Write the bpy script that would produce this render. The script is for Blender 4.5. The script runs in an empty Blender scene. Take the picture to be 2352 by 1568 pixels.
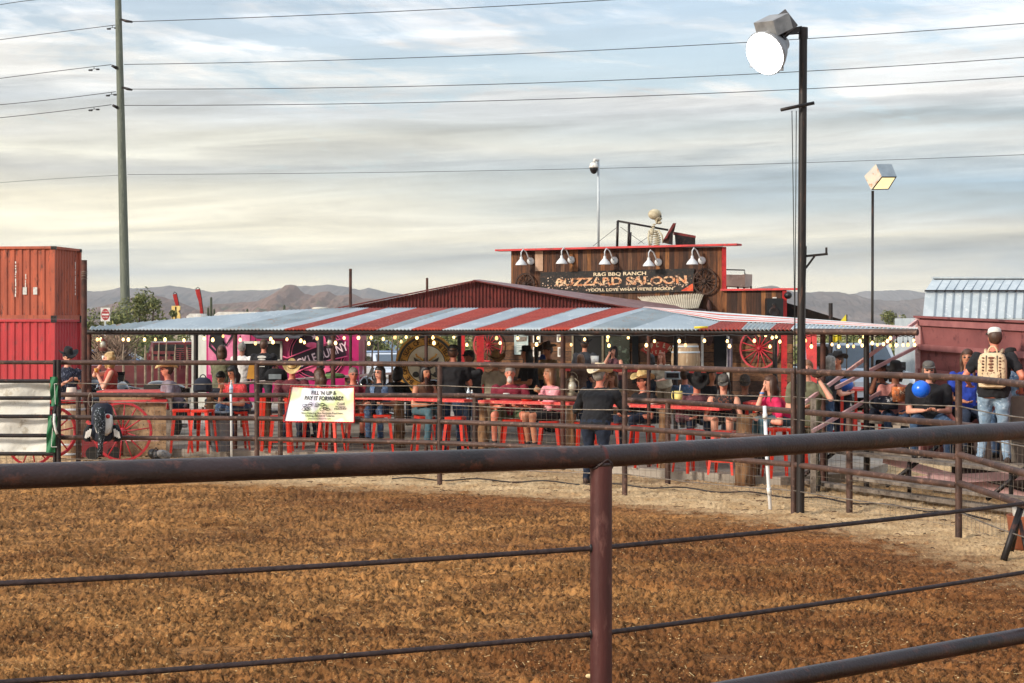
import bpy, math, random
import numpy as np
from mathutils import Vector, Matrix
R = math.radians
random.seed(7)
sc = bpy.context.scene
col = sc.collection
F = 3900.0          # focal length in units of a 2352 px wide frame
CAMH = 2.4
HY = 745.0          # horizon row in that frame
# ---------------------------------------------------------------- camera
cd = bpy.data.cameras.new('camera'); cam = bpy.data.objects.new('camera', cd); col.objects.link(cam)
cam.location = (0, 0, CAMH); cam.rotation_euler = (R(90), 0, 0)
cd.sensor_width = 36; cd.lens = 36 * F / 2352; cd.shift_y = -(784 - HY) / 2352
cd.clip_start = 0.1; cd.clip_end = 20000
sc.camera = cam
# ---------------------------------------------------------------- world
SUN_AZ, SUN_EL = R(234), R(22)     # direction the light comes from: azimuth clockwise from +Y
w = bpy.data.worlds.new('World'); sc.world = w; w.use_nodes = True
nt = w.node_tree; nt.nodes.clear()
def N(t, ty, **k):
    n = t.nodes.new(ty)
    for a, b in k.items():
        if a.startswith('i_'): n.inputs[a[2:].replace('_', ' ')].default_value = b
        else: setattr(n, a, b)
    return n
def mth(t, op, a, b=None, c=None, clamp=False):
    n = t.nodes.new('ShaderNodeMath'); n.operation = op; n.use_clamp = clamp
    for i, v in enumerate((a, b, c)):
        if v is None: continue
        if isinstance(v, (int, float)): n.inputs[i].default_value = v
        else: t.links.new(v, n.inputs[i])
    return n.outputs[0]
def lin(c):
    return tuple(((v / 255) / 12.92 if v / 255 <= .04045 else ((v / 255 + .055) / 1.055) ** 2.4) for v in c)
def ramp(t, fac, stops, interp='LINEAR'):
    n = t.nodes.new('ShaderNodeValToRGB'); n.color_ramp.interpolation = interp
    e = n.color_ramp.elements
    while len(e) < len(stops): e.new(0.5)
    for i, (p, c) in enumerate(stops):
        e[i].position = p; e[i].color = (*c, 1) if len(c) == 3 else c
    if fac is not None: t.links.new(fac, n.inputs[0])
    return n.outputs[0]
def mixc(t, f, a, b, blend='MIX'):
    n = t.nodes.new('ShaderNodeMix'); n.data_type = 'RGBA'; n.blend_type = blend
    for i, v in ((0, f), (6, a), (7, b)):
        if isinstance(v, (int, float)): n.inputs[i].default_value = v
        elif isinstance(v, tuple): n.inputs[i].default_value = (*v[:3], 1)
        else: t.links.new(v, n.inputs[i])
    return n.outputs[2]
tc = N(nt, 'ShaderNodeTexCoord'); sp = N(nt, 'ShaderNodeSeparateXYZ'); nt.links.new(tc.outputs['Generated'], sp.inputs[0])
az = mth(nt, 'ARCTAN2', sp.outputs[0], sp.outputs[1]); el = mth(nt, 'ARCSINE', sp.outputs[2])
def cloudvec(ax, ex, off, shear=0.0):
    cb = N(nt, 'ShaderNodeCombineXYZ')
    nt.links.new(mth(nt, 'MULTIPLY', az, ax), cb.inputs[0])
    e2 = mth(nt, 'MULTIPLY_ADD', az, shear, el)
    nt.links.new(mth(nt, 'MULTIPLY_ADD', e2, ex, off), cb.inputs[1]); cb.inputs[2].default_value = off
    return cb.outputs[0]
def wnoise(v, scale, det, rough=.55, dist=0.0):
    n = N(nt, 'ShaderNodeTexNoise'); nt.links.new(v, n.inputs['Vector'])
    n.inputs['Scale'].default_value = scale; n.inputs['Detail'].default_value = det
    n.inputs['Roughness'].default_value = rough; n.inputs['Distortion'].default_value = dist
    return n.outputs['Fac']
n1 = wnoise(cloudvec(3.2, 30, 2.3, -.03), 1.0, 5, .5, .4)
n2 = wnoise(cloudvec(5.5, 82, 9.1, -.05), 1.0, 6, .6, .5)
n3 = wnoise(cloudvec(5, 26, 4.4, .12), 1.0, 6, .55, .8)
n4 = wnoise(cloudvec(30, 130, 6.7, .1), 1.0, 6, .6, .9)
elw = mth(nt, 'ADD', el, mth(nt, 'MULTIPLY', mth(nt, 'SUBTRACT', n1, .5), .045))
elw = mth(nt, 'ADD', elw, mth(nt, 'MULTIPLY', mth(nt, 'SUBTRACT', n2, .5), .018))
e01 = mth(nt, 'DIVIDE', elw, .25, clamp=True)
def st(lst): return [(max(0, min(1, math.atan((HY - y) / F) / .25)), lin(c)) for y, c in lst]
left = ramp(nt, e01, st([(745, (250, 234, 192)), (660, (250, 236, 196)), (600, (198, 198, 188)), (545, (250, 240, 210)), (470, (250, 240, 212)), (420, (218, 213, 196)),
    (385, (198, 196, 188)), (330, (238, 234, 216)), (290, (214, 211, 200)), (240, (190, 195, 197)), (200, (244, 242, 236)), (150, (236, 234, 228)), (110, (247, 246, 244)), (60, (248, 249, 250)), (-200, (216, 222, 230))]))
right = ramp(nt, e01, st([(745, (236, 224, 196)), (650, (236, 226, 200)), (600, (184, 188, 184)), (545, (226, 220, 200)), (500, (204, 206, 200)), (450, (172, 187, 192)),
    (400, (156, 179, 193)), (345, (210, 212, 208)), (290, (178, 191, 196)), (240, (212, 214, 214)), (200, (234, 232, 228)), (140, (218, 226, 230)), (90, (238, 238, 238)), (40, (222, 230, 238)), (-200, (200, 212, 225))]))
lr = mth(nt, 'MULTIPLY_ADD', az, 1.7, .5, clamp=True)
cl = mixc(nt, lr, left, right)
tex = mth(nt, 'MULTIPLY_ADD', mth(nt, 'SUBTRACT', n4, .5), .22, 1.0)
tex = mth(nt, 'MULTIPLY_ADD', mth(nt, 'SUBTRACT', n2, .5), 1.3, tex)
cbt = N(nt, 'ShaderNodeVectorMath', operation='SCALE'); nt.links.new(cl, cbt.inputs[0]); nt.links.new(tex, cbt.inputs['Scale'])
# blue gaps, mostly high in view
gap = mth(nt, 'MULTIPLY_ADD', mth(nt, 'MINIMUM', el, .21), 5.5, mth(nt, 'MULTIPLY', n3, 1.7))
gap = mth(nt, 'ADD', gap, mth(nt, 'MULTIPLY', n4, .5))
gap = mth(nt, 'SUBTRACT', gap, mth(nt, 'MULTIPLY', mth(nt, 'MAXIMUM', mth(nt, 'SUBTRACT', el, .23), 0.0), 3.5))
gapm = mth(nt, 'MULTIPLY', mth(nt, 'SUBTRACT', gap, 1.86), 4.0, clamp=True)
gapm = mth(nt, 'MULTIPLY', gapm, .72)
sky = N(nt, 'ShaderNodeTexSky', sky_type='NISHITA', sun_disc=False, sun_elevation=SUN_EL, sun_rotation=SUN_AZ)
bs = N(nt, 'ShaderNodeBackground'); nt.links.new(sky.outputs[0], bs.inputs[0]); bs.inputs[1].default_value = .115
bc = N(nt, 'ShaderNodeBackground'); nt.links.new(cbt.outputs[0], bc.inputs[0]); nt.links.new(mth(nt, 'MULTIPLY_ADD', mth(nt, 'MULTIPLY', mth(nt, 'SUBTRACT', el, .24), 1.4, clamp=True), .25, .91), bc.inputs[1])   # brighter overhead, as a real overcast is
mxs = N(nt, 'ShaderNodeMixShader'); nt.links.new(gapm, mxs.inputs[0]); nt.links.new(bc.outputs[0], mxs.inputs[1]); nt.links.new(bs.outputs[0], mxs.inputs[2])
ow = N(nt, 'ShaderNodeOutputWorld'); nt.links.new(mxs.outputs[0], ow.inputs[0])
# ---------------------------------------------------------------- sun
sl = bpy.data.lights.new('sun', 'SUN'); so = bpy.data.objects.new('sun', sl); col.objects.link(so)
sl.energy = 2.9; sl.angle = R(7); sl.color = (1, .9, .76)
sd = Vector((math.sin(SUN_AZ) * math.cos(SUN_EL), math.cos(SUN_AZ) * math.cos(SUN_EL), math.sin(SUN_EL)))
so.rotation_euler = sd.to_track_quat('Z', 'Y').to_euler(); so.location = (0, -5, 30)
# ---------------------------------------------------------------- exposure
sc.view_settings.view_transform = 'Standard'; sc.view_settings.look = 'None'
sc.view_settings.exposure = 0.42; sc.view_settings.gamma = 1
sc.cycles.max_bounces = 6; sc.cycles.diffuse_bounces = 3; sc.cycles.volume_bounces = 0; sc.cycles.transparent_max_bounces = 12

# ================================================================ helpers
def P(px, py, Y):
    """point seen at column px, row py of the frame at depth Y"""
    return Vector(((px - 1176) / F * Y, Y, CAMH - (py - HY) / F * Y))
def G(px, Y, z=0.0): return Vector(((px - 1176) / F * Y, Y, z))
def root_loc(o):
    while o.parent is not None: o = o.parent
    return o.location
def tag(o, label=None, cat=None, group=None, kind=None):
    if label: o['label'] = label
    if cat: o['category'] = cat
    if group: o['group'] = group
    if kind: o['kind'] = kind
    return o
def empty(name, loc, label, cat, group=None, rz=0):
    o = bpy.data.objects.new(name, None); col.objects.link(o); o.location = loc; o.rotation_euler.z = rz
    return tag(o, label, cat, group)
def copy_tree(o, parent=None):
    c = o.copy(); col.objects.link(c); c.parent = parent
    for ch in list(o.children): copy_tree(ch, c)
    return c
def basis(d):
    d = Vector(d).normalized(); a = Vector((0, 0, 1)) if abs(d.z) < .9 else Vector((1, 0, 0))
    u = a.cross(d).normalized(); return u, d.cross(u).normalized(), d
class MB:
    def __init__(s): s.v = []; s.f = []; s.m = []; s.mi = 0
    def add(s, vs, fs):
        b = len(s.v); s.v += [tuple(v) for v in vs]
        for f in fs: s.f.append(tuple(i + b for i in f)); s.m.append(s.mi)
        return s
    def box(s, c, sz, rz=0, M=None):
        x, y, z = sz[0] / 2, sz[1] / 2, sz[2] / 2
        vs = [Vector((i, j, k)) for i in (-x, x) for j in (-y, y) for k in (-z, z)]
        Rm = M if M is not None else Matrix.Rotation(rz, 3, 'Z')
        vs = [Rm @ v + Vector(c) for v in vs]
        return s.add(vs, [(0, 1, 3, 2), (4, 6, 7, 5), (0, 4, 5, 1), (2, 3, 7, 6), (0, 2, 6, 4), (1, 5, 7, 3)])
    def bar(s, p, q, w, h, up=(0, 0, 1)):
        p, q = Vector(p), Vector(q); d = (q - p); L = d.length; d.normalize()
        u = Vector(up).cross(d)
        if u.length < 1e-4: u = Vector((1, 0, 0)).cross(d)
        u.normalize(); t = d.cross(u)
        M = Matrix((u, d, t)).transposed()
        return s.box((p + q) / 2, (w, L, h), M=M)
    def tube(s, pts, r, n=10, cap=True, rs=None, up=None):
        pts = [Vector(p) for p in pts]; rr = rs or [r] * len(pts); vs = []; fs = []
        pu = None
        for i, p in enumerate(pts):
            d = (pts[min(i + 1, len(pts) - 1)] - pts[max(i - 1, 0)])
            if d.length < 1e-9: d = Vector((0, 0, 1))
            d.normalize()
            if pu is None: u, t, _ = basis(d)
            else:
                u = pu - d * pu.dot(d)
                if u.length < 1e-5: u, t, _ = basis(d)
                u.normalize(); t = d.cross(u)
            pu = u
            ra = rr[i] if isinstance(rr[i], tuple) else (rr[i], rr[i])
            for k in range(n):
                a = 2 * math.pi * k / n; vs.append(p + u * math.cos(a) * ra[0] + t * math.sin(a) * ra[1])
        for i in range(len(pts) - 1):
            for k in range(n):
                a, b = i * n + k, i * n + (k + 1) % n; fs.append((a, b, b + n, a + n))
        if cap: fs.append(tuple(range(n - 1, -1, -1))); fs.append(tuple(range((len(pts) - 1) * n, len(pts) * n)))
        return s.add(vs, fs)
    def cap_tube(s, p, q, r1, r2, n=10):          # tapered capsule with round ends
        p, q = Vector(p), Vector(q); d = q - p; L = max(d.length, 1e-5); d = d / L
        pts, rs = [], []
        for a in (-88, -60, -30, 0): pts.append(p + d * r1 * math.sin(R(a))); rs.append(r1 * math.cos(R(a)))
        for a in (0, 30, 60, 88): pts.append(q + d * r2 * math.sin(R(a))); rs.append(r2 * math.cos(R(a)))
        return s.tube(pts, 0, n, True, rs)
    def ell(s, c, r, M=None, nu=14, nv=9):
        c = Vector(c); r = (r, r, r) if isinstance(r, (int, float)) else r
        vs = [Vector((0, 0, -r[2]))]; fs = []
        for j in range(1, nv):
            a = -math.pi / 2 + math.pi * j / nv
            for i in range(nu):
                b = 2 * math.pi * i / nu
                vs.append(Vector((r[0] * math.cos(a) * math.cos(b), r[1] * math.cos(a) * math.sin(b), r[2] * math.sin(a))))
        vs.append(Vector((0, 0, r[2])))
        for i in range(nu): fs.append((0, 1 + (i + 1) % nu, 1 + i))
        for j in range(nv - 2):
            for i in range(nu):
                a, b = 1 + j * nu + i, 1 + j * nu + (i + 1) % nu; fs.append((a, b, b + nu, a + nu))
        t = len(vs) - 1; o = 1 + (nv - 2) * nu
        for i in range(nu): fs.append((o + i, o + (i + 1) % nu, t))
        if M is not None: vs = [M @ v for v in vs]
        return s.add([v + c for v in vs], fs)
    def loft(s, rings, cap=True):                 # rings: equal-length vertex loops
        n = len(rings[0]); vs = [v for r in rings for v in r]; fs = []
        for i in range(len(rings) - 1):
            for k in range(n):
                a, b = i * n + k, i * n + (k + 1) % n; fs.append((a, b, b + n, a + n))
        if cap: fs.append(tuple(range(n - 1, -1, -1))); fs.append(tuple(range((len(rings) - 1) * n, len(rings) * n)))
        return s.add(vs, fs)
    def lathe(s, c, prof, n=16, M=None):          # prof: (r, z)
        c = Vector(c); rings = []
        for r, z in prof:
            ring = [Vector((max(r, 1e-4) * math.cos(2 * math.pi * k / n), max(r, 1e-4) * math.sin(2 * math.pi * k / n), z)) for k in range(n)]
            rings.append([(M @ v if M is not None else v) + c for v in ring])
        return s.loft(rings)
    def quad(s, a, b, c, d): return s.add([a, b, c, d], [(0, 1, 2, 3)])
    def prism(s, poly, off):                      # polygon extruded by vector off
        poly = [Vector(p) for p in poly]; off = Vector(off); n = len(poly)
        vs = poly + [p + off for p in poly]
        fs = [tuple(range(n)), tuple(range(2 * n - 1, n - 1, -1))] + [(i, i + n, (i + 1) % n + n, (i + 1) % n) for i in range(n)]
        return s.add(vs, fs)
    def sheet(s, fn, nu, nv):
        vs = [fn(i / nu, j / nv) for j in range(nv + 1) for i in range(nu + 1)]
        fs = [(j * (nu + 1) + i, j * (nu + 1) + i + 1, (j + 1) * (nu + 1) + i + 1, (j + 1) * (nu + 1) + i) for j in range(nv) for i in range(nu)]
        return s.add(vs, fs)
    def text(s, txt, o, right, up, size, bold=.0, align='CENTER', depth=0.0, shear=0, sx=1.0, out=None):
        cu = bpy.data.curves.new('t', 'FONT'); cu.body = txt; cu.size = 1; cu.align_x = align; cu.align_y = 'CENTER'
        cu.offset = bold; cu.shear = shear; cu.resolution_u = 3
        ob = bpy.data.objects.new('t', cu); col.objects.link(ob)
        bpy.context.view_layer.update()
        me = ob.to_mesh(); right = Vector(right).normalized(); up = Vector(up).normalized()
        nrm = right.cross(up) if out is None else Vector(out)
        vs = [Vector(o) + right * v.co.x * size * sx + up * v.co.y * size + nrm * depth for v in me.vertices]
        s.add(vs, [tuple(p.vertices) for p in me.polygons])
        ob.to_mesh_clear(); bpy.data.objects.remove(ob); bpy.data.curves.remove(cu)
        return s
    def build(s, name, mat, parent=None, smooth=False, label=None, cat=None, group=None, kind=None, loc=None, auto=None):
        me = bpy.data.meshes.new(name)
        off = root_loc(parent) if parent is not None else (Vector(loc) if loc is not None else Vector((0, 0, 0)))
        me.from_pydata([(v[0] - off[0], v[1] - off[1], v[2] - off[2]) for v in s.v], [], s.f)
        mats = mat if isinstance(mat, (list, tuple)) else [mat]
        for m in mats: me.materials.append(m)
        if len(mats) > 1: me.polygons.foreach_set('material_index', s.m)
        if smooth: me.polygons.foreach_set('use_smooth', [True] * len(me.polygons))
        me.update()
        if smooth and auto:
            try: me.set_sharp_from_angle(angle=R(auto))
            except Exception: pass
        o = bpy.data.objects.new(name, me); col.objects.link(o)
        if parent is not None: o.parent = parent
        elif loc is not None: o.location = loc
        return tag(o, label, cat, group, kind)

# ---------------------------------------------------------------- materials
MC = {}
def mat(name, c, c2=None, sc_=8.0, rough=.7, metal=0.0, bump=.0, bs=40.0, stretch=(1, 1, 1), det=5, emit=0, ecol=None, lo=.35, hi=.65, spec=None, c3=None, coat=0, alpha=None, bdist=.01):
    """procedural: base colour c patched with c2 (and small flecks of c3) by noise, bump from noise; colours linear"""
    if name in MC: return MC[name]
    m = bpy.data.materials.new(name); m.use_nodes = True; t = m.node_tree; b = t.nodes['Principled BSDF']
    b.inputs['Roughness'].default_value = rough; b.inputs['Metallic'].default_value = metal
    if spec is not None: b.inputs['Specular IOR Level'].default_value = spec
    if coat: b.inputs['Coat Weight'].default_value = coat
    b.inputs['Base Color'].default_value = (*c, 1)
    tcn = t.nodes.new('ShaderNodeTexCoord'); mp = t.nodes.new('ShaderNodeMapping'); t.links.new(tcn.outputs['Object'], mp.inputs[0])
    mp.inputs['Scale'].default_value = stretch
    def nz(s_, d_, r_=.6, di=0):
        n = t.nodes.new('ShaderNodeTexNoise'); t.links.new(mp.outputs[0], n.inputs['Vector'])
        n.inputs['Scale'].default_value = s_; n.inputs['Detail'].default_value = d_; n.inputs['Roughness'].default_value = r_; n.inputs['Distortion'].default_value = di
        return n.outputs['Fac']
    if c2 is None: c2 = tuple(v * .72 for v in c)
    f = ramp(t, nz(sc_, det), [(lo, (0, 0, 0)), (hi, (1, 1, 1))])
    colr = mixc(t, f, tuple(c), tuple(c2))
    if c3 is not None:
        f3 = ramp(t, nz(sc_ * 3.1, 6, .7), [(.56, (0, 0, 0)), (.64, (1, 1, 1))]); colr = mixc(t, f3, colr, tuple(c3))
    t.links.new(colr, b.inputs['Base Color'])
    if bump:
        bn = t.nodes.new('ShaderNodeBump'); bn.inputs['Strength'].default_value = bump; bn.inputs['Distance'].default_value = bdist
        t.links.new(nz(bs, 4), bn.inputs['Height']); t.links.new(bn.outputs[0], b.inputs['Normal'])
    if emit:
        b.inputs['Emission Color'].default_value = (*(ecol or c), 1); b.inputs['Emission Strength'].default_value = emit
    MC[name] = m
    return m
def L(*c): return lin(c)
M_pipe = mat('rusty_pipe', L(62, 43, 42), L(30, 20, 20), 3, .36, .2, .4, 70, (1, 1, 1), c3=L(78, 46, 38))
M_pipe_far = mat('weathered_pipe', L(86, 60, 50), L(52, 35, 29), 4, .6, .1, .25, 50, c3=L(120, 90, 76))
M_pipe_red = mat('red_rust_pipe', L(84, 40, 36), L(52, 22, 22), 2.5, .55, .2, .3, 60, (1, 1, .3), c3=L(104, 66, 60))
M_cable = mat('steel_cable', L(70, 54, 52), L(42, 30, 30), 30, .6, .3)
M_dark = mat('dark_steel', L(46, 40, 40), L(28, 24, 24), 4, .5, .4, c3=L(80, 52, 44))
M_rust = mat('dark_rust', L(92, 54, 42), L(44, 26, 22), 5, .75, .1, .2, 40)
M_wire = mat('wire', L(150, 140, 128), L(100, 88, 78), 9, .5, .5)
M_blk = mat('black_cloth', L(24, 24, 30), L(14, 14, 18), 6, .9, 0, .3, 22)
M_blkp = mat('black_plastic', L(22, 22, 24), L(12, 12, 14), 6, .45)
M_white = mat('white_paint', L(228, 226, 220), L(196, 192, 184), 5, .5, c3=L(170, 160, 150))
M_pvc = mat('white_pvc', L(235, 236, 236), L(212, 214, 216), 5, .4)
M_red = mat('red_paint', L(206, 44, 44), L(160, 26, 30), 4, .55, 0, .15, 50, c3=L(112, 26, 26))
M_redm = mat('red_stool', L(222, 58, 34), L(196, 40, 26), 5, .38, .2)
M_redtop = mat('red_counter', L(222, 70, 66), L(190, 44, 46), 3, .6, 0, .2, 30, (1, 4, 4), c3=L(232, 150, 110))
M_conc = mat('concrete', L(168, 158, 146), L(136, 126, 114), 3, .9, 0, .4, 60, c3=L(186, 178, 164))
M_gwood = mat('grey_wood', L(150, 138, 126), L(92, 80, 70), 5, .9, 0, .5, 30, (1, 1, 1), c3=L(70, 58, 50))
M_log = mat('log_wood', L(150, 112, 78), L(86, 62, 44), 7, .9, 0, .7, 18, (1, 1, .25), c3=L(54, 38, 28), bdist=.02)
M_galv = mat('galvanised', L(196, 204, 208), L(176, 186, 192), 2.5, .5, .15, c3=L(212, 216, 218))
M_glass = mat('dark_glass', L(30, 34, 38), L(20, 22, 26), 3, .08, 0, spec=.8)
M_yel = mat('yellow', L(232, 214, 60), L(210, 190, 40), 4, .7)
M_bulb2 = mat('bulb_dim', L(255, 210, 140), L(255, 190, 110), 3, .3, emit=1.5, ecol=(1, .58, .22))
M_bulb = mat('bulb_lit', L(255, 220, 150), L(255, 200, 120), 3, .3, emit=3.2, ecol=(1, .62, .24))
# ================================================================ ground
def vnoise(x, y, s, seed):
    x = x * s + seed * 17.3; y = y * s + seed * 9.1
    xi = np.floor(x).astype(np.int64); yi = np.floor(y).astype(np.int64); fx = x - xi; fy = y - yi
    fx = fx * fx * (3 - 2 * fx); fy = fy * fy * (3 - 2 * fy)
    def h(a, b):
        n = (a * 374761393 + b * 668265263 + seed * 1442695041) & 0xffffffff
        n = ((n ^ (n >> 13)) * 1274126177) & 0xffffffff
        return ((n ^ (n >> 16)) & 0xffff) / 65535.0
    return (h(xi, yi) * (1 - fx) + h(xi + 1, yi) * fx) * (1 - fy) + (h(xi, yi + 1) * (1 - fx) + h(xi + 1, yi + 1) * fx) * fy
def np_mesh(name, X, Y, Z, mat_, **k):
    nr, nc = X.shape
    me = bpy.data.meshes.new(name); co = np.stack([X, Y, Z], -1).reshape(-1, 3).astype(np.float32)
    me.vertices.add(len(co)); me.vertices.foreach_set('co', co.ravel())
    i = np.arange((nr - 1) * (nc - 1)); r = i // (nc - 1); c = i % (nc - 1); a = r * nc + c
    q = np.stack([a, a + 1, a + nc + 1, a + nc], -1).astype(np.int32)
    me.loops.add(q.size); me.loops.foreach_set('vertex_index', q.ravel())
    me.polygons.add(len(q)); me.polygons.foreach_set('loop_start', np.arange(0, q.size, 4, dtype=np.int32))
    me.polygons.foreach_set('use_smooth', np.ones(len(q), dtype=bool))
    me.materials.append(mat_); me.update(calc_edges=True); me.validate()
    o = bpy.data.objects.new(name, me); col.objects.link(o); return tag(o, **k)
ACX, ACY, AR = -6.4, 14.5, 12.4          # centre and radius of the round arena
def dirt_material():
    m = bpy.data.materials.new('arena_dirt'); m.use_nodes = True; t = m.node_tree; b = t.nodes['Principled BSDF']
    b.inputs['Roughness'].default_value = .95; b.inputs['Specular IOR Level'].default_value = .15
    tc_ = t.nodes.new('ShaderNodeTexCoord'); s = t.nodes.new('ShaderNodeSeparateXYZ'); t.links.new(tc_.outputs['Object'], s.inputs[0])
    def nz(s_, d_, r_=.6, di=0, src=None):
        n = t.nodes.new('ShaderNodeTexNoise'); t.links.new(src or tc_.outputs['Object'], n.inputs['Vector'])
        n.inputs['Scale'].default_value = s_; n.inputs['Detail'].default_value = d_; n.inputs['Roughness'].default_value = r_; n.inputs['Distortion'].default_value = di
        return n.outputs['Fac']
    dx = mth(t, 'SUBTRACT', s.outputs[0], ACX); dy = mth(t, 'SUBTRACT', s.outputs[1], ACY)
    rad = mth(t, 'SQRT', mth(t, 'ADD', mth(t, 'MULTIPLY', dx, dx), mth(t, 'MULTIPLY', dy, dy)))
    rad = mth(t, 'ADD', rad, mth(t, 'MULTIPLY', mth(t, 'SUBTRACT', nz(.5, 3), .5), 1.6))
    rad = mth(t, 'ADD', rad, mth(t, 'MULTIPLY', mth(t, 'SUBTRACT', nz(5, 5), .5), 2.2))
    edge = mth(t, 'MULTIPLY', mth(t, 'SUBTRACT', rad, 11.0), .9, clamp=True)
    fx = mth(t, 'SUBTRACT', s.outputs[0], -2.0); fy_ = mth(t, 'SUBTRACT', s.outputs[1], -4.0)      # the drag was pulled in wide arcs
    frad = mth(t, 'SQRT', mth(t, 'ADD', mth(t, 'MULTIPLY', fx, fx), mth(t, 'MULTIPLY', fy_, fy_)))
    th = mth(t, 'ARCTAN2', fy_, fx); pv = t.nodes.new('ShaderNodeCombineXYZ'); t.links.new(mth(t, 'MULTIPLY', frad, .8), pv.inputs[0]); t.links.new(mth(t, 'MULTIPLY', th, 3.0), pv.inputs[1])
    pb_ = nz(1.0, 5, .62, .3, pv.outputs[0])
    pb_ = mth(t, 'ADD', mth(t, 'MULTIPLY', mth(t, 'SUBTRACT', pb_, .5), 1.0), mth(t, 'MULTIPLY_ADD', s.outputs[0], -.035, .50))
    big = ramp(t, pb_, [(.40, (0, 0, 0)), (.60, (1, 1, 1))])
    brown = mixc(t, big, L(136, 88, 50), L(172, 122, 72))
    pv2 = t.nodes.new('ShaderNodeCombineXYZ'); t.links.new(mth(t, 'MULTIPLY', frad, 4.0), pv2.inputs[0]); t.links.new(mth(t, 'MULTIPLY', th, 16.0), pv2.inputs[1])
    mid = ramp(t, nz(1.0, 5, .7, .5, pv2.outputs[0]), [(.40, (.62, .60, .58)), (.49, (.96, .96, .96)), (.60, (1.28, 1.28, 1.26))])
    brown = mixc(t, 1.0, brown, mid, 'MULTIPLY')
    fw = mth(t, 'SINE', mth(t, 'ADD', mth(t, 'MULTIPLY', frad, 15.0), mth(t, 'MULTIPLY', nz(.35, 3), 7.0)))
    fwm = mth(t, 'MULTIPLY', mth(t, 'MULTIPLY_ADD', fw, .5, .5), ramp(t, nz(.5, 3), [(.40, (0, 0, 0)), (.60, (.8, .8, .8))]))
    brown = mixc(t, fwm, brown, L(104, 66, 38))
    pv3 = t.nodes.new('ShaderNodeCombineXYZ'); t.links.new(mth(t, 'MULTIPLY', frad, 30.0), pv3.inputs[0]); t.links.new(mth(t, 'MULTIPLY', mth(t, 'MULTIPLY', th, 16.0), 11.0), pv3.inputs[1])
    fine = ramp(t, mth(t, 'ADD', mth(t, 'MULTIPLY', nz(1.0, 5, .7, .4, pv3.outputs[0]), .6), mth(t, 'MULTIPLY', nz(34, 5, .75), .4)), [(.49, (0, 0, 0)), (.57, (.85, .85, .85))])
    brown = mixc(t, fine, brown, L(56, 33, 18))
    fl = ramp(t, nz(60, 5, .7), [(.60, (0, 0, 0)), (.68, (1, 1, 1))])
    brown = mixc(t, mth(t, 'MULTIPLY', fl, .8), brown, L(220, 184, 130))
    sand = mixc(t, ramp(t, nz(2.5, 5), [(.35, (0, 0, 0)), (.65, (1, 1, 1))]), L(222, 192, 150), L(188, 154, 112))
    sand = mixc(t, ramp(t, nz(22, 5, .75), [(.52, (0, 0, 0)), (.66, (1, 1, 1))]), sand, L(122, 88, 60))
    cc = mixc(t, edge, brown, sand)
    t.links.new(cc, b.inputs['Base Color'])
    bn = t.nodes.new('ShaderNodeBump'); bn.inputs['Strength'].default_value = .9; bn.inputs['Distance'].default_value = .02
    t.links.new(nz(45, 6, .75), bn.inputs['Height']); t.links.new(bn.outputs[0], b.inputs['Normal'])
    return m
M_dirt = dirt_material()
rows = 1050; cols = 1150
tt = np.linspace(0, 1, rows) ** 1.0
Yr = 1 / np.linspace(1 / 6.0, 1 / 36.0, rows)          # even steps as seen
u = np.linspace(-1, 1, cols)
Xg = u[None, :] * (Yr[:, None] * .36 + 2.5); Yg = np.repeat(Yr[:, None], cols, 1)
rad = np.hypot(Xg - ACX, Yg - ACY)
amt = np.clip((11.6 - rad) / 1.5, .42, 1)
h = (vnoise(Xg, Yg, 1.1, 1) - .5) * .05 + (vnoise(Xg, Yg, 4.3, 2) - .5) * .045
frd = np.hypot(Xg + 2, Yg + 4); th_ = np.arctan2(Yg + 4, Xg + 2) * 16; fur = vnoise(frd * 1.0 + vnoise(Xg, Yg, .6, 15) * .5, th_ * .12, 4.2, 12) - .5
h += fur * .06 + (vnoise(frd, th_ * .2, 9.0, 13) - .5) * .035
wob = vnoise(Xg, Yg, 9, 7) * .12
c1 = vnoise(Xg + wob, Yg, 13, 3); c2 = vnoise(Xg, Yg + wob, 27, 4); c3 = vnoise(Xg, Yg, 60, 5)
arc_ = th_; c4 = vnoise(frd * 2.0, arc_ + wob * 3, 13.0, 41); c5 = vnoise(frd * 2.2, arc_, 4.0, 43)
h += np.abs(c4 - .5) * .06 + (c5 - .5) * .05
h += np.abs(c1 - .5) * .05 * (.4 + vnoise(Xg, Yg, .8, 21) * 1.2) + np.abs(c2 - .5) * .045 + (c3 - .5) * .065 + np.sin(frd * 15 + vnoise(Xg, Yg, .35, 31) * 7) * .020
Zg = np.maximum((h - .06) * amt, -.06)
arena = np_mesh('arena_ground', Xg, Yg, Zg, M_dirt, kind='structure', label='churned brown arena dirt with pale sandy rim')
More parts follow.
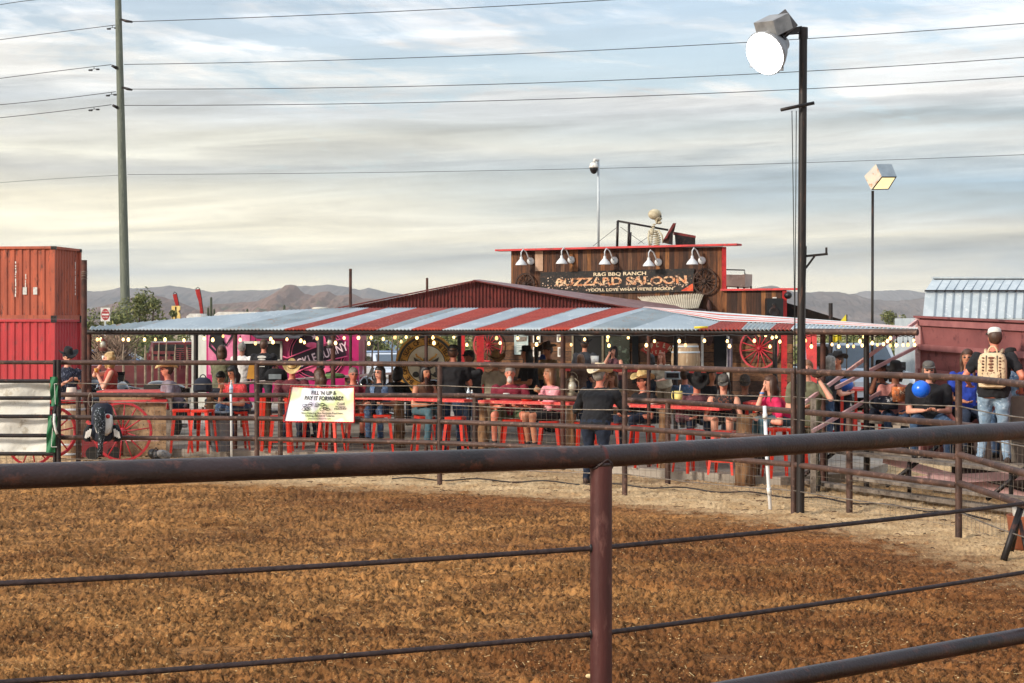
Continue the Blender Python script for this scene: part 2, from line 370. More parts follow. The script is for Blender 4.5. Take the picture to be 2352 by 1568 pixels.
# loose straw and pebbles on the dirt
M_straw = mat('straw', L(226, 200, 150), L(196, 162, 108), 3, .9)
mb = MB(); rr = random.Random(3)
for i in range(2200):
    Y = 1 / rr.uniform(1 / 27, 1 / 6.6); X = rr.uniform(-1, 1) * Y * .33
    if math.hypot(X - ACX, Y - ACY) > 14: continue
    z = rr.uniform(.0, .03); s_ = rr.uniform(.003, .009) if rr.random() > .02 else rr.uniform(.015, .028)
    if rr.random() < .62:
        a = rr.uniform(0, 6.3); l = rr.uniform(.015, .06); mb.bar((X, Y, z + .008), (X + l * math.cos(a), Y + l * math.sin(a), z + rr.uniform(0, .03)), .003, .002)
    else: mb.ell((X, Y, z), (s_, s_ * .8, s_ * .6), nu=6, nv=4)
mb.build('straw_and_pebbles', M_straw, kind='stuff', label='loose straw bits and pebbles on the dirt')
mb = MB()
for i in range(420):
    a = rr.uniform(-.35, 1.25); d_ = rr.uniform(11.0, 14.2); X = ACX + d_ * math.sin(a); Y = ACY + d_ * math.cos(a)
    if Y > 29: continue
    b = rr.uniform(0, 6.3); l = rr.uniform(.02, .13); mb.tube([(X, Y, .0), (X + l * .5 * math.cos(b), Y + l * .5 * math.sin(b), rr.uniform(.0, .012)), (X + l * math.cos(b), Y + l * math.sin(b), .0)], rr.uniform(.002, .007), 4)
mb.build('twigs_and_clods', mat('twig_brown', L(96, 66, 44), L(60, 42, 30), 5, .95), kind='stuff', label='dark twigs and clods scattered over the sandy rim')
# desert floor to the horizon
M_desert = mat('desert_floor', L(176, 150, 122), L(150, 126, 98), .05, .95, 0, 0, c3=L(120, 112, 84), det=6)
mb = MB(); mb.quad((-6000, -60, -.14), (6000, -60, -.14), (6000, 6000, -.14), (-6000, 6000, -.14))
mb.build('desert_ground', M_desert, kind='structure', label='flat pale desert floor')
# concrete patio slab behind the counter
slab = [(-14, 32.6), (-7.2, 31.6), (-6.3, 31.2), (-2.2, 29.9), (.8, 28.2), (2.48, 26.5), (4.0, 25.3), (5.4, 26.2), (6.2, 28), (9, 44), (9, 50), (-16, 50)]
mb = MB(); mb.prism([(x, y, -.05) for x, y in slab], (0, 0, .17))
M_patio = mat('patio_concrete', L(170, 160, 148), L(140, 130, 118), .9, .85, 0, .25, 50, c3=L(118, 108, 98))
mb.build('patio_slab', M_patio, kind='structure', label='low grey concrete patio slab under the canopy')
mb = MB(); mb.prism([(-16, 50.01, -.05), (9, 50.01, -.05), (30, 50.01, -.05), (40, 80, -.05), (-40, 80, -.05)], (0, 0, .05))
mb.build('parking_lot', mat('lot_gravel', L(150, 138, 124), L(128, 116, 102), .6, .95, 0, .4, 30), kind='structure', label='pale gravel parking lot behind the saloon')
# ---------------------------------------------------------------- hills
def cx6(l): return [(117.8 + a / 3.072, 618.4 + b / 3.072) for a, b in l]
def cx7(l): return [(1766.8 + a / 4.018, 589 + b / 4.018) for a, b in l]
def range_(name, pts, Y, depth, mat_, seed, label, rough=.012):
    xs = np.array([p[0] for p in pts]); ys = np.array([p[1] for p in pts])
    n = 420; m = 46
    px = np.linspace(xs[0], xs[-1], n); py = np.interp(px, xs, ys)
    top = (HY - py) / F * Y + CAMH
    X = np.zeros((m, n)); Yy = np.zeros((m, n)); Z = np.zeros((m, n))
    for j in range(m):
        t = j / (m - 1)                       # 0 foot (near) .. 1 ridge .. behind
        k = t / .8 if t <= .8 else 1 - (t - .8) / .2 * .5
        Yj = Y - depth * (1 - min(t / .8, 1)) + (max(t - .8, 0) / .2) * depth * .4
        base = top * (k ** 1.25)
        X[j] = (px - 1176) / F * Y; Yy[j] = Yj
        hgt = max(top.max(), 1)
        rid = np.abs(vnoise(X[j], Yy[j] + seed * 50, 9 / (hgt * 4), seed) - .5) + .5 * np.abs(vnoise(X[j], Yy[j], 24 / (hgt * 4), seed + 1) - .5) + .3 * np.abs(vnoise(X[j], Yy[j], 70 / (hgt * 4), seed + 3) - .5)
        amp = hgt * (.26 if Y > 2000 else .34) * math.sin(math.pi * min(max(k, 0), 1)) ** .8
        jag = (vnoise(X[j], Yy[j] * 0, 50 / (hgt * 4), seed + 5) - .5) * hgt * .025 * (k > .6)
        Z[j] = base - rid * amp + .35 * amp * .5 + jag - (3 if j == 0 else 0)
    return np_mesh(name, X, Yy, Z, mat_, kind='structure', label=label)
M_hill = mat('hill_rock', L(128, 98, 84), L(94, 72, 60), .012, .95, 0, .6, .08, c3=L(92, 86, 62), bdist=6)
M_hill2 = mat('far_hill_rock', L(112, 98, 92), L(86, 76, 72), .006, .95, 0, .6, .04, bdist=12)
range_('hills', [(-60, 700), (60, 672)] + cx6([(200, 150), (350, 155), (480, 130), (620, 132), (830, 115), (900, 120), (1150, 160), (1350, 145), (1500, 148), (1560, 142), (1700, 125), (1790, 115), (1830, 120), (1950, 105), (2050, 118), (2180, 145), (2240, 130), (2350, 158), (2600, 190), (3000, 210)]), 3600, 800, M_hill2, 3, 'hazy blue mountain range on the left horizon')
range_('hills', [(-60, 740)] + cx6([(200, 300), (480, 230), (620, 182), (700, 178), (760, 188), (850, 212), (920, 235), (1050, 290), (1060, 300), (1150, 245), (1300, 235), (1450, 225), (1530, 190), (1600, 150), (1650, 112), (1690, 104), (1730, 115), (1760, 150), (1790, 172), (1850, 185), (1890, 160), (1930, 153), (1970, 160), (2020, 185), (2070, 180), (2120, 170), (2160, 185), (2200, 205), (2350, 210), (2500, 240), (2800, 330)]), 1900, 400, M_hill, 11, 'brown desert hills with a rounded peak')
range_('hills', [(1560, 700)] + cx7([(0, 268), (40, 268), (80, 282), (200, 320), (335, 330), (560, 320), (640, 325), (740, 345), (780, 340), (860, 375), (960, 395), (1150, 410), (1250, 402), (1300, 395), (1430, 375), (1700, 360), (2400, 380)]), 2600, 620, M_hill2, 5, 'brown grey mountain range behind the right side')
range_('hills', cx7([(500, 480), (700, 370), (860, 320), (960, 318), (1100, 314), (1270, 308), (1330, 318), (1400, 330), (1500, 338), (1700, 350), (2400, 400)]), 5200, 900, M_hill2, 8, 'palest blue ridge above the right range')
# ================================================================ pipe fences
def pipe(pts, r, n=14): return MB().tube(pts, r, n)
def weld(mb, p, r): mb.ell(p, (r, r, r), nu=10, nv=6)
# near fence, right in front of the viewer
NA, NB, NC = (-2.62, 6.435), (.405, 7.72), (3.024, 9.727)
NL, NR = (-5.8, 5.6), (5.2, 12.1)
def twisted(p, q, r, lobes=6, pitch=.11):
    p, q = Vector(p), Vector(q); d = q - p; Ln = d.length; u, t, d = basis(d); n = 24; rings = []
    m = int(Ln / .012)
    for i in range(m + 1):
        c = p + d * (Ln * i / m) - Vector((0, 0, .01 * math.sin(math.pi * i / m))); ring = []
        ph = Ln * i / m / pitch * 2 * math.pi / 1
        for k in range(n):
            a = 2 * math.pi * k / n; rr_ = r * (.76 + .24 * abs(math.cos(lobes / 2 * (a - ph))))
            ring.append(c + u * math.cos(a) * rr_ + t * math.sin(a) * rr_)
        rings.append(ring)
    return MB().loft(rings)
nf = empty('pipe_fence', (NB[0], NB[1], 0), 'thick dark rusty pipe fence with twisted cables right in front of the viewer', 'fence')
for a, b in ((NL, NA), (NA, NB), (NB, NC), (NC, NR)):
    mb = pipe([(*a, 1.8), (*b, 1.8)], .051, 28); mb.build('top_rail', M_pipe, nf, True, auto=40)
    pipe([(*a, .635), (*b, .635)], .045, 24).build('lower_rail', M_pipe, nf, True, auto=40)
    for z in (1.385, .995):
        twisted((*a, z), (*b, z), .0122).build('cable', M_cable, nf, True)
for q in (NL, NA, NC, NR): MB().tube([(*q, -.2), (*q, 1.775)], .05, 28).build('post', M_pipe_red, nf, True, auto=40)
mb = MB(); mb.tube([(*NB, -.2), (*NB, 1.775)], .0500, 28); mb.ell((*NB, 1.8), .0513, nu=28, nv=18); mb.build('post', M_pipe_red, nf, True, auto=40)
mb = MB()
for zz, r_ in ((1.768, .0535), ): mb.lathe((*NB, 0), [(.0495, zz - .012), (.0525, zz - .004), (.052, zz + .004), (.046, zz + .009)], 24)
mb.tube([(NB[0] + .001 - .0535 * math.cos(a), NB[1], 1.8 + .0535 * math.sin(a)) for a in np.linspace(0, .01, 2)], .01)
rw = random.Random(2); dl_ = math.atan2(NC[1] - NA[1], NC[0] - NA[0])
for k in range(64):
    a = 2 * math.pi * k / 64; al, pe = .0505 * math.cos(a), .0505 * math.sin(a); zz = 1.8 - math.sqrt(max(.0516 ** 2 - pe * pe, 1e-6))
    mb.ell((NB[0] + al * math.cos(dl_) - pe * math.sin(dl_), NB[1] + al * math.sin(dl_) + pe * math.cos(dl_), zz - .002), (rw.uniform(.004, .007), rw.uniform(.004, .007), rw.uniform(.004, .0075)), nu=7, nv=5)
for k in range(40):      # rough bead where the two rail lengths join
    a = 2 * math.pi * k / 40; mb.ell((NB[0] + rw.uniform(-.002, .002), NB[1] + .051 * math.cos(a), 1.8 + .051 * math.sin(a)), (rw.uniform(.004, .006), .004, .004), nu=7, nv=5)
mb.build('weld_seam', M_pipe, nf, True)
for z in (1.385, .995): MB().ell((NB[0] - .046, NB[1] - .02, z), (.012, .012, .02)).build('cable_hole', M_blkp, nf, True)
# far arena fence, ten foot spans round the ring
FP = [(128, 26.9), (590, 26.6), (1010, 25.7), (1435, 24.1), (1823, 21.7), (2202, 19.2), (2405, 16.4), (2806, 13.4), (3163, 10.4)]
ff = empty('pipe_fence', G(1010, 25.7), 'brown pipe arena fence curving across the far side of the dirt', 'fence')
tops = []
for i, (x, Y) in enumerate(FP):
    g = G(x, Y); tops.append(g)
    MB().tube([g + Vector((0, 0, -.2)), g + Vector((0, 0, 1.79))], .039, 14).build('post', M_pipe_far, ff, True, auto=40)
for i in range(len(tops) - 1):
    a, b = tops[i], tops[i + 1]
    d = (b - a).normalized() * .03
    MB().tube([a + Vector((0, 0, 1.8)) - d, b + Vector((0, 0, 1.8)) + d], .038, 16).build('top_rail', M_pipe_far, ff, True, auto=40)
    for z in (.93, .61):
        MB().tube([a + Vector((0, 0, z)) + d, b + Vector((0, 0, z - (.03 if i > 3 else 0))) - d], .037, 14).build('rail', M_pipe_far, ff, True, auto=40)
    for z in (1.478, 1.19, .28):
        n = 12; pts = [a.lerp(b, k / n) + Vector((0, -.04, z - .02 * math.sin(math.pi * k / n))) for k in range(n + 1)]
        MB().tube(pts, .0075, 6).build('wire', M_wire, ff, True)
# loose cable lying along the sand just behind
MB().tube([G(900 + k * 25, 26.2 - (k / 60) ** 1.7 * 6.2, .02 + .02 * math.sin(k)) for k in range(56)], .012, 6).build('ground_cable', M_dark, None, True, label='dark cable lying on the sand below the arena fence', cat='cable', loc=G(1400, 24.8))
# chute panel with tarp at the left end
cp = empty('chute_panel', G(60, 26.8), 'dark six rail livestock panel backed with a cream tarp at the left edge', 'gate')
for y in (832, 875, 914, 956, 1000, 1042):
    MB().tube([P(-420, y, 26.86), P(124, y, 26.86)], .031, 12).build('rail', M_dark if y > 832 else M_pipe_far, cp, True, auto=40)
for x in (126, 135): MB().tube([P(x, 826, 26.84 - (x > 130) * .05), G(x, 26.84 - (x > 130) * .05, -.1)], .031 if x < 130 else .036, 12).build('post', M_dark, cp, True, auto=40)
M_tarp = mat('tarp', L(238, 236, 228), L(218, 214, 202), 1.6, .8, 0, .5, 3, (1, 1, 1), c3=L(202, 194, 178), bdist=.08)
def tarp(u, v):
    p = P(-400 + u * 514, 878 + v * 163, 27.0); p.y += .02 * math.sin(u * 27 + v * 3) + .02 * math.sin(v * 12.5 + u * 5) + .006 * math.sin(u * 31 + v * 19); return p
MB().sheet(tarp, 140, 40).build('tarp', M_tarp, cp, True)
# green and white banner hanging on the panel post
M_green = mat('green_vinyl', L(22, 112, 66), L(12, 84, 48), 4, .6)
gb = empty('hanging_banner', P(122, 1039, 26.72), 'green vinyl banner with white border lines tied to the panel post', 'banner')
def gsheet(x0, x1, y0, y1, x2=None):
    def f(u, v):
        p = P(x0 + (x1 - x0) * u - (x2 or 0) * v, y0 + (y1 - y0) * v, 26.74); p.y += .02 * math.sin(v * 9 + u * 6); return p
    return f
MB().sheet(gsheet(114, 132, 865, 932, -3), 8, 20).build('upper_cloth', M_green, gb, True)
MB().sheet(gsheet(110, 131, 955, 1039, 5), 8, 20).build('lower_cloth', M_green, gb, True)
mb = MB()
for a, b in (((125, 881), (127, 928)), ((125, 881), (131, 881)), ((121, 981), (118, 1026)), ((118, 1026), (131, 1026))): mb.bar(P(*a, 26.70), P(*b, 26.70), .008, .008)
mb.build('border_line', M_white, gb)
mb = MB(); mb.tube([P(128, 930, 26.7), P(126, 945, 26.66), P(119, 962, 26.64), P(123, 985, 26.62), P(132, 1003, 26.62)], .035, 8, rs=[(.03, .012)] * 5); mb.build('strap', M_blkp, gb, True)
mb = MB(); mb.tube([P(125, 950, 26.6), P(124, 968, 26.58), P(127, 985, 26.57), P(131, 997, 26.57)], .02, 6); mb.build('strap', M_white, gb, True)
# rear alley fence with welded wire
RP = [(-10, 28.4), (180, 28.3), (644, 28.1), (1091, 28.0), (1534, 25.9), (1951, 21.8), (2194, 19.95), (2420, 17.6), (2906, 14.2)]
rf = empty('wire_mesh_fence', G(1091, 28.0), 'lower brown pipe fence with welded wire mesh in front of the bar counter', 'fence')
rg = [G(x, Y) for x, Y in RP]
for g in rg[1:-3]: MB().tube([g + Vector((0, 0, -.2)), g + Vector((0, 0, 1.2))], .042, 12).build('post', M_pipe_far, rf, True, auto=40)
for i in range(len(rg) - 1):
    a, b = rg[i], rg[i + 1]
    MB().tube([a + Vector((0, 0, 1.23)), b + Vector((0, 0, 1.23))], .040, 14).build('top_rail', M_pipe_far, rf, True, auto=40)
    mb = MB(); Ln = (b - a).length; n = int(Ln / .1); off = Vector((0, -.045, 0))
    for k in range(n): mb.tube([a.lerp(b, k / n) + off + Vector((0, 0, .03)), a.lerp(b, k / n) + off + Vector((0, 0, 1.12))], .0022, 3, False)
    for z in np.arange(.04, 1.15, .12): mb.tube([a + off + Vector((0, 0, z)), b + off + Vector((0, 0, z))], .0024, 3, False)
    mb.build('wire_mesh', M_wire, rf)
# pale PVC pipes
MB().tube([P(1756, 932, 22.2), P(1762, 1060, 22.1), G(1770, 22.0, -.05)], .024, 12).build('pvc_pipe', M_pvc, None, True, label='white plastic pipe leaning upright beside the flood light pole', cat='pipe', loc=G(1770, 22))
o = None
o = [q for q in col.objects if q.name.startswith('pvc_pipe')][0]; MB().tube([P(1756.8, 950, 22.17), P(1757.4, 962, 22.16)], .031, 12).build('coupling', M_white, o, True); MB().tube([P(1766, 1120, 22.0), P(1767.5, 1135, 22.0)], .031, 12).build('coupling', M_white, o, True)
MB().tube([P(530, 905, 27.9), P(531, 950, 27.9), G(532, 27.9, -.05)], .018, 12).build('pvc_pipe', M_pvc, None, True, label='white plastic pipe standing behind the fence near the woman in red', cat='pipe', loc=G(531, 27.9))
# ================================================================ canopy over the patio
def xlin(x, xs, ys): return float(np.interp(x, xs, ys))
EZ = lambda x: xlin(x, [205, 540, 979, 1293, 1560, 1830, 2105], [31.5, 31.0, 30.0, 28.0, 26.6, 25.4, 24.2])
# where each sheet line meets the eave (xb) and the ridge or hip (xt, yt, depth)
TB = [205, 300, 450, 567, 652, 700, 789, 864, 942, 1016, 1089, 1159, 1242, 1305, 1345, 1604, 1702, 1770, 1850, 2105]
TX = [208, 400, 660, 800, 850, 892, 958, 1036, 1100, 1181, 1245, 1326, 1409, 1477, 1492, 1655, 1718, 1790, 1860, 2108]
TY = [750, 733, 712, 707, 707, 707, 707, 707, 707, 707, 707, 707, 707, 707, 708, 738, 740, 742.5, 745, 756]
TZ = [31.6, 34, 39, 40, 40, 40, 39.6, 39.2, 39, 38.6, 38.2, 37.8, 37.2, 36.6, 36, 30, 28.8, 28, 27.2, 24.3]
RED = [(652, 700), (789, 864), (942, 1016), (1089, 1159), (1242, 1305), (1604, 1702), (1770, 1815)]
M_galvr = mat('roof_galvanised', L(196, 202, 204), L(178, 186, 190), 1.2, .7, .0, spec=.2, c3=L(210, 213, 213), stretch=(1, .25, 1))
M_redr = mat('roof_red', L(190, 82, 64), L(172, 66, 52), 3, .75, .0, spec=.15, c3=L(200, 108, 90))
cn = empty('patio_canopy', G(1180, 31), 'long low corrugated metal canopy in red and galvanised stripes over the bar patio', 'canopy')
seg = [(205, 1345), (1345, 2105)]
mb = MB(); NW = 2600; xs = np.linspace(205, 2105, NW)
ph = 0; prev = None; rows_ = 10; vs = []; phs = []
for x in xs:
    Yb = EZ(x); b = P(x, 756.5, Yb)
    if prev is not None: ph += math.hypot(b.x - prev.x, b.y - prev.y) / .07 * 2 * math.pi
    prev = b
    wv = .012 * math.sin(ph); phs.append(ph / 2 / math.pi)
    t = P(xlin(x, TB, TX), xlin(x, TB, TY), xlin(x, TB, TZ))
    for j in range(rows_ + 1):
        q = b.lerp(t, j / rows_); q.z += wv - .015 * math.sin(math.pi * j / rows_) * math.sin(x * .013); vs.append(q)
fs = []; ms = []
for i in range(NW - 1):
    red = any(a <= xs[i] < b for a, b in RED); sh_ = phs[i] // 12.0; seam = i and sh_ != phs[i - 1] // 12.0
    for j in range(rows_):
        a = i * (rows_ + 1) + j; fs.append((a, a + rows_ + 1, a + rows_ + 2, a + 1)); ms.append(4 if seam else ((1 if int(sh_) % 2 else 3) if red else (0 if int(sh_) % 3 else 2)))
mb.v = [tuple(v) for v in vs]; mb.f = fs; mb.m = ms
M_galvr2 = mat('roof_galvanised_dull', L(176, 182, 182), L(150, 158, 160), 1.6, .7, .0, spec=.2, c3=L(170, 140, 120), stretch=(1, .3, 1))
M_redr2 = mat('roof_red_faded', L(176, 82, 68), L(156, 62, 50), 3, .75, .0, spec=.15, c3=L(200, 128, 112))
o = mb.build('roof_sheet', [M_galvr, M_redr, M_galvr2, M_redr2, mat('sheet_seam', L(96, 92, 92), L(74, 66, 64), 5, .8)], cn, True)
sm = o.modifiers.new('s', 'SOLIDIFY'); sm.thickness = .004; sm.offset = -1
# right wing seen at a grazing angle: long stripes run along it
mb = MB(); up = [(1480, 706, 37.0), (1560, 712, 34.8), (1767, 727, 31), (1950, 741, 27.6), (2108, 754.5, 25.0)]
lo = [(1477, 707.6, 36.6), (1604, 729, 31.6), (1655, 738, 30), (1790, 742.5, 28), (2108, 756.4, 24.4)]
nL = 120; nS = 14; vs = []
for i in range(nL + 1):
    u_ = i / nL; x1 = 1480 + u_ * 628; x2 = 1477 + u_ * 631
    a = P(x1, xlin(x1, [p[0] for p in up], [p[1] for p in up]), xlin(x1, [p[0] for p in up], [p[2] for p in up]))
    b = P(x2, xlin(x2, [p[0] for p in lo], [p[1] for p in lo]), xlin(x2, [p[0] for p in lo], [p[2] for p in lo]))
    for j in range(nS * 4 + 1):
        q = b.lerp(a, j / (nS * 4)); q.z += .01 * math.sin(j * math.pi / 2) + .012; vs.append(q)
fs = []; ms = []
for i in range(nL):
    for j in range(nS * 4):
        a = i * (nS * 4 + 1) + j; fs.append((a, a + nS * 4 + 1, a + nS * 4 + 2, a + 1)); ms.append(1 if (j // 4) in (1, 2, 5, 9, 10) else 0)
mb.v = [tuple(v) for v in vs]; mb.f = fs; mb.m = ms
o = mb.build('roof_sheet', [M_galvr, M_redr], cn, False); sm = o.modifiers.new('s', 'SOLIDIFY'); sm.thickness = .004
# eave pipes
be = [P(x, 762.5, EZ(x) + .12) for x in (200, 540, 979, 1293, 1560, 1835)]
for a, b in zip(be[:-1], be[1:]): MB().tube([a, b], .045, 12).build('eave_pipe', M_dark, cn, True, auto=40)
MB().tube([P(1825, 761, EZ(1830) - .1), P(2108, 763, EZ(2105) - .05)], .047, 12).build('eave_pipe', M_pipe_far, cn, True, auto=40)
for x, dY in ((205, 0.2), (540, .15), (765, .15), (979, .15), (1293, .15), (1490, .15), (1890, .3), (1990, .4)):
    Yc = EZ(x) + dY; MB().tube([P(x, 762, Yc), G(x, Yc, 0)], .042 if x not in (979, 1490) else .03, 12).build('canopy_post', M_rust if x != 1990 else M_dark, cn, True, auto=40)
for x, Y in ((450, 37), (1055, 40), (1232, 38), (1552, 37), (1780, 36)):
    MB().tube([P(x, 758, Y), G(x, Y, 0)], .05, 10).build('canopy_post', M_dark, cn, True, auto=40)
for Y, x0, x1, y in ((36, 420, 1700, 752), (39.0, 620, 1560, 745)):
    MB().tube([P(x0, y, Y), P(x1, y, Y)], .04, 8).build('purlin', M_dark, cn, True)
for x in (300, 540, 765, 979, 1180, 1293, 1420, 1560):
    a = P(x, 763, EZ(x) + .1); xt = xlin(x, TB, TX); b = P(xt, xlin(x, TB, TY) + 9, xlin(x, TB, TZ) - .2)
    MB().tube([a, b], .035, 8).build('rafter', M_dark, cn, True)
# tall rusty pole beside the left corner and thin poles rising through the roofs
for (x, y0, Y, r_, lab) in ((193.5, 597, 31.2, .052, 'tall dark rusty pole with wire bands at the left corner of the canopy'), (805, 617, 40.5, .036, 'rusty pole rising behind the canopy left of the gable'),
                            (981, 638, 41.5, .03, 'short thin pole behind the brown gable slope'), (1908, 696, 33, .04, 'dark pole stub behind the right end of the canopy')):
    mb = MB(); mb.tube([P(x, y0, Y), G(x, Y, 0)], r_, 12)
    o = mb.build('steel_pole', M_dark if x == 1908 else M_rust, None, True, label=lab, cat='pole', loc=G(x, Y), auto=40)
    if x < 200:
        mb = MB(); [mb.tube([P(x, y0 + d, Y) + Vector((.055 * math.cos(a), .055 * math.sin(a), .01 * math.sin(a * 3))) for a in np.linspace(0, 6.3, 14)], .006, 5) for d in (27, 31, 36, 43)]
        mb.build('wire_band', M_wire, o, True)
# ---------------------------------------------------------------- brown gable roof behind
M_ribr = mat('brown_ribbed', L(122, 52, 46), L(92, 38, 34), 3, .55, .2, c3=L(70, 30, 28))
M_mauve = mat('mauve_roof', L(132, 102, 100), L(112, 84, 84), 2, .6, .1, c3=L(150, 122, 120))
gr = empty('gable_roof', G(1090, 41), 'low brown gable of ribbed metal behind the striped canopy', 'roof')
GA, GL, GR = (1090, 646), (792, 709), (1455, 712)
mb = MB(); n = 330
for i in range(n):
    x0 = 792 + (1455 - 792) * i / n; x1 = 792 + (1455 - 792) * (i + 1) / n
    yt = lambda x: 646 + (1090 - x) / 298 * 62 if x < 1090 else 646 + (x - 1090) / 365 * 62
    d0 = .03 * (1 if (i // 2) % 2 else 0); d1 = d0 if i % 2 == 0 else .03 * (0 if (i // 2) % 2 else 1)
    Yg_ = 41
    mb.quad(P(x0, 720, Yg_ + d0), P(x1, 720, Yg_ + d1), P(x1, yt(x1), Yg_ + d1), P(x0, yt(x0), Yg_ + d0))
mb.build('ribbed_gable', M_ribr, gr)
mb = MB(); mb.prism([P(1086, 644, 40.9), P(1455, 708, 40.9), P(1560, 722, 41.4), P(1700, 722, 43.4), P(1102, 643.2, 42.4)], (0, 0, .02))
mb.build('roof_slope', M_mauve, gr)
mb = MB(); mb.bar(P(770, 708.5, 40.9), P(1090, 644.5, 40.9), .12, .03); mb.bar(P(1090, 644.5, 40.88), P(1460, 709, 40.88), .12, .03); mb.build('rake_trim', M_ribr, gr)
# vent tank on the left roof
mb = MB(); c = P(735, 725, 42); mb.lathe(c, [(.19, 0), (.19, .16), (.2, .17), (.2, .19), (.17, .21), (.02, .22)], 24)
o = mb.build('roof_vent', mat('vent_white', L(206, 200, 186), L(178, 170, 154), 5, .7), None, True, label='squat pale cylindrical vent standing behind the canopy ridge', cat='vent', loc=c, auto=40)
MB().tube([G(735, 42), c + Vector((0, 0, .02))], .09, 10).build('stem', M_dark, o, True)
# ---------------------------------------------------------------- string lights
B = []
B += [(x, 779, 0) for x in (223.6, 232, 283, 295, 332, 357, 379)]
def add(l, ox): 
    for a, b in l: B.append((ox + a / 4.842, 736.2 + b / 4.842, 0))
add([(335, 215), (560, 195), (655, 210), (770, 170), (960, 210), (1130, 250), (1300, 200), (1325, 235), (1480, 205), (1635, 220), (1675, 240), (1815, 195)], 353.4)
add([(310, 245), (405, 190), (565, 185), (705, 185), (680, 250), (840, 200), (970, 180), (1040, 230), (1095, 180), (1215, 185), (1395, 185), (1405, 245), (1625, 180), (1770, 265)], 706.7)
add([(390, 190), (430, 245), (625, 190), (850, 190), (835, 260), (1110, 200), (1220, 265), (1370, 205), (1630, 175), (1625, 215), (1640, 275), (1855, 185)], 1060)
add([(345, 270), (435, 225), (710, 225), (780, 270), (990, 220), (1245, 225), (1270, 280), (1545, 220), (1595, 155), (1670, 155), (1745, 185), (1790, 175), (1830, 230), (1720, 285)], 1413.4)
B += [(1766.8 + a / 4.439, 736.2 + b / 4.439, 1) for a, b in [(370, 200), (430, 260), (640, 240), (708, 260), (800, 255), (860, 260), (965, 160), (925, 205), (948, 250), (1050, 225), (1103, 245), (1165, 235), (1235, 175), (1205, 205), (1235, 250), (1295, 245)]]
B += [(2031.8 + a / 4.439, 736.2 + b / 4.439, 1) for a, b in [(60, 175), (58, 250), (125, 245), (188, 245), (238, 243), (298, 200), (306, 243)]]
B.append((1754, 676, 2)); B.append((1754, 702, 2)); B.append((1758, 724, 2)); B.append((1805, 719, 2))
low = lambda b: b[1] >= 782
sets = [('front string of warm bulbs hanging along the canopy eave', 'string lights', [b for b in B if b[2] == 0 and low(b)], -.2),
        ('second string of warm bulbs hung higher and deeper under the canopy', 'string lights', [b for b in B if b[2] == 0 and not low(b)], 2.6),
        ('string of warm bulbs along the right end of the canopy', 'string lights', [b for b in B if b[2] == 1], .5),
        ('short string of bulbs on the plank wall by the black speaker', 'string lights', [b for b in B if b[2] == 2], None)]
for lab, cat_, bs_, dY in sets:
    bs_ = sorted(bs_)
    rt = empty('string_lights', P(bs_[0][0], bs_[0][1], 30), lab, cat_); wp = []
    for i, (x, y, k) in enumerate(bs_):
        Y = (EZ(x) + dY) if dY is not None else 43.0
        c = P(x, y, Y); s_ = Y / 30 * (.82 + .1 * math.sin(i * 2.3)) * (1 if dY is not None else .8); 
        MB().lathe(c, [(.004, -.045 * s_), (.02 * s_, -.04 * s_), (.031 * s_, -.018 * s_), (.03 * s_, .002), (.02 * s_, .024 * s_), (.013 * s_, .036 * s_)], 10).build('bulb', M_bulb if (i * 7) % 5 else M_bulb2, rt, True)
        mb = MB(); mb.lathe(c, [(.014 * s_, .03 * s_), (.016 * s_, .075 * s_), (.007, .08 * s_)], 8)
        top = P(x, (769 if dY is not None and dY < 1 else 767), Y) if k == 0 else P(x, min(y - 8, 770) if k == 1 else y - 6, Y)
        mb.tube([c + Vector((0, 0, .07 * s_)), top], .004, 4); mb.build('socket', M_blkp, rt, True)
        if wp: m_ = (wp[-1] + top) / 2; m_.z -= .02; wp.append(m_)
        wp.append(top)
    MB().tube(wp, .0065, 5).build('cord', M_blkp, rt, True)
# ================================================================ saloon
def plank_mat(name, cols, w, axis=0, rough=.85):
    """vertical or horizontal boards: one tone per board, grain and dark joints"""
    m = bpy.data.materials.new(name); m.use_nodes = True; t = m.node_tree; b = t.nodes['Principled BSDF']; b.inputs['Roughness'].default_value = rough
    tc_ = t.nodes.new('ShaderNodeTexCoord'); s = t.nodes.new('ShaderNodeSeparateXYZ'); t.links.new(tc_.outputs['Object'], s.inputs[0])
    x = mth(t, 'DIVIDE', s.outputs[axis], w); fl = mth(t, 'FLOOR', x); fr = mth(t, 'FRACT', x)
    wn = t.nodes.new('ShaderNodeTexWhiteNoise'); wn.noise_dimensions = '1D'; t.links.new(fl, wn.inputs['W'])
    n = len(cols); c = ramp(t, wn.outputs['Value'], [(i / n, k) for i, k in enumerate(cols)], 'CONSTANT')
    mp = t.nodes.new('ShaderNodeMapping'); t.links.new(tc_.outputs['Object'], mp.inputs[0])
    mp.inputs['Scale'].default_value = (12, 12, 1.2) if axis == 0 else (1.2, 12, 12)
    nz = t.nodes.new('ShaderNodeTexNoise'); t.links.new(mp.outputs[0], nz.inputs['Vector']); nz.inputs['Scale'].default_value = 1.5; nz.inputs['Detail'].default_value = 6; nz.inputs['Roughness'].default_value = .7; nz.inputs['Distortion'].default_value = .6
    g = ramp(t, nz.outputs['Fac'], [(.35, (.35, .3, .28)), (.6, (1.15, 1.1, 1.05)), (.72, (1.7, 1.5, 1.3))])
    c = mixc(t, 1.0, c, g, 'MULTIPLY')
    j = mth(t, 'LESS_THAN', fr, .07); c = mixc(t, j, c, L(18, 12, 10)); t.links.new(c, b.inputs['Base Color'])
    bn = t.nodes.new('ShaderNodeBump'); bn.inputs['Strength'].default_value = .5; bn.inputs['Distance'].default_value = .01
    t.links.new(nz.outputs['Fac'], bn.inputs['Height']); t.links.new(bn.outputs[0], b.inputs['Normal']); return m
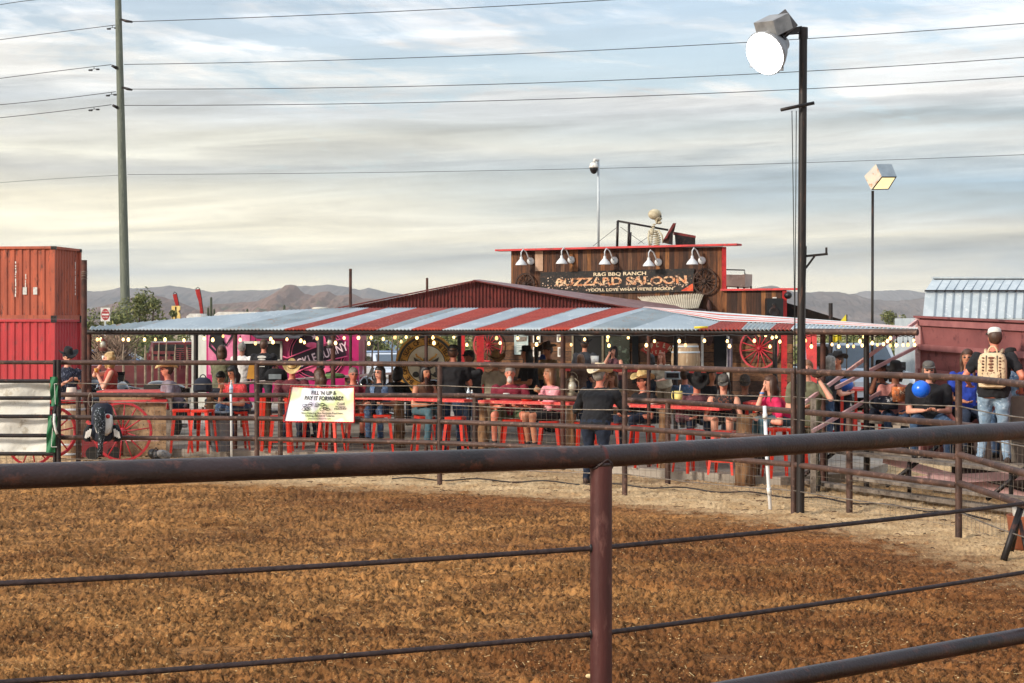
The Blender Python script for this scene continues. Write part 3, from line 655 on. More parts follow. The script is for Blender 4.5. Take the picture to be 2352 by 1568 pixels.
M_plank = plank_mat('vertical_planks', [L(96, 60, 36), L(70, 42, 26), L(124, 78, 44), L(58, 36, 26), L(86, 58, 42), L(134, 90, 52), L(76, 48, 30), L(104, 74, 54)], .115)
M_logw = plank_mat('horizontal_planks', [L(104, 72, 48), L(80, 54, 38), L(122, 86, 56), L(68, 46, 34), L(96, 68, 48)], .24, 2)
WZ = lambda x: 46.0 / (1 + .562 * (x - 1176) / F)       # wall depth: left end farther
def W(x, y, d=0.0): return P(x, y, WZ(x) - d)
wr = (W(1659, 700) - W(1174, 700)); wr.z = 0; wr.normalize(); wn_ = Vector((wr.y, -wr.x, 0))   # wall right and outward
sa = empty('saloon', G(1420, 44.5), 'rustic western saloon with tall dark plank false front, red trim and painted board', 'building')
mb = MB(); mb.prism([W(1174, 575), W(1660, 566), W(1660, 760), W(1174, 760)], (0, .25, 0)); mb.build('plank_front', M_plank, sa)
mb = MB(); mb.prism([W(1660, 666), W(1806, 666), W(1806, 760), W(1660, 760)], (0, .25, 0)); mb.build('plank_front', M_plank, sa)
mb = MB(); mb.prism([W(1085, 748, -.02), W(1822, 748, -.02), G(1822, WZ(1822) + .02), G(1085, WZ(1085) + .02)], (0, 7.0, 0)); mb.build('log_wall', M_logw, sa)
# trims
def rbar(p, q, w_, h_, name='red_trim', m=M_red, up=(0, 0, 1)): return MB().bar(p, q, w_, h_, up).build(name, m, sa)
rbar(W(1144, 575, .1), W(1698, 561.5, .1), .34, .05)
rbar(W(1663, 567, .05), W(1663, 664, .05), .10, .12, up=(0, 1, 0))
rbar(W(1657, 665.5, .06), W(1833, 663.5, .06), .14, .05)
rbar(W(1802, 668, .05), W(1802, 735, .05), .10, .10, up=(0, 1, 0))
for x in (1061, 1103): 
    o = W(x, 766, 1.2); rbar(W(x, 757, 1.2), G(x, WZ(x) - 1.2), .19 if x > 1100 else .16, .14, up=(0, 1, 0))
rbar(W(1801, 757, .35), G(1801, WZ(1801) - .35), .13, .1, up=(0, 1, 0))
mb = MB(); mb.prism([W(1846, 768, -.2), W(1876, 768, -.2), G(1876, WZ(1876) + .2), G(1846, WZ(1846) + .2)], (0, .08, 0)); mb.build('red_door', M_red, sa)
mb = MB(); mb.prism([W(1229, 576, .03), W(1247, 576, .03), W(1247, 622, .03), W(1229, 622, .03)], (0, .03, 0)); mb.build('pale_board', mat('pale_board', L(190, 158, 134), L(160, 128, 104), 6, .85), sa)
# openings, windows
def panel(name, x0, y0, x1, y1, m, d=.04, par=None, th=.04):
    return MB().prism([W(x0, y0, d), W(x1, y0, d), W(x1, y1, d), W(x0, y1, d)], (0, th, 0)).build(name, m, par or sa)
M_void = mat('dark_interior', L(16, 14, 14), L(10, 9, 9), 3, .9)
wd = panel('service_window', 1318, 770, 1381, 862, M_void)
for a, b in (((1315, 768), (1315, 862)), ((1384, 768), (1384, 862)), ((1313, 768), (1450, 768))):
    MB().bar(W(*a, .07), W(*b, .07), .045, .05, up=(0, 1, 0)).build('frame', mat('old_frame', L(156, 146, 122), L(120, 110, 90), 6, .8), wd)
panel('window', 1388, 772, 1446, 852, mat('window_glass', L(44, 58, 48), L(20, 26, 24), 2.2, .12, 0, c3=L(110, 126, 110), spec=.7))
panel('doorway', 1452, 770, 1466, 880, M_void)
dr = panel('doorway', 1640, 770, 1672, 880, M_void)
for x in (1613, 1672): MB().bar(W(x, 768, .08), G(x, WZ(x) - .08), .06, .06, up=(0, 1, 0)).build('frame', M_white, dr)
M_paper = mat('poster_paper', L(176, 190, 186), L(150, 166, 164), 5, .7)
def thing_panel(name, x0, y0, x1, y1, m, label, cat_, d=.07, group=None):
    return MB().prism([W(x0, y0, d), W(x1, y0, d), W(x1, y1, d), W(x0, y1, d)], (0, .02, 0)).build(name, m, None, label=label, cat=cat_, group=group, loc=W((x0 + x1) / 2, y1, d))
p1 = thing_panel('menu_board', 1181, 769, 1213, 814, M_paper, 'pale blue menu board on the plank wall right of the small red wheel', 'menu board')
mb = MB(); mb.prism([W(1183 + 2, 775, .08), W(1211, 772, .08), W(1209, 783, .08), W(1186, 785, .08)], (0, .004, 0)); mb.build('printed_picture', M_gwood, p1)
mb = MB(); [mb.bar(W(1187, y, .09), W(1206, y, .09), .004, .012) for y in (791, 796, 801, 806)]; mb.build('print_lines', M_white, p1)
for x0, x1, y0, y1, lab in ((1224, 1241, 767, 787, 'upper framed notice on the plank wall right of the menu board'), (1224, 1241, 797, 819, 'lower framed notice on the plank wall right of the menu board'),
                            (1279, 1290, 768, 785, 'small white notice high beside the service window'), (1281, 1289, 797, 819, 'narrow white notice low beside the service window')):
    q = thing_panel('notice', x0, y0, x1, y1, M_white, lab, 'notice'); mb = MB(); mb.prism([W(x0 + 2, y0 + 3, .075), W(x1 - 2, y0 + 3, .075), W(x1 - 2, y1 - 3, .075), W(x0 + 2, y1 - 3, .075)], (0, .004, 0)); mb.build('print', M_gwood, q)
# ORDER HERE sign, fan shaped
M_ored = mat('order_red', L(190, 56, 34), L(150, 36, 26), 5, .6, c3=L(110, 70, 40))
mb = MB(); oc = (1512, 836); arc = []
for a in np.linspace(R(141), R(52), 15): arc.append(W(oc[0] + 52 * math.cos(a), oc[1] - 52 * math.sin(a), .09))
for a in np.linspace(R(57), R(136), 15): arc.append(W(oc[0] + 20 * math.cos(a), oc[1] - 20 * math.sin(a), .09))
mb.prism(arc, (0, .03, 0)); od = mb.build('order_sign', M_ored, None, label='red fan shaped sign with pale letters reading ORDER HERE on the plank wall', cat='sign', loc=W(1512, 816, .09))
def arc_text(mb, txt, cx, cy, r, a0, a1, size, dep, Wf=None, flip=False, bold=.02):
    Wf = Wf or (lambda x, y, d: W(x, y, d)); n = len(txt)
    for i, ch in enumerate(txt):
        if ch == ' ': continue
        a = R(a0 + (a1 - a0) * i / max(1, n - 1)); o = Wf(cx + r * math.cos(a), cy - r * math.sin(a), dep)
        rad_ = Vector((math.cos(a), 0, math.sin(a))); tan = Vector((math.sin(a), 0, -math.cos(a)))
        if flip: rad_, tan = -rad_, -tan
        mb.text(ch, o, tan, rad_, size, bold, out=(0, -1, 0))
M_cream = mat('cream_letters', L(226, 208, 178), L(206, 184, 150), 20, .7)
mb = MB(); arc_text(mb, 'ORDER', 1512, 840, 48, 124, 56, .165, .10, bold=.03); arc_text(mb, 'HERE', 1512, 838, 30, 118, 62, .115, .10, bold=.02); mb.build('lettering', M_cream, od)
# long painted board with three lines
M_sbd = mat('sign_black', L(36, 32, 30), L(24, 22, 22), 6, .8, c3=L(92, 66, 50))
sg = MB().prism([W(1241, 625, .07), W(1594, 616, .07), W(1594, 670, .07), W(1420, 673, .07), W(1241, 673, .07)], (0, .04, 0)).build('sign_board', M_sbd, None, label='long weathered black board with peeling orange and cream lettering under the white lamps', cat='sign', loc=W(1418, 672, .07))
sr = (W(1594, 616) - W(1241, 625)).normalized(); sup = Vector((0, 0, 1))
def peel_mat():
    m = bpy.data.materials.new('peeling_letters'); m.use_nodes = True; t = m.node_tree; b = t.nodes['Principled BSDF']; b.inputs['Roughness'].default_value = .8
    tc_ = t.nodes.new('ShaderNodeTexCoord')
    def nz(s_, d=5, r=.65):
        n = t.nodes.new('ShaderNodeTexNoise'); t.links.new(tc_.outputs['Object'], n.inputs['Vector']); n.inputs['Scale'].default_value = s_; n.inputs['Detail'].default_value = d; n.inputs['Roughness'].default_value = r; return n.outputs['Fac']
    c = mixc(t, ramp(t, nz(5), [(.4, (0, 0, 0)), (.6, (1, 1, 1))]), L(196, 122, 78), L(226, 190, 150))
    c = mixc(t, ramp(t, nz(11, 6, .7), [(.50, (0, 0, 0)), (.57, (1, 1, 1))]), c, L(46, 32, 28))
    t.links.new(c, b.inputs['Base Color']); return m
M_peel = peel_mat()
rect = lambda *a: None
mb = MB(); mb.text('R&G BBQ RANCH', W(1423, 629, .085), sr, sup, .125, .022, sx=1.55, out=(0, -1, 0)); mb.build('lettering', M_cream, sg)
mb = MB(); mb.text('BUZZARD SALOON', W(1424, 646, .085), sr, sup, .275, .035, sx=1.56, out=(0, -1, 0)); mb.build('lettering', M_peel, sg)
mb = MB(); mb.text("YOU'LL LOVE WHAT WE'RE SMOKIN'", W(1448, 664.5, .085), sr, sup, .105, .02, sx=1.42, out=(0, -1, 0)); mb.build('lettering', M_cream, sg)
mb = MB(); rr = random.Random(5)
for i in range(230):
    x = rr.uniform(1246, 1588); y = rr.choice((rr.uniform(636, 662), rr.uniform(652, 668))) - (x - 1241) * .01; s_ = rr.uniform(.6, 2.6)
    pts = [W(x + s_ * rr.uniform(.4, 1.2) * math.cos(a), y + s_ * .8 * rr.uniform(.4, 1.2) * math.sin(a), .088) for a in (0, 1.2, 2.4, 3.7, 5.1)]
    mb.add(pts, [(0, 1, 2, 3, 4)])
mb.build('peeled_paint', mat('peeled_paint', L(214, 196, 176), L(170, 120, 90), 30, .8), sg)
mb = MB(); mb.add([W(1592, 650, .088), W(1592, 668, .088), W(1564, 668, .088), W(1580, 657, .088)], [(0, 1, 2, 3)]); mb.build('painted_flame', mat('flame_orange', L(220, 90, 40), L(170, 40, 24), 12, .7), sg)
# gooseneck lamps
M_lampw = mat('lamp_enamel', L(222, 222, 222), L(196, 198, 200), 5, .35)
def gooseneck(x, y, lab):
    c = W(x, y, .48); wl = W(x + 22, y - 9, .05)
    mb = MB(); mb.lathe(c, [(.155, 0), (.15, .02), (.12, .07), (.075, .12), (.04, .16), (.035, .22)], 20)
    o = mb.build('wall_lamp', M_lampw, None, True, lab, 'wall lamp', 'gooseneck lamps over the sign', loc=wl, auto=50)
    top = c + Vector((.05, .10, .42))
    mb = MB(); mb.tube([c + Vector((0, 0, .2)), c + Vector((0, .01, .34)), top, c + Vector((.14, .2, .36)), wl + Vector((-.04, -.12, .02)), wl], .017, 8); mb.build('neck', M_lampw, o, True)
    mb = MB(); mb.ell(wl + Vector((0, -.03, 0)), (.10, .05, .10)); mb.build('wall_plate', M_lampw, o, True); return o
for x, y, lab in ((1197, 608.5, 'white gooseneck lamp at the left end above the sign'), (1290, 605.5, 'white gooseneck lamp second from the left above the sign'),
             (1389, 607, 'white gooseneck lamp in the middle of the row above the sign'), (1490, 611, 'white gooseneck lamp second from the right above the sign'), (1590, 607, 'white gooseneck lamp at the right end above the big wagon wheel')): gooseneck(x, y, lab)
# wagon wheels
def wheel(c, r, spokes, m, label, rim=.045, right=Vector((1, 0, 0)), up=Vector((0, 0, 1)), hub=.07, sr_=.014, group=None, tilt=0):
    c = Vector(c); nrm = right.cross(up)
    mb = MB(); n = 44; rings = []
    for k in range(n + 1):
        a = 2 * math.pi * k / n; d = right * math.cos(a) + up * math.sin(a)
        rings.append([c + d * (r + s1 * rim / 2) + nrm * s2 * rim * .45 for s1, s2 in ((1, 1), (1, -1), (-1, -1), (-1, 1))])
    mb.loft(rings, False); o = mb.build('wheel_ornament', m, None, True, label, 'wagon wheel', group, loc=c, auto=30)
    for k in range(spokes):
        a = 2 * math.pi * (k + .3) / spokes + tilt; d = right * math.cos(a) + up * math.sin(a)
        MB().tube([c + d * hub * .5, c + d * (r - rim * .2)], sr_, 7, rs=[sr_ * 1.25, sr_ * .9]).build('spoke', m, o, True)
    MB().tube([c - nrm * hub * .9, c - nrm * hub * .3, c + nrm * hub * .3, c + nrm * hub * .9], hub, 14, rs=[hub * .5, hub, hub, hub * .5]).build('hub', m, o, True, auto=40)
    return o
M_brw = mat('old_wheel', L(70, 44, 30), L(44, 30, 22), 8, .8); M_wred = mat('wheel_red', L(196, 40, 52), L(156, 26, 38), 6, .5)
wheel(W(1619, 646, .12), .315, 12, M_brw, 'old brown wagon wheel on the false front at the right of the sign', .04, wr)
wheel(W(1206, 652, .12), .28, 12, M_brw, 'old brown wagon wheel left of the sign, half hidden by the gable', .04, wr)
wheel(W(1744, 800, .10), .50, 14, M_wred, 'bright red wagon wheel on the plank wall beside the right red post', .045, wr, hub=.06)
wheel(W(1121, 792, .10), .44, 14, M_wred, 'red wagon wheel on the plank wall between the left red posts and the menu board', .035, wr, hub=.05, sr_=.011)
# barrel end, speaker, white plate, hanging things on the wall
M_brl = mat('barrel_wood', L(176, 148, 116), L(140, 112, 84), 6, .8, 0, .3, 30, (1, 1, .2), c3=L(196, 176, 150))
def barrel(c, r, h_, lab, group=None):
    n = 24; o = MB().lathe(c, [(r * .8, 0), (r * .93, h_ * .22), (r, h_ * .5), (r * .93, h_ * .78), (r * .8, h_), (r * .74, h_ - .01), (r * .74, h_ - .03), (.01, h_ - .03)], n).build('barrel', M_brl, None, True, lab, 'barrel', group, loc=c, auto=40)
    for z in (.08, .26, .74, .92):
        rz = r * (.8 + .2 * math.sin(math.pi * min(max(z, .02), .98)) ** .9) + .004
        MB().lathe(Vector(c) + Vector((0, 0, h_ * z - .02)), [(rz, 0), (rz + .004, .004), (rz + .004, .036), (rz, .04)], n).build('hoop', M_galv, o, True)
    return o
barrel(W(1575, 863, 2.2), .36, .78, 'wooden barrel standing on the shelf right of the ORDER HERE sign')
sp_ = MB().box(W(1778, 711, .25), (.40, .35, .56)).build('loudspeaker', M_blkp, None, label='black loudspeaker hanging on the low plank wall at the right', cat='speaker', loc=W(1778, 735, .25))
MB().lathe(W(1778, 716, .43), [(.13, 0), (.14, .01), (.1, .02), (.02, -.02)], 18, Matrix.Rotation(R(90), 3, 'X')).build('cone', M_dark, sp_, True)
MB().lathe(W(1778, 700, .43), [(.05, 0), (.055, .01), (.02, .005)], 14, Matrix.Rotation(R(90), 3, 'X')).build('tweeter', M_dark, sp_, True)
mb = MB(); mb.box(W(1779, 688, .05), (.1, .02, .13)); mb.build('switch_plate', M_white, None, label='small white plate on the plank wall above the speaker', cat='plate', loc=W(1779, 688, .05))
mb = MB(); mb.ell(W(1810, 678, .15), (.1, .12, .09)); mb.tube([W(1803, 674, .05), W(1810, 676, .15)], .02, 6); mb.build('wall_spotlight', M_blkp, None, True, label='small dark spotlight on the outer red corner trim', cat='spotlight', loc=W(1808, 680, .12))
mb = MB(); mb.prism([W(1806, 695, -.5), W(1835, 703, -.5), W(1876, 716, -1), W(1960, 742, -2), W(1806, 760, -.5)], (0, 3, 0)); mb.build('lean_to_roof', M_dark, sa)
# air cooler on the roof
hv = MB().prism([P(1666, 630, 47.5), P(1711, 631, 47.5), P(1711, 659, 47.5), P(1666, 656, 47.5)], (0, 1, 0)).build('roof_cooler', mat('cooler_tan', L(168, 140, 128), L(146, 120, 110), 3, .7, c3=L(186, 160, 146)), None, label='boxy tan air cooler on the roof right of the false front', cat='air cooler', loc=P(1688, 658, 47.5))
mb = MB(); mb.prism([P(1711, 629, 47.45), P(1728, 630, 47.9), P(1727, 660, 47.9), P(1711, 659, 47.45)], (0, 1, 0)); mb.build('side_panel', mat('cooler_side', L(184, 158, 146), L(160, 136, 124), 3, .7), hv)
mb = MB(); mb.tube([P(1667, 630, 47.4), P(1668, 619, 47.4), P(1710, 620, 47.4), P(1711, 630, 47.4)], .02, 6); mb.build('handle_rail', M_dark, hv)
mb = MB(); [mb.tube([P(x, 657, 47.6), P(x, 666, 47.6)], .03, 6) for x in (1668, 1695, 1709, 1725)]; mb.build('feet', M_dark, hv)
# pale corrugated awning below the sign
mb = MB(); mb.sheet(lambda u, v: (lambda a, b: a.lerp(b, v) + Vector((0, 0, .015 * math.sin(u * 26 * 2 * math.pi))))(W(1464 + 153 * u, 682 - 9 * u, .05), W(1500 + 104 * u, 712 - 5 * u, 1.1)), 180, 4)
mb.build('corrugated_awning', mat('awning_pale', L(198, 190, 172), L(170, 160, 142), 4, .7, .1), sa)
# security camera mast
cm = empty('camera_mast', P(1374.5, 566, 46.5), 'thin grey mast with a white dome security camera above the saloon roof', 'security camera')
MB().tube([P(1374.5, 575, 46.5), P(1374.5, 365, 46.5)], .034, 10).build('mast', M_galv, cm, True)
mb = MB(); c = P(1364, 385, 46.4); mb.lathe(c, [(.03, .16), (.1, .12), (.13, .02), (.13, 0)], 16); mb.tube([c + Vector((0, 0, .14)), c + Vector((.02, 0, .22)), P(1374, 368, 46.5)], .04, 8); mb.build('housing', M_white, cm, True)
MB().ell(c, (.115, .115, .17)).build('dome', M_blkp, cm, True)
# roof railing, skeleton, broken red and black wagon boards
rl = empty('roof_railing', P(1419, 562, 45.8), 'dark pipe railing sloping down on the roof behind the skeleton', 'railing')
MB().tube([P(1418, 507, 45.8), P(1535, 528, 45.8)], .028, 8).build('rail', M_dark, rl, True)
for x, y in ((1419, 507), (1445, 512), (1448, 533)): MB().tube([P(x, y, 45.8), P(x - 1.5, 566, 45.8)], .035, 8).build('post', M_dark, rl, True)
for a, b in (((1418, 521), (1362, 565)), ((1425, 521), (1480, 560)), ((1500, 536), (1465, 560))): MB().tube([P(*a, 45.8), P(*b, 45.8)], .006, 4).build('guy_wire', M_dark, rl)
M_bone = mat('bone', L(206, 196, 170), L(168, 154, 124), 9, .8, 0, .3, 30, c3=L(136, 118, 92))
sk = empty('skeleton', P(1500, 560, 45.7), 'giant pale skeleton figure rising above the saloon roof, skull turned right', 'skeleton')
mb = MB(); c = P(1504, 492, 45.7); s_ = 45.7 / F
mb.ell(c, (15.5 * s_, 13 * s_, 12.5 * s_)); mb.ell(c + Vector((6 * s_, 0, -7 * s_)), (9 * s_, 9 * s_, 9 * s_)); mb.ell(c + Vector((11 * s_, 0, -10 * s_)), (5 * s_, 7 * s_, 5 * s_))
mb.build('skull', M_bone, sk, True)
mb = MB(); mb.ell(c + Vector((10 * s_, 0, -19 * s_)), (6.5 * s_, 6 * s_, 4 * s_)); mb.ell(c + Vector((4 * s_, 0, -15 * s_)), (2.5 * s_, 7 * s_, 8 * s_)); mb.build('jaw', M_bone, sk, True)
mb = MB(); [mb.ell(c + Vector((13.2 * s_, yy, -5 * s_)), (2.2 * s_, 2.5 * s_, 2.6 * s_)) for yy in (-5.5 * s_, 5 * s_)]; mb.ell(c + Vector((16 * s_, 0, -9.5 * s_)), (1 * s_, 1.6 * s_, 1.5 * s_)); mb.build('eye_socket', M_blkp, sk, True)
mb = MB(); 
for k in range(13):
    u_ = k / 12; q = P(1503 - 8 * u_ ** .7, 515 + 46 * u_, 45.75); mb.ell(q, (3.6 * s_, 4 * s_, 1.6 * s_)); mb.box(q + Vector((-4.4 * s_, 0, -1 * s_)), (4 * s_, 1.5 * s_, 1.2 * s_))
mb.build('spine', M_bone, sk, True)
for k in range(7):
    y = 528 + k * 5; wdt = (7 + 3.5 * math.sin(k / 6 * 2.4)) * s_ * 1.7
    for sgn in (-1, 1):
        mb = MB(); cc_ = P(1500 + 6, y, 45.7)
        mb.tube([cc_ + Vector((-7 * s_ + (math.sin(a) * wdt), sgn * (1 - math.cos(a)) * 4.4 * s_ + sgn * 1.5 * s_ * math.sin(a / 2), -a * 1.6 * s_)) for a in np.linspace(.05, 2.9, 9)], 1.25 * s_, 6); mb.build('rib', M_bone, sk, True)
mb = MB(); mb.tube([P(1512, 527, 45.5), P(1521, 541, 45.5), P(1523, 558, 45.5)], 2 * s_, 7); mb.ell(P(1497, 532, 45.6), (6 * s_, 3 * s_, 8 * s_)); mb.build('shoulder_blade', M_bone, sk, True)
mb = MB(); mb.tube([P(1491, 530, 45.4), P(1489, 548, 45.3), P(1493, 566, 45.3)], 2.2 * s_, 7); mb.build('arm_bone', M_bone, sk, True)
wg = empty('wagon_boards', P(1560, 560, 45.6), 'dark and red wooden wagon seat boards on the roof in front of the skeleton', 'wagon seat')
mb = MB(); mb.prism([P(1522, 556, 45.4), P(1546, 513, 45.4), P(1553, 512, 45.4), P(1549, 529, 45.4), P(1536, 560, 45.4)], (0, .08, 0)); mb.build('side_board', M_brw, wg)
mb = MB(); mb.prism([P(1523, 552, 45.35), P(1546, 512, 45.35), P(1553, 512, 45.35), P(1532, 546, 45.35)], (0, .04, 0)); mb.prism([P(1549, 532, 45.5), P(1598, 541, 45.5), P(1598, 546, 45.5), P(1549, 538, 45.5)], (0, .3, 0)); mb.build('red_edge', mat('faded_red', L(132, 50, 46), L(92, 38, 36), 7, .8), wg)
mb = MB(); mb.prism([P(1550, 538, 45.5), P(1597, 546, 45.5), P(1597, 561, 45.5), P(1552, 563, 45.5)], (0, .05, 0)); mb.prism([P(1536, 560, 45.3), P(1540, 533, 45.3), P(1546, 534, 45.3), P(1545, 562, 45.3)], (0, .05, 0)); mb.build('seat_board', M_dark, wg)

# ================================================================ containers
def rust_mat(name, a, b, c, stripe=.0):
    return mat(name, a, b, 1.3, .65, .05, .25, 30, (1.6, 1.6, .5), c3=c)
M_co1 = rust_mat('container_orange', L(182, 88, 58), L(146, 68, 46), L(96, 50, 38)); M_co2 = rust_mat('container_red', L(190, 52, 56), L(168, 40, 46), L(142, 56, 56))
def container(z0, mt, lab):
    h_ = 2.59; c0 = Vector(((123 - 1176) / 64.5, F / 64.5, z0)); e = Vector((.3, 2.42, 0)).normalized() * 2.42; l = Vector((-2.42, .3, 0)).normalized()
    rt = empty('shipping_container', c0, lab, 'shipping container', 'stacked shipping containers')
    def corr(o, d, length, nrm, n, name):
        mb = MB(); prof = [(0, 0), (.34, 0), (.5, -.036), (.84, -.036), (1, 0)]; p = length / n
        for i in range(n):
            for (a, da), (b, db) in zip(prof[:-1], prof[1:]):
                A = o + d * (p * (i + a)) + nrm * da; Bq = o + d * (p * (i + b)) + nrm * db
                mb.quad(A + Vector((0, 0, .14)), Bq + Vector((0, 0, .14)), Bq + Vector((0, 0, h_ - .09)), A + Vector((0, 0, h_ - .09)))
        mb.build(name, mt, rt)
    eu = e.normalized(); nl = Vector((-eu.x * 0 - l.y * 0, 0, 0))
    n_front = Vector((l.y, -l.x, 0)); n_front = n_front if n_front.y < 0 else -n_front
    n_side = Vector((eu.y, -eu.x, 0)); n_side = n_side if n_side.x > 0 else -n_side
    corr(c0 + l * .06, l, 5.9, n_front * 1, 21, 'long_wall'); corr(c0 + eu * .06, eu, 2.42 - .12, n_side, 9, 'end_wall')
    mb = MB()
    for q in (c0, c0 + e, c0 + l * 6.06): mb.box(q + Vector((0, 0, h_ / 2)), (.14, .14, h_ - .02), M=Matrix((eu.cross(Vector((0, 0, 1))), eu, Vector((0, 0, 1)))).transposed())
    for z, hh in ((.07, .14), (h_ - .045, .09)): mb.bar(c0 + Vector((0, 0, z)), c0 + e + Vector((0, 0, z)), .12, hh); mb.bar(c0 + Vector((0, 0, z)), c0 + l * 6.06 + Vector((0, 0, z)), .12, hh)
    mb.build('frame', mt, rt)
    mb = MB(); mb.prism([c0 + Vector((0, 0, h_)), c0 + e + Vector((0, 0, h_)), c0 + e + l * 6.06 + Vector((0, 0, h_)), c0 + l * 6.06 + Vector((0, 0, h_))], (0, 0, -.03)); mb.build('roof', mt, rt)
    for q in (c0, c0 + e):
        for z in (.06, h_ - .06): MB().box(q + Vector((0.01, -.01, z)), (.17, .17, .118)).build('corner_casting', M_dark, rt)
    return rt, c0, eu, l, n_front, n_side
rt, c0, eu, l_, nf_, ns_ = container(0, M_co2, 'lower bright red corrugated container of the stack at the left edge')
rt, c0, eu, l_, nf_, ns_ = container(2.60, M_co1, 'upper rusty orange corrugated container stacked on the red one')
rr = random.Random(11)
def streaks(o, d, nrm, lst, name):
    mb = MB()
    for s0, z0, z1, w_ in lst:
        z = z0
        while z > z1:
            hh = rr.uniform(.04, .12); q = o + d * (s0 + rr.uniform(-.01, .01)) + nrm * .03; mb.bar(q + Vector((0, 0, z)), q + Vector((0, 0, z - hh)), w_, .004, up=nrm); z -= hh + rr.uniform(0, .05)
    mb.build(name, M_white, rt)
def xs_(x): return (123 - x) / 64.3
streaks(c0, l_, nf_, [(xs_(33), 2.05, .85, .04), (xs_(57), 1.6, 1.15, .035)], 'painted_marks'); streaks(c0, eu, ns_, [(1.98, 2.1, .85, .05)], 'painted_marks')
for x in (55, 80): MB().box(c0 + l_ * xs_(x) + nf_ * .03 + Vector((0, 0, 1.0)), (.14, .02, .26)).build('white_patch', M_white, rt)
# ================================================================ utility pole and lines
M_upole = mat('pole_grey_green', L(104, 110, 98), L(86, 92, 82), 1.2, .7, .1, .1, 30, (4, 4, .6), c3=L(124, 128, 116))
up_ = empty('utility_pole', G(291, 106), 'tall tapering grey green utility pole rising out of the top of the photo', 'utility pole')
MB().tube([G(291, 106, -.2), P(281, 400, 106), P(270, -60, 106)], 0, 20, True, [.31, .26, .185]).build('pole_shaft', M_upole, up_, True, auto=50)
for y, sgn, ln in ((48, 1, 14), (204, 1, 10)): x = 271 + y * .0216 + 6; MB().tube([P(x, y - 4, 105.8), P(x + 12, y, 105.7), P(x + 12 + ln, y + 2, 105.6)], .07, 8, rs=[.06, .09, .06]).build('insulator', M_dark, up_, True)
for y in (150, 241): x = 271 + y * .0216 - 6; MB().tube([P(x, y + 6, 105.8), P(x - 12, y, 105.7)], .07, 8, rs=[.11, .07]).build('insulator', M_dark, up_, True)
mb = MB(); [mb.tube([P(264 + (y * .026), y, 105.9), P(268 + (y * .026), y, 105.9)], .035, 5) for y in range(60, 760, 46)]; mb.build('step_bolt', M_dark, up_, True)
wires = [(((300, 49), (840, 30), (1378, 0), (2360, -70)), .024, 'uppermost power line running right from the pole top'), (((285, 148), (1000, 129), (1720, 98), (2360, 52)), .022, 'second power line to the right, passing behind the flood lamp'),
         (((298, 204), (1200, 192), (1720, 169), (2360, 131)), .022, 'third power line to the right of the pole, below the flood lamp'), (((285, 241), (1000, 236), (1720, 208), (2360, 175)), .022, 'fourth power line to the right, crossing the light post at its crossbar'),
         (((293, 400), (1000, 395), (1720, 376), (2360, 355)), .014, 'thin lowest line crossing the dome camera mast'), (((-10, 12), (40, 4), (90, -2)), .022, 'short piece of power line in the top left corner'),
         (((-10, 92), (130, 74), (266, 57)), .022, 'uppermost power line left of the pole'), (((-10, 181), (130, 163), (256, 148)), .022, 'second power line left of the pole with a damper'),
         (((-10, 241), (130, 227), (266, 210)), .022, 'third power line left of the pole'), (((-10, 271), (130, 256), (256, 240)), .022, 'fourth power line left of the pole with a damper'), (((-10, 420), (130, 410), (275, 402)), .012, 'thin lowest line left of the pole')]
for pts, r_, lab in wires:
    xs_w = [p[0] for p in pts]; co = np.polyfit(xs_w, [p[1] for p in pts], 2 if len(pts) > 2 else 1); xx = np.linspace(xs_w[0] - (700 if xs_w[0] < 0 else 0), xs_w[-1] + (700 if xs_w[-1] > 2300 else 0), 36)
    V = [P(x, float(np.polyval(co, x)), 106 - (x - 291) * .006) for x in xx]
    MB().tube(V, r_, 5).build('power_line', M_blkp, None, True, label=lab, cat='power line', group='power lines in the sky', loc=V[0])
dm = [q for q in col.objects if q.name.startswith('power_line')]
for idx, px_ in ((7, 216), (8, 256), (9, 216), (6, 258)):
    pts = wires[idx][0]; y = float(np.interp(px_, [p[0] for p in pts], [p[1] for p in pts]))
    mb = MB(); Yd = 106 - (px_ - 291) * .006; mb.tube([P(px_, y, Yd), P(px_, y + 5, Yd)], .02, 5); mb.tube([P(px_ - 11, y + 7, Yd), P(px_, y + 5, Yd), P(px_ + 11, y + 5, Yd)], .018, 5)
    for q, dy in ((-10, 8), (10, 6), (-6, 8), (7, 6)): mb.ell(P(px_ + q, y + dy, Yd), (.09, .06, .06), nu=8, nv=5)
    mb.build('damper', M_blkp, dm[idx], True)
# ================================================================ flood light post
fl = empty('flood_light_post', G(1837, 21.55), 'tall black steel post with a big round lit flood lamp on top', 'light post')
M_bpost = mat('black_post', L(44, 38, 36), L(26, 22, 22), 2, .5, .3, .1, 30, (3, 3, .5), c3=L(78, 54, 44))
MB().tube([G(1838, 21.6, -.2), P(1845, 70, 21.6)], .052, 20).build('post_shaft', M_bpost, fl, True, auto=50)
mb = MB(); mb.tube([P(1794, 252, 21.45), P(1826, 245, 21.5), P(1870, 236, 21.5)], .022, 8); mb.build('crossbar', M_bpost, fl, True)
mb = MB(); mb.bar(P(1850, 588, 21.6), P(1901, 583, 21.6), .03, .03); mb.bar(P(1898, 568, 21.6), P(1898, 585, 21.6), .025, .025, up=(0, 1, 0)); mb.bar(P(1851, 615, 21.6), P(1871, 588, 21.6), .025, .025); mb.bar(P(1850, 565, 21.6), P(1848, 640, 21.6), .03, .03, up=(0, 1, 0)); mb.build('side_bracket', M_bpost, fl)
for x0, x1, x2 in ((1819, 1822, 1825), (1829, 1828, 1826)): MB().tube([P(x0, 254, 21.4), P(x1, 450, 21.4), P(x2, 700, 21.45), P(x2 + 1, 905, 21.45)], .006, 5).build('cable', M_blkp, fl, True)
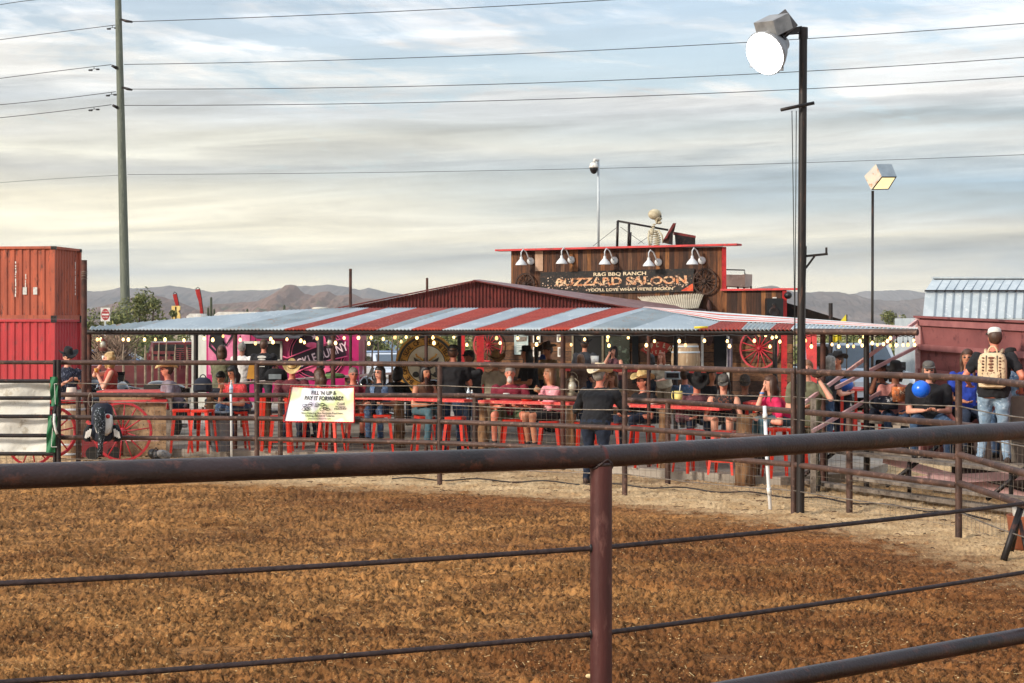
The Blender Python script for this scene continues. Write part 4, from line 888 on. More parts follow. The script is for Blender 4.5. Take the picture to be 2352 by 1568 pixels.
MB().tube([P(1850, 640, 21.5), P(1849, 760, 21.5), P(1851, 900, 21.5)], .006, 5).build('cable', M_blkp, fl, True)
# lamp head: dish axis points left, down and slightly to the viewer
ax = Vector((-.64, -.62, -.42)).normalized(); lc = P(1758, 122, 21.3); fr_u, fr_v, _ = basis(ax)
Mx = Matrix((fr_u, fr_v, -ax)).transposed()      # local +z points back along the lamp
M_alum = mat('cast_aluminium', L(158, 158, 158), L(124, 124, 126), 5, .5, .3)
head = MB().lathe(lc, [(.285, -.015), (.29, 0), (.285, .02), (.27, .06), (.2, .2), (.13, .3), (.1, .4), (.01, .41)], 32, Mx).build('reflector', M_alum, fl, True, auto=60)
M_flood = mat('flood_glass', (1, 1, 1), (1, 1, 1), 1, .3, emit=14, ecol=(.97, .98, 1))
MB().lathe(lc, [(.27, -.02), (.2, -.045), (.1, -.06), (.01, -.065)], 32, Mx).build('lit_lens', M_flood, head, True)
mb = MB(); q = lc - ax * .40
mb.box(P(1776, 58, 21.35), (.34, .3, .2), M=Mx @ Matrix.Rotation(R(90), 3, 'X') @ Matrix.Rotation(R(-8), 3, 'Z')); mb.build('ballast_box', M_alum, fl)
mb = MB(); mb.box(P(1803, 52, 21.5), (.16, .26, .26), M=Matrix.Rotation(R(-38), 3, 'Y')); mb.build('ballast_box', mat('ballast_grey', L(104, 102, 104), L(84, 82, 84), 3, .5, .4), fl)
mb = MB(); mb.bar(P(1798, 74, 21.5), P(1840, 66, 21.6), .06, .07); mb.bar(P(1790, 62, 21.45), P(1800, 92, 21.4), .05, .05); mb.tube([P(1800, 88, 21.4), P(1812, 78, 21.45), P(1838, 76, 21.6)], .012, 6); mb.lathe(P(1845, 74, 21.6), [(.06, -.08), (.06, .06), (.02, .07)], 12); mb.build('mounting_arm', M_bpost, fl)
for a in (1.1, 3.6, 5.4): MB().box(lc + (fr_u * math.cos(a) + fr_v * math.sin(a)) * .29, (.04, .03, .05)).build('rim_clip', M_alum, fl)
# box light on a thin post
bl = empty('box_light_post', G(2003, 40), 'thin black post with a rusty square box light, lamp facing down right', 'light post')
MB().tube([G(2003, 40, 0), P(2004.5, 438, 40)], .032, 10).build('post_shaft', M_bpost, bl, True)
s_ = 40 / F
p_ = lambda x, y, d=0: P(x, y, 40 + d)
M_rstw = mat('rusty_white', L(206, 190, 164), L(180, 176, 166), 3, .6, .1, c3=L(176, 106, 56))
A_, B_, C_, D_ = p_(2012, 376.5), p_(2048, 376.5, .1), p_(2060, 405, -.15), p_(2025, 405, -.35)
E_, F_ = p_(1985, 404, 0), p_(2001, 436, -.25); H_ = p_(2041, 435, -.1)
mb = MB(); mb.quad(A_, B_, C_, D_); mb.quad(B_, A_, E_, P(2040, 404, 40.6)); mb.build('housing', mat('box_top', L(136, 148, 158), L(118, 130, 140), 4, .6), bl)
MB().quad(A_, D_, F_, E_).build('housing_side', M_rstw, bl)
MB().quad(D_, C_, H_, F_).build('lens_frame', M_dark, bl)
m4 = (D_ + C_ + H_ + F_) / 4; ins = lambda p, k=.84: m4.lerp(p, k) + Vector((0, -.01, -.005))
MB().quad(ins(D_), ins(C_), ins(H_), ins(F_)).build('lit_lens', mat('box_lens', L(250, 236, 180), L(232, 196, 120), 3, .3, emit=.7, ecol=(1, .86, .5)), bl)
MB().quad(E_, F_, H_, P(2040, 404, 40.6)).build('housing', M_rstw, bl); MB().quad(B_, P(2040, 404, 40.6), H_, C_).build('housing', M_rstw, bl)
# ================================================================ small signs and flags
ds = empty('do_not_enter_sign', G(242, 80), 'red and white DO NOT ENTER road sign on a metal post behind the canopy', 'road sign')
mb = MB(); mb.box(P(242, 722, 80), (.44, .02, .64)); mb.build('sign_plate', M_white, ds)
mb = MB(); mb.lathe(P(242, 722, 79.985), [(.01, 0), (.19, 0), (.195, .004), (.19, .008), (.01, .008)], 30, Matrix.Rotation(R(90), 3, 'X') @ Matrix.Diagonal((1, 1.36, 1))); mb.build('red_disc', mat('sign_red', L(176, 26, 34), L(150, 20, 28), 5, .5), ds)
mb = MB(); MB().box(P(242, 722, 79.96), (.32, .004, .075)).build('white_bar', M_white, ds); mb = MB(); mb.text('DO NOT', P(242, 715, 79.96), (1, 0, 0), (0, 0, 1), .09, .01, out=(0, -1, 0)); mb.build('lettering', M_white, ds); mb = MB(); mb.text('ENTER', P(242, 729, 79.96), (1, 0, 0), (0, 0, 1), .09, .01, out=(0, -1, 0)); mb.build('lettering', M_white, ds)
MB().tube([P(242, 735, 80.03), G(242, 80.03)], .04, 8).build('post', M_galv, ds)
M_ff = mat('feather_red', L(196, 44, 38), L(170, 30, 30), 1.5, .7, c3=L(232, 130, 90))
for x, y0, y1, s__, lab in ((403, 671, 735, .9, 'shorter red feather flag at the left of the pair'), (456, 660, 730, 1.1, 'taller red feather flag at the right of the pair')):
    Yf = 115; rt = empty('feather_flag', G(x + 6, Yf), lab, 'feather flag', 'red feather flags by the road')
    H = y1 - y0; pole = [(x - 6 * s__, y0 + 4), (x - 2, y0 - 1), (x + 3, y0 + 3), (x + 7, y0 + H * .35), (x + 11, y0 + H * .8), (x + 13, 760)]
    MB().tube([P(a, b, Yf) for a, b in pole], .028, 6).build('pole', M_dark, rt, True)
    lft = [(x - 7 * s__, y0 + 5), (x - 5 * s__, y0 + H * .22), (x + 0, y0 + H * .45), (x + 3, y0 + H * .7), (x + 4, y0 + H * .98)]
    rgt = [(x + 3, y0 + 3), (x + 6, y0 + H * .22), (x + 8, y0 + H * .45), (x + 11, y0 + H * .7), (x + 13, y0 + H * .95)]
    mb = MB(); mb.loft([[P(a[0], a[1], Yf), P(b[0], b[1], Yf + .1), P(b[0], b[1], Yf + .13), P(a[0], a[1], Yf + .03)] for a, b in zip(lft, rgt)]); mb.build('cloth', M_ff, rt)
ys = empty('cutout_sign', G(403, 95), 'pale yellow cutout sign shaped like a bottle standing behind the canopy', 'sign')
mb = MB(); mb.prism([P(a, b, 95) for a, b in ((394, 702), (413, 702), (413, 711), (409, 714), (413, 722), (414, 760), (394, 760), (394, 722), (398, 714), (394, 711))], (0, .2, 0)); mb.build('board', mat('pale_yellow', L(236, 206, 130), L(214, 176, 96), 2, .6), ys)
mb = MB(); mb.bar(P(403.5, 704, 94.98), P(403.5, 735, 94.98), .06, .02, up=(0, 1, 0)); mb.build('dark_stripe', M_dark, ys)
fy = empty('yellow_flag', G(1943, 38), 'small bright yellow pennant on a thin pole above the right end of the canopy', 'flag')
MB().tube([G(1944, 38), P(1945, 722, 38)], .014, 6).build('pole', M_dark, fy); MB().prism([P(1943, 722, 38), P(1945, 752, 38), P(1916, 750, 38.1), P(1930, 738, 38)], (0, .01, 0)).build('cloth', M_yel, fy)
mb = MB(); mb.sheet(lambda u, v: P(1913 + 20 * u, 768 + 15 * v + 3 * math.sin(u * 7), 36 + .1 * math.sin(u * 9)), 10, 5); mb.build('yellow_pennant', M_yel, None, label='crumpled yellow cloth hanging under the right end of the canopy', cat='flag', loc=P(1922, 776, 36))
for x, y, Y, lab in ((485, 682, 90, 'tallest of the thin dark cactus stalks beyond the left roof'), (478, 706, 90, 'short thick dark cactus stalk left of the tallest one'), (492, 709, 92, 'short dark cactus stalk right of the tallest one'), (568, 709, 92, 'lone short cactus stalk at the foot of the hill'), (653, 700, 92, 'thin cactus stalk below the rounded peak')):
    MB().tube([G(x, Y, 0), P(x, (y + 745) / 2, Y), P(x, y + 3, Y), P(x, y, Y)], .1, 8, rs=[.06, .07, .06, .03] if x != 485 else [.08, .07, .06, .04]).build('cactus', mat('cactus_green', L(74, 80, 58), L(52, 56, 42), 4, .9, 0, .5, 20), None, True, lab, 'cactus', 'cactus stalks', loc=G(x, Y))
for i, (x0, x1, yt, lab) in enumerate(((492, 592, 716, 'long white trailer roof showing above the left end of the canopy'), (428, 462, 720, 'small white trailer beyond the bottle shaped sign'))):
    rt = empty('trailer', G((x0 + x1) / 2, 88), lab, 'trailer')
    MB().prism([P(x0, yt + 6, 88), P(x0 + 8, yt, 88), P(x1 - 3, yt, 88), P(x1, yt + 5, 88), G(x1, 88, .5), G(x0, 88, .5)], (0, 2.2, 0)).build('body', M_white, rt)
    MB().prism([P(x0 + 12, 748, 87.98), P(x1 - 10, 748, 87.98), P(x1 - 10, 765, 87.98), P(x0 + 12, 765, 87.98)], (0, .01, 0)).build('window', M_glass, rt)
    for x in (x0 + 20, x1 - 14): MB().lathe(G(x, 87.95, .35), [(.01, -.1), (.34, -.1), (.35, 0), (.34, .1), (.01, .1)], 16, Matrix.Rotation(R(90), 3, 'X')).build('wheel', M_blkp, rt, True)
# ================================================================ vegetation
M_lf = [mat('leaf_olive', L(128, 132, 80), L(104, 110, 62), 3, .9), mat('leaf_dark', L(84, 92, 56), L(66, 74, 44), 3, .9), mat('leaf_light', L(160, 158, 102), L(136, 138, 86), 3, .9)]
M_bark = mat('bark', L(92, 72, 56), L(60, 46, 36), 6, .95, 0, .5, 20)
def tree(name, x, Y, h, rx, ry, lab, n=3200, leaf=.09, seed=1, cat_='tree', group=None, crown_lo=.25, mats=M_lf, limbs=7):
    rr = random.Random(seed); g = G(x, Y); rt = empty(name, g, lab, cat_, group)
    blobs = []
    for k in range(16):
        a = rr.uniform(0, 6.28); q = rr.uniform(0, 1) ** .6; z = rr.uniform(crown_lo, .92); fall = math.sqrt(max(.08, 1 - ((z - .45) / .55) ** 2))
        blobs.append((g + Vector((math.cos(a) * rx * q * .72 * fall, math.sin(a) * ry * q * .72 * fall, z * h)), rr.uniform(.16, .34) * rx))
    mb = MB()
    for k in range(limbs):
        b = blobs[k][0]; m = g.lerp(b, .5) + Vector((rr.uniform(-.2, .2), rr.uniform(-.2, .2), .1 * h)); m.z = max(m.z, .2 * h)
        mb.tube([g + Vector((rr.uniform(-.1, .1), rr.uniform(-.1, .1), -.1)), g.lerp(m, .5), m, b], 0, 6, True, [.03 * h, .024 * h, .014 * h, .005 * h])
    mb.build('trunk', M_bark, rt, True)
    mb = MB()
    for i in range(n):
        c, r_ = blobs[rr.randrange(16)]; v = Vector((rr.gauss(0, 1), rr.gauss(0, 1), rr.gauss(0, .8))); v = v.normalized() * r_ * rr.uniform(.35, 1.12) ** .7
        q = c + v; q.z = max(q.z, .05)
        e1 = Vector((rr.gauss(0, 1), rr.gauss(0, 1), rr.gauss(0, 1))).normalized(); e2 = e1.cross(Vector((rr.gauss(0, 1), rr.gauss(0, 1), rr.gauss(0, 1)))).normalized()
        l = leaf * rr.uniform(.6, 1.5); mb.mi = rr.choice((0, 0, 1, 1, 2))
        mb.add([q - e1 * l, q + e2 * l * .35, q + e1 * l, q - e2 * l * .35], [(0, 1, 2, 3)])
    mb.build('crown', mats, rt); return rt
tree('mesquite_tree', 242, 84, 3.5, 2.0, 1.6, 'olive mesquite tree left of the utility pole behind the road sign', seed=2, n=5200, crown_lo=.2)
tree('mesquite_tree', 325, 90, 4.1, 2.0, 1.6, 'olive mesquite tree just right of the utility pole', seed=5, n=5200, crown_lo=.2)
tree('mesquite_tree', 385, 94, 3.5, 1.0, 1.0, 'small dark mesquite between the pole and the bottle shaped sign', seed=9, n=2600)
tree('mesquite_tree', 196, 95, 3.0, 1.1, 1.2, 'grey green mesquite half hidden behind the containers', seed=12, n=2200)
for i, (x, Y, h_, rx, lab) in enumerate(((300, 70, 2.2, 1.5, 'leafy bush under the canopy left of the stick fence'), (360, 72, 2.3, 1.6, 'leafy bush above the red pickup bed'), (420, 74, 2.4, 1.5, 'leafy bush behind the red pickup cab'), (610, 62, 2.5, 1.3, 'dark bush glimpsed over the food truck window'),
                                   (880, 72, 2.6, 1.7, 'dense bush behind the pale sedans'), (950, 70, 2.6, 1.6, 'dense bush behind the round wooden seal'), (1040, 66, 2.5, 1.5, 'dense bush right of the round wooden seal'),
                                   (1925, 64, 2.1, 1.5, 'scrubby bush behind the white pickup'), (1985, 60, 2.3, 1.4, 'scrubby bush behind the yellow cloth'), (2045, 62, 2.2, 1.5, 'scrubby bush between the two handrails'), (2100, 58, 2.2, 1.4, 'scrubby bush at the board fence corner'), (1880, 58, 2.1, 1.0, 'scrubby bush right of the red door'))):
    tree('desert_bush', x, Y, h_, rx, 1.2, lab, n=1500, leaf=.08, seed=30 + i, cat_='bush', group='bushes seen under the canopy', crown_lo=.1, limbs=5)
tree('mesquite_tree', 2052, 150, 3.5, 1.7, 1.7, 'lone dark mesquite on the desert floor left of the silver shed', seed=51, n=2200, leaf=.12)
# far scrub: ground cover nobody could count
mb = MB(); rr = random.Random(77)
for k in range(900):
    Y = 1 / rr.uniform(1 / 900, 1 / 110); X = rr.uniform(-.36, .36) * Y
    if abs(X) < 1 and Y < 130: continue
    r_ = rr.uniform(.5, 1.4); h_ = r_ * rr.uniform(.7, 1.3)
    for q in range(34 if Y < 350 else 14):
        a = rr.uniform(0, 6.28); d = rr.random() ** .5 * r_; z = rr.uniform(.05, 1) * h_ * (1.1 - d / r_ * .6); l = rr.uniform(.1, .3) * (1 if Y < 350 else 1.8)
        c = Vector((X + d * math.cos(a), Y + d * math.sin(a), z)); e1 = Vector((rr.gauss(0, 1), rr.gauss(0, .5), rr.gauss(0, 1))).normalized() * l; e2 = Vector((rr.gauss(0, 1), rr.gauss(0, .5), rr.gauss(0, 1))).normalized() * l
        mb.mi = rr.choice((0, 0, 1, 2)); mb.add([c - e1, c + e2 * .6, c + e1, c - e2 * .6], [(0, 1, 2, 3)])
mb.build('desert_scrub', M_lf, kind='stuff', label='low scrub covering the desert floor')
# dead brush pile and stick fence
mb = MB(); g = G(238, 56); rr = random.Random(8)
for k in range(420):
    a = rr.uniform(-.7, .7); b = g + Vector((rr.uniform(-.2, .75), rr.uniform(-.5, .5), rr.uniform(.7, 1.8))); l = rr.uniform(.2, .7); v = Vector((math.sin(a * 2), rr.uniform(-.3, .3), math.cos(a * 1.4))) * l
    mb.tube([b, b + v * .5 + Vector((rr.uniform(-.05, .05), 0, 0)), b + v], .012, 4)
for k in range(14): mb.tube([g + Vector((rr.uniform(-.5, .5), 0, 0)), g + Vector((rr.uniform(-.2, .7), rr.uniform(-.3, .3), 1.4))], .05, 5)
mb.build('dead_brush', mat('dead_wood', L(158, 132, 112), L(110, 88, 74), 5, .95, c3=L(80, 62, 52)), None, True, label='grey brown heap of dead brush seen beside the hanging lantern', cat='brush pile', loc=g)
sf = empty('stick_fence', G(350, 44), 'fence of thin crooked upright sticks in front of the red pickup', 'fence'); rr = random.Random(4)
M_stick = mat('dry_stick', L(156, 138, 118), L(110, 92, 76), 9, .95)
for x, yt in ((285, 790), (312, 800), (334, 792), (349, 796), (366, 786), (383, 782), (404, 790), (428, 796), (466, 800), (574, 796), (812, 790), (838, 780), (857, 790), (868, 784), (902, 776), (915, 784), (935, 790)):
    Y = 44 + rr.uniform(-.6, .6); a = rr.uniform(-3, 3)
    MB().tube([G(x, Y), P(x + a * .5, 850, Y), P(x + a, (850 + yt) / 2, Y), P(x + a * .4, yt, Y)], 0, 6, True, [.038, .032, .026, .012]).build('stick', M_stick, sf, True)
for z in (.75, 1.35): MB().tube([G(270, 44.1, z), G(600, 44.1, z)], .012, 5).build('fence_wire', M_wire, sf); MB().tube([G(800, 44.1, z), G(950, 44.1, z)], .012, 5).build('fence_wire', M_wire, sf)
# ================================================================ vehicles
def xf(loc, yaw): 
    M = Matrix.Rotation(yaw, 3, 'Z'); return lambda v: M @ Vector(v) + Vector(loc)
def car(name, loc, yaw, body, lab, kind_='sedan', group=None):
    """length along local x, front at +x; side profile extruded across the width"""
    T = xf(loc, yaw); rt = empty(name, loc, lab, 'car' if kind_ != 'pickup' else 'pickup truck', group)
    if kind_ == 'sedan': low_ = [(-2.2, .35), (-2.25, .75), (-2.1, .95), (-1.3, 1.0), (1.0, .98), (1.95, .85), (2.2, .65), (2.2, .35)]; cab = [(-1.55, .98), (-.95, 1.42), (.25, 1.45), (1.1, .97)]; W_ = .88
    elif kind_ == 'suv': low_ = [(-2.2, .4), (-2.25, .8), (-2.2, 1.1), (1.1, 1.1), (2.1, 1.0), (2.25, .75), (2.2, .4)]; cab = [(-2.15, 1.08), (-1.9, 1.68), (.35, 1.72), (1.15, 1.09)]; W_ = .92
    else: low_ = [(-2.7, .5), (-2.75, .9), (-2.7, 1.2), (1.3, 1.2), (2.5, 1.12), (2.7, .9), (2.7, .5)]; cab = [(-.9, 1.18), (-.75, 1.88), (.75, 1.9), (1.45, 1.18)]; W_ = .98
    def ex(poly, w1, w2):
        n = len(poly); cx_ = sum(p[0] for p in poly) / n; cz_ = sum(p[1] for p in poly) / n; rings = []
        for yy, k in ((-w1, .93), (-w1 + .09, 1), (w2 - .09, 1), (w2, .93)): rings.append([T((cx_ + (a - cx_) * k, yy, cz_ + (b - cz_) * k)) for a, b in poly])
        return MB().loft(rings)
    ex(low_, W_, W_).build('body', body, rt, True, auto=35); cb = ex(cab, W_ - .1, W_ - .1).build('cabin', body, rt, True, auto=35)
    z0, z1 = cab[0][1] + .08, cab[1][1] - .08
    for sgn in (-1, 1):
        yy = sgn * (W_ - .085)
        def lx(z, a, b): return a[0] + (b[0] - a[0]) * (z - a[1]) / (b[1] - a[1])
        a0, a1 = lx(z0, cab[0], cab[1]) + .12, lx(z1, cab[0], cab[1]) + .12; b0, b1 = lx(z0, cab[3], cab[2]) - .12, lx(z1, cab[3], cab[2]) - .12; m_ = (a0 + b0) / 2
        MB().prism([T((a0, yy, z0)), T((m_ - .04, yy, z0)), T((m_ - .04, yy, z1)), T((a1, yy, z1))], T((0, sgn * .012, 0)) - T((0, 0, 0))).build('side_window', M_glass, rt); MB().prism([T((m_ + .04, yy, z0)), T((b0, yy, z0)), T((b1, yy, z1)), T((m_ + .04, yy, z1))], T((0, sgn * .012, 0)) - T((0, 0, 0))).build('side_window', M_glass, rt)
    for a, b, nm in ((cab[3], cab[2], 'windscreen'), (cab[0], cab[1], 'rear_window')):
        sg_ = 1 if nm == 'windscreen' else -1; d = Vector((b[0] - a[0], 0, b[1] - a[1])); 
        MB().prism([T((a[0] + sg_ * .015 + d.x * .1, -W_ + .2, a[1] + d.z * .1)), T((a[0] + sg_ * .015 + d.x * .1, W_ - .2, a[1] + d.z * .1)), T((a[0] + sg_ * .015 + d.x * .9, W_ - .26, a[1] + d.z * .9)), T((a[0] + sg_ * .015 + d.x * .9, -W_ + .26, a[1] + d.z * .9))], T((sg_ * .012, 0, .005)) - T((0, 0, 0))).build(nm, mat('screen_glass', L(70, 84, 98), L(54, 66, 78), 1, .08, spec=.9), rt)
    r_ = .34 if kind_ != 'pickup' else .4; Rx = Matrix.Rotation(yaw, 3, 'Z') @ Matrix.Rotation(R(90), 3, 'X')
    for wx in (-1.35, 1.35) if kind_ != 'pickup' else (-1.7, 1.7):
        for wy in (-W_ + .05, W_ - .05):
            wo = MB().lathe(T((wx, wy, r_)), [(.2, -.11), (r_ - .03, -.11), (r_, -.06), (r_, .06), (r_ - .03, .11), (.2, .11)], 20, Rx).build('wheel', M_blkp, rt, True)
            MB().lathe(T((wx, wy, r_)), [(.01, -.1), (.2, -.115), (.2, .115), (.01, .1)], 14, Rx).build('rim', M_galv, wo, True)
    for wy in (-W_ + .25, W_ - .25):
        MB().ell(T((low_[-1][0] - .02, wy, .72)), (.08, .17, .08), Matrix.Rotation(yaw, 3, 'Z')).build('headlight', M_white, rt, True); MB().box(T((low_[1][0], wy, .82)), (.04, .24, .12), yaw).build('tail_light', M_red, rt)
    if kind_ == 'pickup':
        mb = MB(); mb.box(T((-1.8, 0, 1.22)), (1.6, 1.5, .06), yaw); mb.build('bed', M_blkp, rt)
        for wy in (-W_ - .14, W_ + .14): MB().box(T((1.0, wy, 1.25)), (.1, .2, .26), yaw).build('wing_mirror', M_blkp, rt)
        mb = MB(); mb.box(T((2.72, 0, .85)), (.06, 1.2, .3), yaw); mb.build('grille', M_galv, rt)
    return rt
M_cw = mat('car_white', L(206, 212, 222), L(190, 198, 210), 1, .25, 0, coat=.6); M_cb = mat('car_blue', L(120, 146, 186), L(100, 126, 168), 1, .25, .2, coat=.6); M_cr = mat('car_dark_red', L(112, 34, 40), L(84, 24, 30), 1, .35, .1, coat=.5)
M_ck = mat('car_black', L(26, 28, 32), L(18, 18, 22), 1, .25, 0, coat=.5)
car('parked_car', G(862, 62), R(-62), M_cb, 'pale blue sedan parked behind the stick fence left of the round seal')
car('parked_car', G(900, 57), R(-75), M_cw, 'white sedan parked nearest the left side of the round seal')
car('parked_car', G(865, 74), R(-10), M_ck, 'black sport utility car parked behind the pale sedans', 'suv')
car('parked_truck', G(405, 52), R(12), M_cr, 'dark red pickup truck with cargo rails parked behind the stick fence', 'pickup')
mb = MB(); 
for k in range(9): mb.bar(P(402 + k * .3, 800 + k * 4.6, 50.7), P(440, 800 + k * 4.6, 50.7), .04, .025)
for k in range(4): mb.bar(P(339 + k * 25, 800 if k == 9 else 810, 50.6), P(339 + k * 25, 850, 50.6), .05, .05, up=(0, 1, 0))
mb.prism([P(342, 806, 50.7), P(400, 806, 50.7), P(400, 813, 50.7), P(342, 813, 50.7)], (0, .1, 0)); mb.prism([P(340, 818, 50.7), P(400, 818, 50.7), P(400, 827, 50.7), P(340, 827, 50.7)], (0, .1, 0))
pr = [q for q in col.objects if q.name == 'parked_truck'][0]; mb.build('cargo_rail', M_cr, pr)
car('parked_truck', G(1950, 47), R(-80), M_cw, 'white pickup truck facing forward under the right end of the canopy', 'pickup')
car('parked_car', G(268, 66), R(5), M_cb, 'small blue car far behind the blonde woman')
# motorcycles
M_chr = mat('chrome', L(200, 202, 206), L(150, 152, 156), 2, .15, 1); M_moto = mat('moto_black', L(18, 20, 26), L(12, 12, 16), 2, .15, 0, coat=.8)
def motorcycle(loc, yaw, lab, bags=True, fairing=True, paint=None):
    paint = paint or M_moto; T = xf(loc, yaw); rt = empty('motorcycle', loc, lab, 'motorcycle', 'parked motorcycles'); Rz = Matrix.Rotation(yaw, 3, 'Z'); Rx = Rz @ Matrix.Rotation(R(90), 3, 'X')
    for wx in (-.8, .82):
        wo = MB().lathe(T((wx, 0, .32)), [(.24, -.06), (.31, -.06), (.33, 0), (.31, .06), (.24, .06)], 24, Rx).build('wheel', M_blkp, rt, True)
        mb = MB(); [mb.tube([T((wx, 0, .32)), T((wx + .25 * math.cos(a), 0, .32 + .25 * math.sin(a)))], .012, 5) for a in np.linspace(0, 5.6, 9)]; mb.build('spokes', M_chr, wo, True)
    mb = MB(); mb.ell(T((.15, 0, .82)), (.36, .17, .15), Rz); mb.build('fuel_tank', paint, rt, True)
    mb = MB(); mb.ell(T((-.35, 0, .76)), (.42, .19, .08), Rz); mb.ell(T((-.62, 0, .84)), (.2, .17, .09), Rz); mb.build('seat', M_blk, rt, True)
    mb = MB(); mb.box(T((.05, 0, .45)), (.45, .26, .34), yaw); mb.ell(T((.1, 0, .6)), (.16, .2, .16), Rz); mb.tube([T((.1, -.16, .4)), T((-.4, -.2, .28)), T((-1.1, -.22, .3))], .04, 8); mb.tube([T((.1, .16, .4)), T((-.4, .2, .28)), T((-1.1, .22, .3))], .04, 8); mb.build('engine', M_chr, rt, True)
    mb = MB(); [mb.tube([T((.82, s, .32)), T((.52, s, 1.0))], .025, 8) for s in (-.09, .09)]; mb.build('fork', M_chr, rt, True)
    mb = MB(); mb.tube([T((.3, -.4, 1.02)), T((.42, -.2, 1.08)), T((.48, 0, 1.02)), T((.42, .2, 1.08)), T((.3, .4, 1.02))], .018, 8); mb.build('handlebar', M_chr, rt, True)
    MB().ell(T((.66, 0, .92)), (.09, .1, .1), Rz).build('headlight', M_chr, rt, True)
    mb = MB(); mb.tube([T((.82 + .36 * math.cos(a), 0, .32 + .36 * math.sin(a))) for a in np.linspace(.6, 2.6, 8)], .05, 8, rs=[(.05, .09)] * 8); mb.tube([T((-.8 + .36 * math.cos(a), 0, .32 + .36 * math.sin(a))) for a in np.linspace(.3, 2.6, 8)], .05, 8, rs=[(.05, .11)] * 8); mb.build('fender', paint, rt, True)
    if bags:
        for s in (-.3, .3): mb = MB(); mb.box(T((-.72, s, .6)), (.62, .2, .3), yaw); mb.ell(T((-.72, s, .75)), (.32, .11, .06), Rz); mb.build('saddle_bag', paint, rt, True, auto=30)
        mb = MB(); mb.box(T((-.95, 0, .98)), (.42, .5, .2), yaw); mb.ell(T((-.95, 0, 1.08)), (.22, .26, .09), Rz); mb.build('top_box', paint, rt, True, auto=30)
    if fairing:
        mb = MB(); mb.ell(T((.66, 0, 1.0)), (.16, .38, .22), Rz); mb.build('fairing', paint, rt, True); mb = MB(); mb.prism([T((.62, -.22, 1.12)), T((.62, .22, 1.12)), T((.5, .16, 1.4)), T((.5, -.16, 1.4))], (0, .01, 0)); mb.build('windscreen', M_glass, rt)
    return rt
motorcycle(G(318, 35.6), R(152), 'big black touring motorcycle with hard bags right of the blonde woman')
motorcycle(G(205, 35.2), R(20), 'chrome and black motorcycle behind the pole beside the man in the black hat', False, True)
motorcycle(G(272, 37.5), R(165), 'black motorcycle with tall windscreen behind the blonde woman', True, True)
motorcycle(G(775, 40), R(15), 'chrome motorcycle parked left of the bald man behind the long counter', False, False)
motorcycle(G(905, 39), R(170), 'black motorcycle with fairing parked behind the woman in sunglasses', True, True)
# ================================================================ pink food truck
M_pink = mat('truck_magenta', L(196, 36, 112), L(172, 26, 96), 2, .4, 0, coat=.3); M_pink2 = mat('panel_pink', L(226, 128, 160), L(206, 100, 140), 2.5, .6, c3=L(238, 168, 186)); M_twh = mat('truck_side', L(190, 190, 182), L(168, 168, 160), 2, .5)
TY_ = 43.0; ft = empty('food_truck', G(660, TY_), 'magenta food truck with a serving window and big rope framed lettering', 'food truck')
T2 = lambda x, y, d=0.0: P(x, y, TY_ - d)
MB().prism([T2(474, 750), T2(824, 750), G(824, TY_, .45), G(474, TY_, .45)], (0, 2.3, 0)).build('body', M_pink, ft)
MB().prism([T2(440, 772, -1.0), T2(474, 770, -.02), G(474, TY_ + .02, .3), G(440, TY_ + 1.0, .3)], (0, 1.3, 0)).build('end_wall', M_twh, ft)
MB().prism([T2(478, 758, .02), T2(574, 758, .02), T2(574, 860, .02), T2(478, 860, .02)], (0, .02, 0)).build('mural_panel', M_pink2, ft)
def poly(pts, d, Tn=T2): return [Tn(a, b, d) for a, b in pts]
mb = MB()
S_ = lambda l: [(353.4 + a / 4.842, 736.2 + b / 4.842) for a, b in l]
mb.add(poly(S_([(640, 130), (720, 110), (770, 170), (790, 260), (760, 300), (700, 330), (640, 260), (620, 190)]), .045), [tuple(range(8))])          # hair and head
for l in ([(625, 160), (608, 290), (690, 380), (700, 350), (630, 280), (640, 170)], [(760, 230), (800, 290), (880, 180), (885, 155), (868, 150), (805, 262), (775, 225)], [(690, 320), (760, 300), (770, 380), (740, 440), (760, 520), (690, 520), (700, 430), (690, 380)]):
    mb.add(poly(S_(l), .045), [tuple(range(len(l)))])
mb.build('painted_figure', M_blkp, ft)
fw = MB().prism([T2(560, 784, .03), T2(645, 784, .03), T2(645, 828, .03), T2(560, 828, .03)], (0, .03, 0)).build('serving_window', M_void, ft)
mb = MB(); 
for a, b, w_ in (((557, 786), (648, 786), .06), ((557, 829), (648, 829), .08)): mb.bar(T2(*a, .06), T2(*b, .06), .05, w_)
for x in (558, 604, 646): mb.bar(T2(x, 784, .06), T2(x, 830, .06), .05, .05, up=(0, 1, 0))
mb.build('frame', M_white, fw)
MB().prism([T2(566, 762, .05), T2(706, 762, .05), T2(690, 778, 1.0), T2(590, 778, 1.0)], (0, .02, .03)).build('awning_flap', M_dark, ft)
MB().prism([T2(540, 829, .35), T2(668, 829, .35), T2(668, 833, .35), T2(540, 833, .35)], (0, .33, 0)).build('counter_shelf', M_white, ft)
